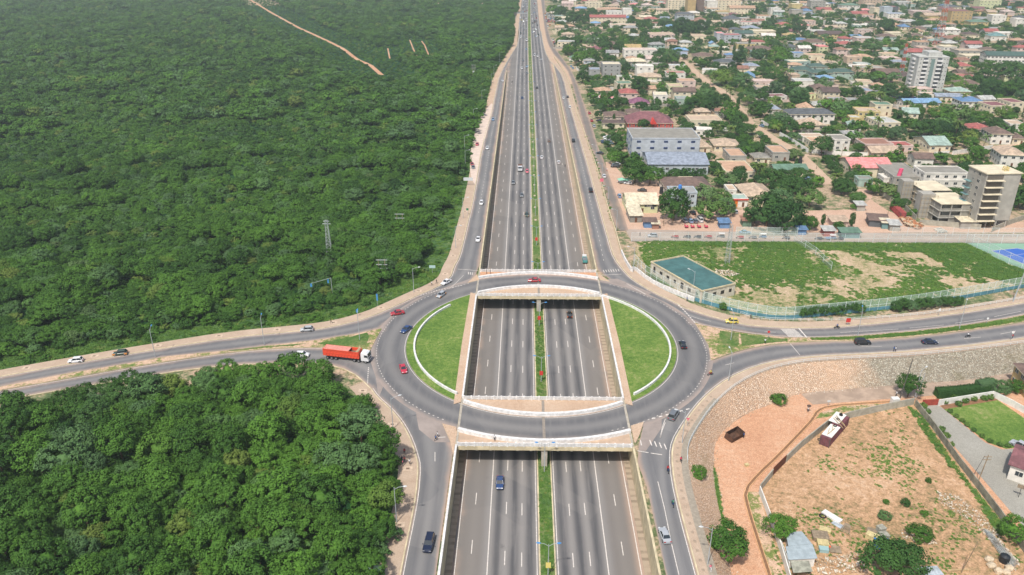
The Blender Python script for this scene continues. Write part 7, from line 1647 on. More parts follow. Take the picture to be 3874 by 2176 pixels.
orz2 = [(v.x, v.y) for v in poly('L', [(0, 1250), (230, 1060), (60, 980), (130, 960), (450, 1150), (560, 1250), (1150, 1290), (1688, 1200), (1900, 1200), (1900, 1447), (-300, 1447)])]
t = 0
while len(pts) < 4200 and t < 60000:
    t += 1; y = rnd.uniform(300, 1580); x = rnd.uniform(28, .72 * y + 30)
    if not inpoly(x, y, townP) and not (y < 480 and x > 150): continue
    if x < 36 + (fr_r[0].x * 0) or segdist(x, y, fr_r) < 5: continue
    if inpoly(x, y, orangezone) or inpoly(x, y, orz2): continue
    dens = noisefn(x, y, .012); r = rnd.choice((2.2, 2.8, 3.4, 4.2, 5.0)) * (1.15 if dens > .2 else .9)
    if dens < -.25 and rnd.random() < .6: continue
    if blk(x, y, r * .8) or min(segdist(x, y, q) for q in (droad, dr2)) < r + 3: continue
    if not fits(x, y, r * .62, None, 9, g2): continue
    pts.append((x, y, r * .75, r, rnd.uniform(.8, 1.1), rnd.choice((0, 1, 2, 3, 4, 5, 6, 7, 5, 6, 8))))
print('town tree points', len(pts))
scatter('town_greenery', pts, objs, 'mass of garden trees filling the gaps between the town houses', 'trees')
pts = []; t = 0
while len(pts) < 6500 and t < 60000:
    t += 1; y = rnd.uniform(300, 1300); x = rnd.uniform(30, .72 * y + 30)
    if segdist(x, y, fr_r) < 4 or inpoly(x, y, orangezone) or inpoly(x, y, orz2) or blk(x, y, .8): continue
    if not inpoly(x, y, townP) and x < 150: continue
    if noisefn(x, y, .03) < -.1 or min(segdist(x, y, q) for q in (droad, dr2)) < 4: continue
    r = rnd.uniform(.8, 1.7); pts.append((x, y, r * .3, r, .8, rnd.randrange(5)))
scatter('town_shrubs', pts, src_m, 'low garden shrubs and scrub among the town houses', 'shrubs')
# ================================================================ STREET FURNITURE, WALLS, FENCES, YARDS
POLE = plain('pole_grey', S(168, 174, 176), .5); BLH = plain('lamp_blue', S(70, 140, 200), .4); LGR = plain('lamp_grey', S(206, 210, 210), .4)
def lampm(double, h, arm, head):
    mb = MB(); mb.tube((0, 0, 0), (0, 0, h), .11, .07, 7); o = mb.build('p', [POLE]); pm = o.data; bpy.data.objects.remove(o)
    mb = MB(); mb.tube((0, 0, h - .5), (arm * .5, 0, h + .1), .05, n=5); mb.tube((arm * .5, 0, h + .1), (arm, 0, h + .3), .045, n=5); o = mb.build('a', [POLE]); am = o.data; bpy.data.objects.remove(o)
    mb = MB(); mb.loft([[(arm - .1, -.1, h + .24), (arm - .1, .1, h + .24), (arm - .1, .1, h + .36), (arm - .1, -.1, h + .36)], [(arm + .35, -.2, h + .26), (arm + .35, .2, h + .26), (arm + .35, .14, h + .44), (arm + .35, -.14, h + .44)], [(arm + .75, -.08, h + .34), (arm + .75, .08, h + .34), (arm + .75, .06, h + .42), (arm + .75, -.06, h + .42)]])
    o = mb.build('hd', [head]); hm = o.data; bpy.data.objects.remove(o); return pm, am, hm
LD = lampm(True, 8.2, 1.7, BLH); LSG = lampm(False, 9, 1.9, LGR); LSB = lampm(False, 9, 1.6, BLH)
RED = plain('sign_red', S(206, 56, 50), .5); YLW = plain('sign_yellow', S(226, 206, 120), .6); SGW = plain('sign_white', S(236, 236, 232), .5); GRN = plain('sign_green', S(40, 120, 84), .5); PNK = plain('sign_pink', S(220, 110, 130), .5)
def lamp(p, M, rz, label, group, double=False, board=None):
    e = empty('street_lamp', p, rz, label, 'street lamp', group); hang('pole', M[0], e); hang('arm', M[1], e); hang('lamp_head', M[2], e)
    if double: hang('arm', M[1], e, rz=math.pi); hang('lamp_head', M[2], e, rz=math.pi)
    if board: mb = MB(); mb.box(-.5, .5, -.09, -.13 + .01, 2.2, 3.6); mb.build('banner', board, e)
    return e
ys = [119, 152.2, 193.4, 228.4, 262.5] + [300 + 35 * i for i in range(12)]
for i, y in enumerate(ys):
    z = hz(y) + .2 if i != 4 else -5.8
    lamp((hx(y), y, z), LD, 0, f'double-armed blue-headed lamp on the highway median, {ordinal[i]} from the camera', 'median lamps', True, RED if i in (2, 3, 5) else YLW if i == 0 else None)
sg = [('B', 650, 838, LSG, 0, 'left slip road lamp opposite the grey mesh sign'), ('B', 578, 1130, LSG, 0, 'left slip road lamp nearest the roundabout'), ('B', 672, 345, LSG, 0, 'lamp at the lower end of the bus bay'), ('B', 665, 190, LSG, 0, 'lamp beside the middle of the bus bay'), ('C', 305, 195, LSG, 0, 'lamp on the grass bend upper left of the roundabout'),
      ('M', 1010, 432, LSB, 1.7, 'blue-headed lamp on the left road median by the taxi'), ('M', 1718, 352, LSB, 1.7, 'blue-headed lamp on the left road median in its middle'), ('M', 2337, 320, LSB, 1.7, 'blue-headed lamp on the left splitter island grass'), ('D', 186, 692, LSG, 0, 'lamp on the lower left sidewalk near the bottom edge'), ('C', 160, 1145, LSG, .3, 'lamp on the lower left sidewalk by the wood corner'),
      ('D', 2350, 985, LSG, 3.14, 'lamp on the lower right sidewalk by the spreading tree'), ('E', 622, 1035, LSG, 1.7, 'lamp at the bend above the stone embankment'), ('C', 2172, 1245, LSG, 3.0, 'lamp by the lower right entry of the roundabout'), ('E', 637, 765, LSG, 1.7, 'lamp on the right splitter island'), ('E', 1475, 738, LSB, 1.3, 'blue-headed lamp on the right road median'), ('E', 2147, 692, LSG, 1.0, 'lamp on the right road median near the right edge'),
      ('E', 385, 470, LSG, 2.6, 'lamp beside the white wall in front of the green-roofed hut'), ('B', 2305, 1350, LSG, 3.1, 'lamp behind the curved white wall at the top right of the roundabout'), ('B', 2142, 960, LSG, 3.1, 'frontage road lamp at the fence corner'), ('B', 2060, 720, LSG, 3.1, 'frontage road lamp level with the church hall'), ('B', 2000, 480, LSG, 3.1, 'frontage road lamp by the pink sign'), ('B', 1942, 290, LSG, 3.1, 'frontage road lamp by the turning black car'),
      ('A', 1268, 1200, LSG, 0, 'lamp at the upper end of the bus bay'), ('A', 1348, 1005, LSG, 0, 'lamp among trees above the bus bay'), ('A', 1440, 830, LSG, 0, 'forest-side lamp, third from the split'), ('A', 1465, 745, LSG, 0, 'forest-side lamp, second from the split'), ('A', 1520, 610, LSG, 0, 'forest-side lamp nearest the split'), ('E', 1745, 1165, LSG, 0, 'lamp by the white gatehouse box'), ('E', 1835, 1140, LSG, 0, 'lamp at the boundary wall corner by the lane')]
for r, x, y, M, a, lab in sg[:27]: lamp(W(r, x, y, .1), M, a, 'single-armed ' + lab if 'blue' not in lab else lab, 'roadside lamps')
lamp(W('E', 1852, 1150, LOT), LSG, .6, 'single-armed lamp at the boundary wall corner by the lane', 'roadside lamps')
# walls
def wall(name, pts, h, th, m, label, z=0.0, cat='wall', cap=None):
    e = empty(name, (pts[len(pts) // 2].x, pts[len(pts) // 2].y, 0), 0, label, cat); o = e.location
    q = [Vector((p.x - o.x, p.y - o.y, 0)) for p in pts]; mb = MB(); band(mb, q, -th / 2, th / 2, z - .2, z + h); mb.build('wall_body', m, e)
    if cap: mb = MB(); band(mb, q, -th / 2 - .05, th / 2 + .05, z + h, z + h + .12); mb.build('coping', cap, e)
    return e
GREYB = mat('grey_blocks', S(172, 168, 152), var=.14, sc=.7); WALLW = mat('white_wall', S(228, 226, 218), var=.1, sc=.5)
wall('roadside_wall', smooth(poly('B', [(2190, 1180), (2240, 1290), (2300, 1380), ('C', 1830, 30), ('C', 1940, 122), ('C', 2070, 185), ('C', 2255, 258)]), 1), 1.5, .35, WHITEP, 'low curved white wall between the upper right sidewalk and the field')
wall('roadside_wall', smooth(poly('A', [(2050, 560), (2150, 700), (2210, 850), (2260, 1080), (2330, 1250), ('B', 1850, 70), ('B', 1920, 260), ('B', 1990, 480), ('B', 2060, 750), ('B', 2130, 960), ('B', 2190, 1180)]), 1), .95, .3, TANC, 'long tan parapet between the right slip road sidewalk and the frontage road')
wall('boundary_wall', poly('F', [(700, 770), (790, 658)], LOT), 2.1, .22, GREYB, 'short grey block wall left of the rusty gate', LOT); wall('boundary_wall', poly('F', [(885, 562), (990, 460), (1190, 300), (1330, 250), (1560, 198), (1790, 152)], LOT), 2.1, .22, GREYB, 'grey block wall along the top of the dirt yard', LOT)
wall('boundary_wall', poly('F', [(1800, 160), (1905, 290), (2000, 420), (2100, 560), (2240, 740), (2400, 950), (2576, 1200), (2700, 1400)], LOT), 2.0, .22, mat('dark_stained_wall', S(150, 146, 128), var=.25, sc=.5), 'stained wall between the dirt yard and the grey driveway', LOT)
wall('boundary_wall', poly('F', [(697, 778), (745, 905), (800, 1055), (845, 1190), (895, 1361), (930, 1480)], LOT), 2.0, .2, WALLW, 'peeling white wall left of the dirt yard', LOT)
a, b = W('F', 792, 655, LOT), W('F', 884, 563, LOT); wall('metal_gate', [a, b], 2.3, .1, mat('rust_gate', S(110, 66, 48), var=.2), 'rusty brown sheet gate in the yard wall', LOT, 'gate')
wall('garden_wall', poly('F', [(1965, 160), (2150, 130), (2350, 98), (2480, 160), (2620, 240)], LOT), 1.9, .22, WALLW, 'white garden wall around the lawn at the right edge', LOT)
a, b = W('F', 1850, 160, LOT), W('F', 1962, 155, LOT); wall('metal_gate', [a, b], 1.9, .1, mat('red_gate', S(166, 74, 60), var=.15), 'brick-red driveway gate beside the round clipped tree', LOT, 'gate')
tw = [('K', [(600, 515), (690, 560), (860, 670)], 'white compound wall along the dirt road below the school', WALLW), ('K', [(890, 672), (1100, 690), (1300, 700), (1447, 708)], 'white compound wall in front of the round dark tree', WALLW), ('L', [(1030, 690), (1395, 635)], 'pale wall right of the cream villa', WALLW), ('L', [(860, 700), (1000, 690)], 'short pale wall with a blue gate by the cream villa', WALLW),
      ('L', [(240, 150), (400, 215), (560, 280)], 'white compound wall of the blue-walled yard', WALLW), ('L', [(365, 1045), (430, 1085), (520, 1155)], 'grey block wall left of the unfinished buildings', GREYB), ('L', [(600, 1190), (700, 1290)], 'grey block wall behind the red container', GREYB), ('L', [(730, 1325), (1000, 1345), (1290, 1370)], 'grey block wall in front of the unfinished buildings', GREYB),
      ('L', [(1390, 1395), (1540, 1330), (1700, 1275)], 'grey block wall right of the tallest unfinished tower', GREYB), ('J', [(1240, 335), (1400, 335)], 'white balustered wall behind the blue-grey block', WALLW), ('K', [(80, 470), (330, 475)], 'white wall behind the weedy plot with two palms', WALLW), ('K', [(1060, 750), (1140, 810), (1225, 880)], 'pale sloping wall left of the salmon-roofed hall', WALLW),
      ('A', [(2460, 980), (2480, 1050), (2510, 1105)], 'white wall stub beside the frontage forecourt', WALLW), ('K', [(400, 510), (500, 580)], 'white wall stub where the dirt road bends', WALLW), ('K', [(430, 400), (500, 440), (560, 470)], 'white railing wall left of the long school', WALLW), ('G', [(2380, 960), (2532, 1085)], 'pale blue wall along the dirt road near the grey shed', WALLW)]
for r, q, lab, m in tw: wall('compound_wall', poly(r, q), 2.2, .22, m, lab)
wall('compound_wall', poly('L', [(275, 135), (400, 140), (560, 170), (700, 195)]), 2.6, .22, mat('royal_blue', S(40, 70, 160)), 'royal blue wall with white top round the yard', cap=WALLW)
# mesh fences
k = NB('fence_mesh'); tr = k.n('ShaderNodeBsdfTransparent'); mx = k.n('ShaderNodeMixShader'); mx.inputs[0].default_value = .36; k.b.inputs['Base Color'].default_value = S(190, 214, 200); k.b.inputs['Roughness'].default_value = .7
k.l(tr.outputs[0], mx.inputs[1]); k.l(k.b.outputs[0], mx.inputs[2]); k.l(mx.outputs[0], k.t.nodes['Material Output'].inputs[0]); MESHM = k.m
k = NB('fence_mesh_pale'); tr = k.n('ShaderNodeBsdfTransparent'); mx = k.n('ShaderNodeMixShader'); mx.inputs[0].default_value = .2; k.b.inputs['Base Color'].default_value = S(206, 212, 206); k.l(tr.outputs[0], mx.inputs[1]); k.l(k.b.outputs[0], mx.inputs[2]); k.l(mx.outputs[0], k.t.nodes['Material Output'].inputs[0]); MESHP = k.m
FPOST = plain('fence_post', S(214, 222, 220), .5); FBLUE = mat('fence_blue', S(88, 138, 152), var=.15, sc=.6)
def fence(pts, h, step, label, mm, band_h=0, z=0.0, rails=(.5, .98)):
    c = pts[len(pts) // 2]; e = empty('mesh_fence', (c.x, c.y, z), 0, label, 'fence'); q = [Vector((p.x - c.x, p.y - c.y, 0)) for p in pts]; r = resample(q, step)[:99]
    v = []; f = []
    for i, p in enumerate(r): v += [(p.x, p.y, band_h), (p.x, p.y, h)]
    for i in range(len(r) - 1): f.append((2 * i, 2 * i + 2, 2 * i + 3, 2 * i + 1))
    mk('mesh_panel', v, f, mm, e)
    if band_h:
        mb = MB(); band(mb, r, -.05, .05, -.1, band_h); mb.build('lower_panel', FBLUE, e)
    mb = MB()
    for t in rails:
        for a, b in zip(r, r[1:]): mb.tube((a.x, a.y, h * t), (b.x, b.y, h * t), .045, n=4)
    mb.build('rails', FPOST, e)
    pmb = MB(); pmb.tube((0, 0, -.1), (0, 0, h + .1), .07, n=5); po = pmb.build('post', FPOST, e); po.location = r[0]
    for p in r[1:]: hang('post', po.data, e, p)
    return e
fb = smooth(poly('E', fence_base[:]), 1); ln = len(fb)
fence(fb, 4.2, 2.9, 'tall green mesh fence with a blue lower band along the right-hand road', MESHM, 1.2)
fence(poly('E', [(0, 262), (60, 330), (150, 390), (260, 450), (400, 503)]), 4.0, 3.5, 'mesh fence rising behind the white wall by the green-roofed hut', MESHP)
fence(poly('E', [(-20, 112), (600, 112), (1200, 118), (1800, 122), (2300, 124), (2900, 128)]), 3.8, 5.5, 'pale mesh fence along the far edge of the overgrown field', MESHP)
fence(poly('E', [(670, 70), (1075, 75)]), 3.6, 5, 'green mesh fence behind the front road, left one', MESHM); fence(poly('E', [(1700, 78), (2350, 80), (2900, 82)]), 3.8, 6, 'pale mesh fence behind the front road, right one', MESHP)
fence(poly('E', [(2190, 125), (2330, 185), (2450, 248), (2576, 300), (2750, 362)]), 4.2, 5, 'mesh fence between the field and the sports court', MESHP)
fence(poly('E', [(1055, 112), (1180, 185), (1300, 300)]), 3.0, 6, 'leaning wire fence remains inside the field', MESHP)
def rail(pts, h, label, z=.1, step=2.4):
    c = pts[len(pts) // 2]; e = empty('guard_rail', (c.x, c.y, z), 0, label, 'railing'); q = [Vector((p.x - c.x, p.y - c.y, 0)) for p in pts]; r = resample(q, step)
    mb = MB()
    for t in (.5, 1):
        for a, b in zip(r, r[1:]): mb.tube((a.x, a.y, h * t), (b.x, b.y, h * t), .05, n=4)
    for p in r: mb.tube((p.x, p.y, 0), (p.x, p.y, h), .05, n=4)
    mb.build('rails', FPOST, e)
rail([Vector((p.x, p.y, 0)) for p in offset(top_se, -sgn_se * .2)[2:len(top_se) * 3 // 4]], 1.0, 'grey metal railing along the top of the stone embankment')
rail(smooth(poly('E', [(700, 592), (800, 632), (1100, 642), (1420, 637), (1700, 618), (2000, 592), (2576, 492)]), 1), 1.0, 'low railing between the upper right sidewalk and the hedge trees')
# hut with the green roof
P4 = [W('E', x, y, 4.5) for x, y in ((110, 243), (448, 436), (670, 386), (322, 203))]; cx_, cy_ = sum(p.x for p in P4) / 4, sum(p.y for p in P4) / 4
e = empty('green_roofed_hut', (cx_, cy_, 0), 0, 'long block building under construction with a flat sea-green roof beside the white wall', 'building'); L4 = [(p.x - cx_, p.y - cy_) for p in P4]
mb = MB(); mb.prism(L4, -.2, 4.1); mb.build('walls', mat('raw_blocks', S(212, 204, 186), var=.12, sc=.8), e)
mb = MB(); q4 = [Vector((x, y, 0)) for x, y in L4]; [mb.tube(Vector((a.x, a.y, 4.3)), Vector((b.x, b.y, 4.3)), .3, n=4) for a, b in zip(q4, q4[1:] + q4[:1])]; mb.build('parapet', TANC, e)
q = [Vector(v) * .97 for v in L4]; r_ = mk('roof', [(v[0], v[1], 4.22) for v in q] , [(0, 1, 2, 3)], mat('sea_green_roof', S(74, 112, 110), var=.14, sc=.25), e)
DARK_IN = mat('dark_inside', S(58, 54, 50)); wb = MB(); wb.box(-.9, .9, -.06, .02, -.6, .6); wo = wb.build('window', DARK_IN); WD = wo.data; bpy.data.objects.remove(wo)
for (a, b), n in (((q4[0], q4[1]), 7), ((q4[1], q4[2]), 4)):
    for i in range(n):
        p = a.lerp(b, (i + .6) / (n + .2)); o = hang('window', WD, e, (p.x, p.y, 2.2), (.8 if i % 3 else .6, 1, 1 if i not in (0, 4) else 1.8), math.atan2(b.y - a.y, b.x - a.x))
HOUSES.append(dict(x=cx_, y=cy_, w=10, d=10, rot=0, h=4, rc='green', wc='tan', kind='flat', e=e, floors=1))
# masts and poles
p = W('E', 612, 255); lattice('lattice_mast', p.x, p.y, 0, 15, .8, .45, STEEL, 'pale lattice mast standing in the overgrown field', 'mast', 12, th=.055)
p = W('U', 400, 590); lattice('pylon', p.x, p.y, 0, 16, 1.0, .4, STEEL, 'steel lattice pylon rising from the forest left of the roundabout', 'pylon', 12, arms=((14.6, 1.5), (15.6, 1.1)), th=.07)
p = W('I', 835, 1075); lattice('radio_mast', p.x, p.y, 0, 28, 1.5, .6, STEEL, 'red and white radio mast left of the grey apartment tower', 'mast', 10, two=RW, th=.2)
p = W('I', 1350, 620); lattice('radio_mast', p.x, p.y, 0, 50, 3.6, 1.0, RW, 'tallest red and white lattice mast behind the grey apartment tower', 'mast', 12, two=STEEL, th=.26)
WOOD = mat('pole_wood', S(150, 132, 106), var=.15)
def hpole(p, h, label, w_=1.1):
    e = empty('transformer_pole', p, 0, label, 'utility pole'); mb = MB()
    mb2 = MB(); [mb2.tube((s * w_, 0, 0), (s * w_, 0, h), .15, .11, 6) for s in (-1, 1)]; mb2.build('poles', WOOD, e)
    [mb.box(-w_ - .8, w_ + .8, -.1, .1, z - .1, z + .1) for z in (h - .3, h - 2, h - 3.4)]; mb.build('crossarms', POLE, e); MB().box(-.7, .7, -.5, .1, h - 6.2, h - 5).build('transformer', LGR, e)
hpole(W('U', 1205, 950), 9.5, 'wooden twin-pole transformer frame in bushes upper left of the roundabout'); hpole(W('U', 1470, 190), 9, 'farther wooden twin-pole frame above the pylon line'); hpole(W('A', 1268, 750), 10, 'far wooden twin-pole frame among trees by the left split')
def upole(p, h, lean, label, r=.14, m=WOOD, arms=1):
    e = empty('utility_pole', p, 0, label, 'utility pole'); MB().tube((0, 0, 0), (lean, 0, h), r, r * .7, 7).build('pole', m, e); mb = MB()
    for i in range(arms): mb.box(lean * .95 - .9, lean * .95 + .9, -.06, .06, h - .5 - i * .8, h - .38 - i * .8)
    if arms: mb.build('crossarm', m, e)
DP = plain('dark_pole', S(84, 82, 78), .7)
upole(W('E', 1750, 1165, LOT), 13, 1.0, 'dark leaning utility pole rising across the embankment', .14, DP, 0); upole(W('F', 2240, 725, LOT), 8.5, .6, 'wooden utility pole at the driveway wall', .13, WOOD, 2); upole(W('F', 2195, 690, LOT), 7, 1.6, 'thin stay pole left of the driveway wall pole', .06, DP, 0)
upole(W('F', 2130, 1345, LOT), 8, 1.4, 'leaning wooden pole at the bottom of the dirt yard', .12, WOOD, 0); upole(W('T', 1120, 1410, 0), 14, 1.3, 'thick grey utility pole at the right edge of the upper right road', .22, POLE, 3); upole(W('F', 1810, 108, LOT), 8, .8, 'pole at the lane corner by the clipped tree', .1, POLE, 0)
for i, (r, x, y, h) in enumerate((('J', 1730, 1400, 9), ('L', 440, 1255, 8), ('L', 1160, 1330, 7), ('K', 1020, 690, 8), ('K', 1165, 700, 7), ('K', 935, 820, 7), ('H', 165, 1070, 9), ('H', 310, 1190, 9), ('J', 1165, 1300, 6), ('J', 1075, 1330, 6), ('G', 400, 500, 10), ('L', 510, 130, 8))):
    pp = W(r, x, y); a_, b_ = relation(Vector((pp.x, pp.y, 3)), 0); upole(pp, h, .2, ' '.join(f'thin utility pole {a_} the {b_}'.split()[:16]) + ('' if i % 2 else ' alone'), .12, WOOD, 1)
# signs
def sign(p, h, w_, hh, m, label, shape='box', rz=0):
    e = empty('road_sign', p, rz, label, 'sign'); MB().tube((0, 0, 0), (0, 0, h), .05, n=5).build('post', POLE, e); mb = MB()
    if shape == 'box': mb.box(-w_ / 2, w_ / 2, -.08, -.051, h - hh, h)
    elif shape == 'round': mb.tube((0, -.1, h - w_ / 2), (0, -.051, h - w_ / 2), w_ / 2, n=14)
    else: mb.add([(-w_ / 2, -.06, h - w_), (w_ / 2, -.06, h - w_), (0, -.06, h), (-w_ / 2, -.1, h - w_), (w_ / 2, -.1, h - w_), (0, -.1, h)] if shape == 'tri' else [(-w_ / 2, -.06, h), (w_ / 2, -.06, h), (0, -.06, h - w_), (-w_ / 2, -.1, h), (w_ / 2, -.1, h), (0, -.1, h - w_)], [(0, 1, 2), (3, 5, 4), (0, 3, 4, 1), (1, 4, 5, 2), (2, 5, 3, 0)])
    mb.build('panel', m, e); return e
sign(W('B', 692, 805), 3, 1, 1, GRN, 'small green sign on the left slip road sidewalk'); sign(W('B', 1997, 530), 4, 1.6, 1.6, PNK, 'pink square sign on the frontage road parapet'); e = sign(W('B', 700, 520), 4, 4.5, 1.6, LGR, 'grey sign board with its back to us beside the bus bay')
sign(W('E', 882, 755, .2), 2.8, .8, 1, RED, 'red round sign on the right splitter island', 'round'); sign(W('E', 2008, 605), 3, 1.0, 1, SGW, 'white triangular sign by the right hedge trees', 'tri'); sign(W('E', 2327, 655, .2), 2.2, .7, 1, SGW, 'round speed sign on the right road median', 'round'); sign(W('E', 2487, 770), 3.4, .8, 1, SGW, 'round sign at the right end of the embankment', 'round')
sign(W('E', 1408, 668), 2.6, 1.4, 1.4, RED, 'big red sign board on the upper right sidewalk'); sign(W('C', 2208, 1125, .1), 2.4, .9, 1, PNK, 'red-edged give way sign at the lower right entry', 'give'); sign(W('U', 1955, 775), 3, 2.2, 1.1, plain('pale_cyan', S(176, 204, 200)), 'pale blank board on the grass bend upper left')
sign(W('U', 1122, 1285), 4.6, .5, 2.4, BLH, 'blue and white banner post below the twin-pole frame'); sign(W('U', 815, 1440), 2.6, .6, 1.1, BLH, 'small blue post sign at the forest edge by the left road'); sign(W('D', 42, 1075), 3, 2.6, 1.4, plain('pale_cyan', S(176, 204, 200)), 'pale board in the wood at the lower left'); sign(W('F', 1185, 165, LOT), 2, .9, .5, LGR, 'small grey sign at the drain corner')
e = empty('sign_gantry', W('U', 330, 1140), 0, 'blue cantilever road sign frame half sunk in the forest canopy', 'sign'); mb = MB(); mb.tube((2.4, 0, 0), (2.4, 0, 7), .1); mb.tube((2.4, 0, 7), (-3, -4.5, 7), .07); mb.build('frame', POLE, e); MB().box(-3.4, -2.8, -4.6, -4.5, 5.8, 6.9).build('panel', BLH, e); MB().box(1.3, 1.8, -.7, -.6, 5.4, 6.9).build('panel', BLH, e)
p = WH('V', 530, 520); e = empty('sign_gantry', (hx(p.y), p.y, 0), 0, 'grey overhead sign gantry across the distant left-hand lanes', 'sign'); mb = MB(); mb.tube((-19, 0, 0), (-19, 0, 8), .25); mb.tube((-2, 0, 0), (-2, 0, 8), .2); mb.box(-19, -2, -.3, .3, 7.2, 8.2); mb.build('frame', POLE, e); MB().box(-21, -17.5, -.5, -.31, 4.5, 8.5).build('panel', DP, e)
# planter rings on the median
for i in range(26):
    y = 330 + i * 17; mb = MB(); mb.tube((0, 0, 0), (0, 0, .35), .55, n=10); o = mb.build('median_planter', mat('planter', S(210, 190, 170))); o.location = (hx(y), y, hz(y) + .2); tag(o, f'small round planter on the median grass, {i + 1} lamps-length steps beyond the far bridge' if False else 'small round pale planter on the highway median grass', 'planter', 'planters on the median')
# shipping containers
def container(p, head, L, c, label, z=0.0):
    e = empty('shipping_container', (p.x, p.y, z), R(head), label, 'container'); m = mat('container_' + str(c[0]), S(*c), var=.18, sc=.8); mb = MB(); n = int(L / .35); mb.box(-L / 2, L / 2, -1.2, 1.2, 0.1, 2.6)
    for i in range(n): x = -L / 2 + .1 + i * (L - .2) / n; mb.box(x, x + .16, -1.26, -1.2, .25, 2.45); mb.box(x, x + .16, 1.2, 1.26, .25, 2.45)
    mb.build('shell', m, e); mb = MB()
    for s in (-1, 1):
        for x in (-L / 2, L / 2): mb.box(x - .08, x + .08, s * 1.2 - .08, s * 1.2 + .08, .02, 2.66)
    [mb.box(-L / 2 - .1, -L / 2 - .03, y - .03, y + .03, .2, 2.5) for y in (-.8, -.3, .3, .8)]; mb.build('frame', DP, e)
    for s in (-1, 1): MB().box(-L / 2 - .03, -L / 2, .02 if s > 0 else -1.12, 1.12 if s > 0 else -.02, .2, 2.5).build('door', m, e)
    return e
a, b = W('F', 1190, 460, LOT), W('F', 1325, 300, LOT); hd = math.degrees(math.atan2(b.y - a.y, b.x - a.x)); L = min(13, (b - a).length); md = (a + b) / 2; nv = Vector((-math.sin(R(hd)), math.cos(R(hd)), 0)); md += nv * 1.2
container(md, hd, L, (118, 72, 78), 'maroon shipping container with white sheets and tyres on top, in the dirt yard', LOT)
ux = Vector((math.cos(R(hd)), math.sin(R(hd)), 0)); TOPZ = LOT + 2.66
def slab(name, c, w_, d, h, rz, m, label, cat, z):
    o = MB().box(-w_ / 2, w_ / 2, -d / 2, d / 2, 0, h).build(name, m); o.location = (c.x, c.y, z); o.rotation_euler = (0, 0, R(rz)); return tag(o, label, cat)
slab('roof_sheet', md - ux * L * .22, L * .46, 2.5, .06, hd, WALLW, 'white sheet on the near half of the maroon container', 'sheet', TOPZ); slab('roof_sheet', md + ux * L * .3 + nv * .9, L * .42, 2.6, .08, hd, WALLW, 'white board overhanging the far half of the maroon container', 'sheet', TOPZ + .05)
def tyre(c, z, label, r=.5, rz=0):
    mb = MB(); n = 16; secs = []
    for i in range(n + 1): a_ = 2 * math.pi * i / n; secs.append([((r * .72 + .2 * r * math.cos(b_)) * math.cos(a_), (r * .72 + .2 * r * math.cos(b_)) * math.sin(a_), .13 + .13 * math.sin(b_)) for b_ in (0, 1.05, 2.1, 3.14, 4.19, 5.24)])
    mb.loft(secs, cap=False); o = mb.build('tyre', TYRE); o.location = (c.x, c.y, z); tag(o, label, 'tyre')
tyre(md - ux * L * .02, TOPZ + .08, 'black tyre in the middle of the maroon container roof'); tyre(md + ux * L * .24 + nv * .5, TOPZ + .14, 'black tyre on the far white board, middle one'); tyre(md + ux * L * .42 + nv * .6, TOPZ + .14, 'black tyre at the far end of the container roof, lower one'); tyre(md + ux * L * .42 + nv * .66, TOPZ + .42, 'black tyre stacked on another at the far end of the container roof'); tyre(md - ux * L * .36 + nv * 1.9, LOT, 'black tyre on the ground beside the container door'); tyre(W('F', 1148, 945, LOT), LOT + .02, 'big grey tyre at the head of the pile of white sheets', .9)
TIMB = mat('timber', S(186, 160, 120), var=.15)
for i, (u, v, l, a_) in enumerate(((-.3, .3, 3, 12), (-.24, -.2, 3.4, -6), (-.12, .1, 2.6, 20), (.1, -.2, 4.6, 50), (.16, -.5, 4.8, 54), (.22, -.2, 4.4, 48))): slab('timber_pole', md + ux * L * u + nv * v, l, .12, .1, hd + a_, TIMB, f'timber pole lying on the container roof, {ordn[i]} from the near end', 'timber', TOPZ + .16 + .1 * (i > 2))
a, b = W('L', 565, 1275, 0), W('L', 470, 1185, 0); hd2 = math.degrees(math.atan2(b.y - a.y, b.x - a.x)); container((a + b) / 2 + Vector((1, .6, 0)), hd2, min(13, (b - a).length), (160, 74, 72), 'brick-red shipping container by the dirt road in front of the unfinished buildings')
# rusty skip
c = W('F', 515, 385, LOT); e = empty('rusty_skip', (c.x, c.y, LOT), R(38), 'rusty open skip tipped at the foot of the embankment', 'skip'); e.rotation_euler[0] = R(14); mb = MB()
mb.box(-2.2, 2.2, -1.2, 1.2, .1, .2); [mb.box(*q_) for q_ in ((-2.2, 2.2, -1.28, -1.2, .1, 1.9), (-2.2, 2.2, 1.2, 1.28, .1, 1.9), (-2.28, -2.2, -1.2, 1.2, .1, 1.9), (2.2, 2.28, -1.2, 1.2, .1, 1.9))]; mb.build('skip_body', mat('rust_dark', S(92, 66, 52), var=.25, sc=1), e)
# grey shack
def quad_roof(name, P, th, m, parent, o):
    v = [(p.x - o.x, p.y - o.y, p.z - o.z) for p in P]; v += [(x, y, z - th) for x, y, z in v]; return mk(name, v, [(0, 1, 2, 3), (7, 6, 5, 4), (0, 4, 5, 1), (1, 5, 6, 2), (2, 6, 7, 3), (3, 7, 4, 0)], m, parent)
ZR = LOT + 2.7; o = W('F', 1000, 1200, LOT); e = empty('metal_roofed_shack', o, 0, 'shack with pale blue-grey sheet roofs at the bottom of the dirt yard', 'shack'); SHR = cm('roof', 'lblue'); SR2 = mat('sheet_grey', S(160, 172, 176), var=.1, sc=.8)
quad_roof('roof', [W('F', 905, 1155, ZR), W('F', 1072, 1138, ZR), W('F', 1000, 1050, ZR), W('F', 885, 1055, ZR)], .08, SR2, e, o); quad_roof('roof', [W('F', 905, 1252, ZR - .3), W('F', 1112, 1242, ZR - .3), W('F', 1075, 1140, ZR), W('F', 885, 1158, ZR)], .08, SR2, e, o)
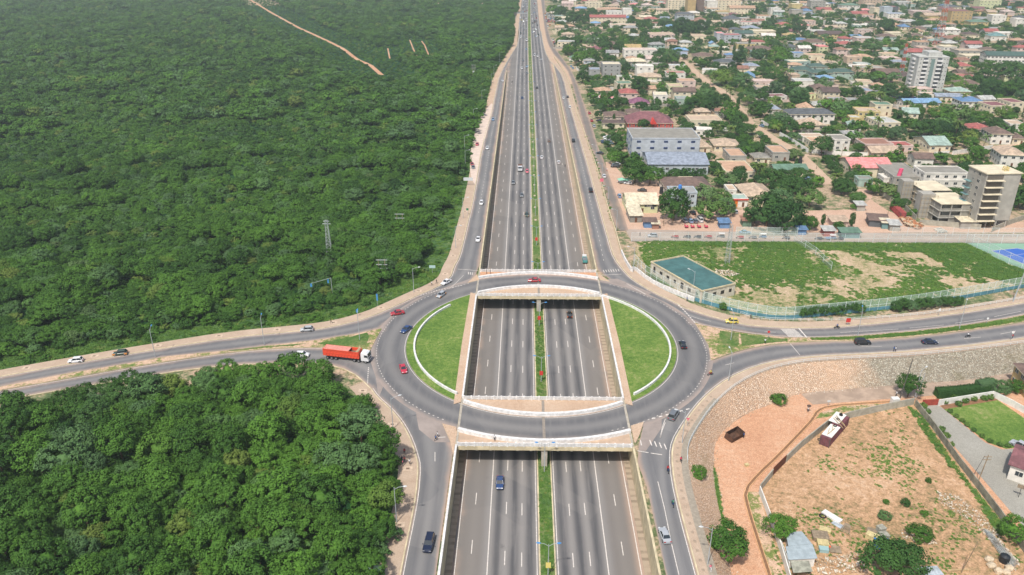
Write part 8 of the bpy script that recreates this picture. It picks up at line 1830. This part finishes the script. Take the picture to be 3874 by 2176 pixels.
quad_roof('lean_to_roof', [W('F', 940, 1345, ZR - .9), W('F', 1078, 1335, ZR - .9), W('F', 1050, 1258, ZR - .5), W('F', 918, 1258, ZR - .5)], .06, mat('sheet_old', S(156, 156, 140), var=.2, sc=1), e, o)
mb = MB(); pts4 = [W('F', 920, 1250, ZR - .4), W('F', 1095, 1240, ZR - .4), W('F', 995, 1060, ZR - .4), W('F', 895, 1062, ZR - .4)]; mb.prism([(p.x - o.x, p.y - o.y) for p in pts4], -.1, 2.2); mb.build('walls', WALLW, e)
wall('shack_partition', poly('F', [(845, 1170), (905, 1330)], LOT), 2.0, .12, WALLW, 'whitish board wall beside the shack', LOT)
# junk, each item for itself
def boxy(r, x, y, w_, d, h, rz, m, label, cat='box', z=LOT, name='crate'):
    p = W(r, x, y, z + h / 2); e = MB(); e.box(-w_ / 2, w_ / 2, -d / 2, d / 2, 0, h); e.box(-w_ / 2 - .04, w_ / 2 + .04, -d / 2 - .04, d / 2 + .04, h - .08, h + .04); o = e.build(name, m); o.location = (p.x, p.y, z); o.rotation_euler = (0, 0, R(rz)); return tag(o, label, cat)
CRM = mat('old_cream', S(206, 190, 140), var=.15); OLDW = mat('old_wood', S(150, 134, 112), var=.2); OBL = plain('bright_blue', S(60, 124, 196), .6); GM = mat('old_machine', S(160, 158, 144), var=.2)
boxy('F', 1565, 1140, 2.8, 1.6, 1.6, -5, OBL, 'bright blue open crate in the dirt yard'); boxy('F', 1500, 1090, 2.4, 1.5, 1.2, -40, CRM, 'cream box left of the blue crate'); boxy('F', 1580, 1090, 1.8, 1.5, 1.6, 10, GM, 'grey machine housing behind the blue crate', 'machine', name='machine'); boxy('F', 1560, 1045, 1.5, 1.4, 2.0, 20, GM, 'tall grey machine farthest back behind the blue crate', 'machine', name='machine'); boxy('F', 1498, 1055, 2, 1.5, .8, -30, OLDW, 'dark flat crate behind the cream box')
boxy('F', 1130, 1085, 3.2, 2.4, .9, -8, OLDW, 'heap-like timber platform beside the tree at the shack', 'platform', name='timber_platform'); boxy('F', 1148, 1140, 2.2, 1.6, 1.1, -10, CRM, 'weathered pale cabinet below the timber platform', 'cabinet', name='cabinet'); boxy('F', 1155, 1180, 1.8, 1.2, .8, -8, plain('pale_teal', S(150, 180, 180), .6), 'pale teal basin at the bottom of the junk row', 'basin', name='basin')
boxy('F', 1235, 1180, 2.2, 2.0, .3, -8, OLDW, 'flat timber frame with dark soil right of the junk row', 'frame', name='soil_tray'); boxy('F', 1190, 1160, .6, .6, .4, 0, plain('orange_plastic', S(236, 90, 40)), 'small orange plastic tub', 'tub', name='plastic_tub'); boxy('F', 1165, 1040, 2.2, 1.4, .5, -25, CRM, 'tan panels leaning together above the junk row', 'panels', name='panel_stack'); boxy('F', 610, 580, .9, .7, .5, 20, CRM, 'pale box alone on the orange track', 'box')
boxy('F', 1660, 128, 1.9, 1.4, 2.0, 6, WALLW, 'white guard box by the lane wall', 'cabin', name='guard_box')
a, b = W('F', 1150, 915, LOT), W('F', 1275, 990, LOT); h3 = math.degrees(math.atan2(b.y - a.y, b.x - a.x)); slab('sheet_pile', (a + b) / 2, (b - a).length, 1.5, .5, h3, WALLW, 'long pile of white sheets and planks in the dirt yard', 'sheets', LOT); slab('corrugated_sheet', W('F', 1255, 1005, LOT), 2.4, 1.4, .12, h3, cm('roof', 'lblue'), 'small corrugated sheet below the white sheet pile', 'sheet', LOT)
for i in range(7): slab('log', W('F', 1290 + i * 8, 1020 + i * 5, LOT), 3.2, .16, .16, 48 + i * 3, OLDW, f'weathered log of the fan-shaped stack, {ordn[i]} from the left', 'log', LOT + .05 * i)
for i, (x, y) in enumerate(((2345, 1292), (2395, 1332), (2450, 1340), (2330, 1250), (2470, 1310))):
    p = W('F', x, y, LOT + .4); blob('boulder', p, (.85, .8, .65), mat('boulder', S(206, 188, 160), var=.15), f'pale boulder in the bottom right corner, {ordn[i]} of five counted from the left ones' if False else f'pale boulder near the black tank, {("left front", "middle front", "right front", "rear left", "rear right")[i]} one', 'boulder', i)
p = W('F', 2432, 1265, LOT); mb = MB(); mb.tube((0, 0, 0), (0, 0, 1.5), .95, .95, 14); mb.tube((0, 0, 1.5), (0, 0, 1.8), .95, .4, 14); o = mb.build('water_tank', plain('tank_black', (.015, .017, .02, 1), .5)); o.location = p; tag(o, 'black plastic tank in the bottom right corner', 'water tank')
for i in range(4):
    a, b = W('F', 2290 + i * 14, 1040 + i * 8, LOT + .3), W('F', 2490 + i * 12, 1320 - i * 12, LOT + .3); c = (a + b) / 2; L = (b - a).length; mb = MB()
    for s in (-1, 1):
        for t in (0, .35): mb.tube((-L / 2, s * .18, t), (L / 2, s * .18, t), .04, n=4)
    for q_ in range(int(L / .7)): x = -L / 2 + q_ * .7; mb.tube((x, -.18, 0), (x + .7, .18, .35), .025, n=3); mb.tube((x, .18, 0), (x + .7, -.18, .35), .025, n=3)
    o = mb.build('steel_truss', STEEL); o.location = c; o.rotation_euler = (0, 0, math.atan2(b.y - a.y, b.x - a.x)); tag(o, f'long galvanised lattice truss in the rubble, {ordn[i]} from the left', 'truss')
slab('corrugated_sheet', W('F', 1905, 1335, LOT), 4.6, 2.4, .15, 6, cm('roof', 'lblue'), 'blue-grey corrugated sheets right of the big dark trees', 'sheet', LOT); slab('timber_trestle', W('F', 2105, 1335, LOT), 4.4, .3, .5, 4, TIMB, 'timber trestle at the foot of the leaning pole', 'frame', LOT)
# rubble, beyond counting
def rubble(name, P, n, s0, s1, m, label, z, seed):
    rr = random.Random(seed); q = [(v.x, v.y) for v in P]; mb = MB(); c = 0
    while c < n:
        x = rr.uniform(min(v[0] for v in q), max(v[0] for v in q)); y = rr.uniform(min(v[1] for v in q), max(v[1] for v in q))
        if not inpoly(x, y, q): continue
        c += 1; s = rr.uniform(s0, s1); v = [(x + rr.uniform(-s, s), y + rr.uniform(-s, s), z + rr.uniform(0, s)) for _ in range(4)] + [(x, y, z + s)]
        mb.add(v, [(0, 1, 4), (1, 2, 4), (2, 3, 4), (3, 0, 4)], rr.randrange(2))
    o = mb.build(name, m); tag(o, label, 'rubble', kind='stuff')
RB = [mat('rubble_pale', S(214, 204, 186), var=.1), mat('rubble_tan', S(190, 168, 140), var=.15)]
rubble('rubble', poly('F', [(1100, 1250), (1400, 1200), (1480, 1340), (1100, 1361)], LOT), 260, .15, .5, RB, 'broken masonry left of the big dark trees', LOT + .02, 1); rubble('rubble', poly('F', [(1960, 770), (2100, 800), (2300, 950), (2400, 1080), (2300, 1080), (2150, 960), (1960, 840)], LOT), 420, .1, .4, RB, 'grey rubble bank on the right of the dirt yard', LOT + .02, 2)
rubble('rubble', poly('F', [(2250, 1030), (2360, 1040), (2540, 1280), (2500, 1361), (2420, 1200)], LOT), 300, .15, .45, RB, 'broken stone around the steel trusses', LOT + .02, 3); rubble('rubble', poly('F', [(1690, 1040), (1780, 1080), (1980, 1130), (1900, 1150), (1720, 1100)], LOT), 140, .1, .4, RB, 'pale rubble around the bright bush', LOT + .02, 4); rubble('rubble', poly('F', [(720, 780), (1100, 900), (1500, 1000), (1250, 1180), (1060, 1100), (830, 900)], LOT), 220, .06, .2, RB, 'small stones strewn over the dirt yard', LOT + .02, 5)
rubble('toe_stones', [Vector((p.x, p.y, 0)) for p in offset(toe, 1.2)] + [Vector((p.x, p.y, 0)) for p in offset(toe, -1.2)][::-1], 700, .08, .3, RB, 'loose stones along the foot of the embankment', LOT + .03, 11)
rubble('gravel_heap', poly('E', [(530, 300), (640, 310), (700, 330), (640, 345), (540, 330)]), 240, .2, .6, RB, 'gravel heap behind the green-roofed hut', 0, 6); rubble('gravel_heap', poly('L', [(870, 1375), (930, 1365), (990, 1395), (930, 1410)]), 200, .2, .8, [mat('gravel_grey', S(190, 190, 180)), RB[0]], 'grey gravel heap by the front road', 0, 7); rubble('spoil_heap', poly('L', [(560, 1280), (640, 1290), (760, 1340), (730, 1380), (600, 1330)]), 200, .5, 1.6, [mat('spoil', S(186, 126, 88), var=.2), RB[1]], 'brown spoil heap by the red container', 0, 8)
# corner of the white house and its neighbour at the right edge
c = W('F', 2600, 740, LOT); e = house(Vector((c.x + 4.5, c.y + 3, 0)), 12, 9, 4.2, 'gable', 'maroon', 'white', -38, 'white house with a dark red roof at the right edge by the driveway', 1, z=LOT, doors=False)
c = W('F', 2640, 120, LOT); house(Vector((c.x + 3, c.y + 4, 0)), 9, 10, 6, 'hip', 'brown', 'ochre', -5, 'ochre house corner with a brown roof beyond the garden wall', 2, z=LOT, doors=False)
p = W('F', 2535, 810, LOT); e = empty('basketball_hoop', p, R(-35), 'basketball hoop beside the white house wall', 'basketball hoop'); MB().tube((0, 0, 0), (0, 0, 3), .06).build('post', DP, e); MB().box(-.8, .8, -.2, -.12, 2.6, 3.5).build('backboard', OLDW, e)
# cargo tricycles
def tricycle(p, head, c, label, grp, canopy=None):
    e = empty('cargo_tricycle', p, R(head), label, 'tricycle', grp); mb = MB(); mb.box(-1.5, .2, -.6, .6, .5, .56); [mb.box(*q_) for q_ in ((-1.5, .2, -.64, -.6, .5, .95), (-1.5, .2, .6, .64, .5, .95), (-1.54, -1.5, -.6, .6, .5, .95))]; mb.build('bed', cpaint(c), e)
    mb = MB(); mb.tube((.2, 0, .6), (1.0, 0, .6), .12, n=6); mb.tube((1.15, 0, .3), (.95, 0, 1.1), .05, n=5); mb.box(.3, .8, -.2, .2, .7, .85); mb.tube((.95, -.4, 1.1), (.95, .4, 1.1), .03, n=4); mb.build('front_frame', cpaint(c), e)
    for x, y in ((-1.0, -.6), (-1.0, .6), (1.2, 0)): child('wheel', MWHEEL, e, (x, y, .31))
    if canopy: mb = MB(); mb.box(-1.4, .9, -.6, .6, 1.75, 1.82); [mb.tube((x, y, .9), (x, y, 1.75), .03, n=4) for x in (-1.3, .8) for y in (-.5, .5)]; mb.build('canopy', canopy, e)
for i, x in enumerate((1300, 1360, 1425, 1495)): tricycle(W('J', x, 1340), 100, 'pink', f'red cargo tricycle in the short row by the yard trees, {ordn[i]} from the left', 'red cargo tricycles')
for i, (x, y, c_, cn) in enumerate(((265, 88, 'red', None), (345, 88, 'navy', None), (415, 88, 'navy', None), (485, 88, 'red', None), (570, 84, 'grey', SGW), (695, 92, 'red', None), (780, 92, 'grey', None), (845, 88, 'lblue', SGW), (1000, 96, 'navy', None), (1215, 99, 'navy', None), (1270, 99, 'lblue', None), (1305, 96, 'lblue', SGW), (1355, 100, 'navy', None))): tricycle(W('E', x, y), 178, c_, f'cargo tricycle in the long row on the front road, {ordinal[i]} from the left', 'cargo tricycles on the front road', cn)
# stalls and sheds
def shed(r, x0, x1, y, h, d, rc, wc, label, rot=0):
    c, w_ = at_eave(r, x0, x1, y, h, d, rot); house(c, w_, d, h, 'shed', rc, wc, rot, label, 1, rh=.5, detail=0, cat='shed', name='shed')
shed('J', 888, 1008, 1288, 2.6, 3.5, 'brown', 'blue', 'kiosk with a brown roof and blue crates by the front road'); shed('J', 970, 1035, 1308, 2.2, 2, 'cream', 'rust', 'little stall right of the blue kiosk'); shed('K', 1012, 1108, 1382, 2.4, 4, 'lgrey', 'red', 'red kiosk with a grey roof by the front road'); shed('K', 1172, 1340, 1398, 2.5, 4, 'green', 'teal', 'long green-roofed stall by the front road')
shed('K', 1088, 1235, 1300, 2.5, 6, 'tan', 'rose', 'shed with rusty tan sheets between two slim conifers'); shed('L', 290, 450, 1290, 2.8, 7, 'brown', 'dgrey', 'brown-roofed shack by the dirt track', -12); shed('L', 402, 470, 1310, 2.6, 4, 'cream', 'teal', 'teal shack beside the brown-roofed one', -8); shed('L', 475, 560, 1330, 2.6, 5, 'lgrey', 'concrete', 'grey lean-to shack right of the teal one', -8); shed('K', 60, 150, 1310, 2.4, 4, 'blue', 'blue', 'blue hut under the bright yard trees'); shed('K', 270, 350, 1290, 2.6, 4, 'rust', 'green', 'rusty and green container hut beside the huge dark tree'); shed('K', 775, 850, 1372, 2.2, 3, 'blue', 'blue', 'small blue stall right of the huge dark tree'); shed('L', 170, 245, 1150, 2.6, 4, 'lgrey', 'concrete', 'open grey shelter by the dirt track'); shed('L', 1120, 1280, 1300, 3, 6, 'cream', 'concrete', 'low block hut in front of the nearest unfinished building')
def awning(r, x, y, label, c):
    p = W(r, x, y, 0); e = empty('awning', p, R(random.uniform(-20, 20)), label, 'awning'); mb = MB(); mb.add([(-2, -1.6, 2), (2, -1.6, 2), (0, 0, 3), (2, 1.6, 2), (-2, 1.6, 2)], [(0, 1, 2), (1, 3, 2), (3, 4, 2), (4, 0, 2)]); mb.build('canvas', c, e)
    mb = MB(); [mb.tube((a_, b_, 0), (a_, b_, 2), .05, n=4) for a_ in (-1.9, 1.9) for b_ in (-1.5, 1.5)]; mb.build('poles', POLE, e)
AG = plain('awning_green', S(140, 196, 170), .8); awning('J', 662, 905, 'left pale green awning under the big roadside tree', AG); awning('J', 730, 905, 'right pale green awning under the big roadside tree', AG); awning('G', 725, 940, 'blue parasol beside the frontage road', plain('awning_blue', S(70, 130, 200), .8)); awning('G', 625, 890, 'small tan stall beside the frontage road', plain('awning_tan', S(206, 170, 120), .8))
# market of vans and scrap by the highway at the top
rnd = random.Random(4); mc = ['white', 'white', 'lblue', 'silver', 'white', 'grey', 'pink', 'orange']
n_ = 0
for j, yy in enumerate((385, 430, 475, 520, 565, 610)):
    for i in range(8 if j else 3):
        p = W('V', 1190 + i * 52 + j * 6 + rnd.uniform(-8, 8), yy, 0); n_ += 1
        if blocked(p.x, p.y, 2): continue
        car(Vector((p.x, p.y, .02)), rnd.uniform(60, 120), rnd.choice(('van', 'hatch', 'van', 'suv')), rnd.choice(mc), 'vehicle packed into the crowded roadside market near the top of the highway', 'vehicles packed in the far roadside market')
for i, (x, y, c_, t_) in enumerate(((330, 560, 'white', 'van'), (345, 590, 'pink', 'van'), (355, 612, 'dgreen', 'van'), (245, 300, 'white', 'suv'), (262, 365, 'white', 'van'), (290, 350, 'orange', 'van'), (265, 290, 'red', 'van'), (580, 918, 'lblue', 'hatch'), (605, 940, 'lblue', 'hatch'))):
    p = W('G', x, y, 0); car(p, 95, t_, c_, f'{("parked", "roadside")[i % 2]} vehicle by the far frontage road, {ordn[i]} of the scattered ones', 'vehicles along the far frontage road')
# rooftop tanks
for (r, x, y, z, c_, lab) in (('J', 1243, 955, 6.4, OBL, 'blue water tank on the pale blue two-storey block'), ('J', 1390, 375, 10.9, plain('tank_black', (.015, .017, .02, 1), .5), 'black water tank on the blue-grey unfinished block'), ('J', 1058, 975, 1.5, plain('tank_black', (.015, .017, .02, 1), .5), 'black water tank on a stand behind the church hall'), ('K', 335, 630, 3, plain('tank_black', (.015, .017, .02, 1), .5), 'black water tank between the two block-walled boxes'), ('K', 792, 735, 2, plain('tank_black', (.015, .017, .02, 1), .5), 'black water tank behind the green-roofed bungalow'), ('K', 290, 1130, 0, plain('tank_black', (.015, .017, .02, 1), .5), 'black water tank in front of the orange shop')):
    p = W(r, x, y, z); mb = MB(); mb.tube((0, 0, 0), (0, 0, 1.5), .8, .8, 12); mb.tube((0, 0, 1.5), (0, 0, 1.8), .8, .3, 12)
    if 0 < z < 6: mb.box(-.8, .8, -.8, .8, -z, -.02)
    o = mb.build('water_tank', c_); o.location = p; tag(o, lab, 'water tank')
# weed tufts along the tan parapet
spray('parapet_weeds', offset(smooth(poly('B', [(1840, 40), (1920, 260), (1990, 480), (2060, 750), (2130, 960)]), 1), 1.4) + offset(smooth(poly('B', [(1840, 40), (1920, 260), (1990, 480), (2060, 750), (2130, 960)]), 1), -.4)[::-1], 90, .4, .9, 'weeds growing along the tan parapet', .1, None, .1, 20)
# ---------------------------------------------------------------- haze
mb = MB(); mb.box(-1500, 1500, -60, 1640, -8, 125); hzo = mb.build('haze', None); tag(hzo, kind='stuff', label='thin pale haze over the whole view', cat='haze')
hm = bpy.data.materials.new('haze'); hm.use_nodes = True; t_ = hm.node_tree; t_.nodes.clear(); ou = t_.nodes.new('ShaderNodeOutputMaterial'); pv = t_.nodes.new('ShaderNodeVolumePrincipled'); t_.links.new(pv.outputs[0], ou.inputs['Volume'])
pv.inputs['Color'].default_value = (.80, .90, .88, 1); pv.inputs['Density'].default_value = 0.0002; pv.inputs['Anisotropy'].default_value = .2; hzo.data.materials.append(hm)
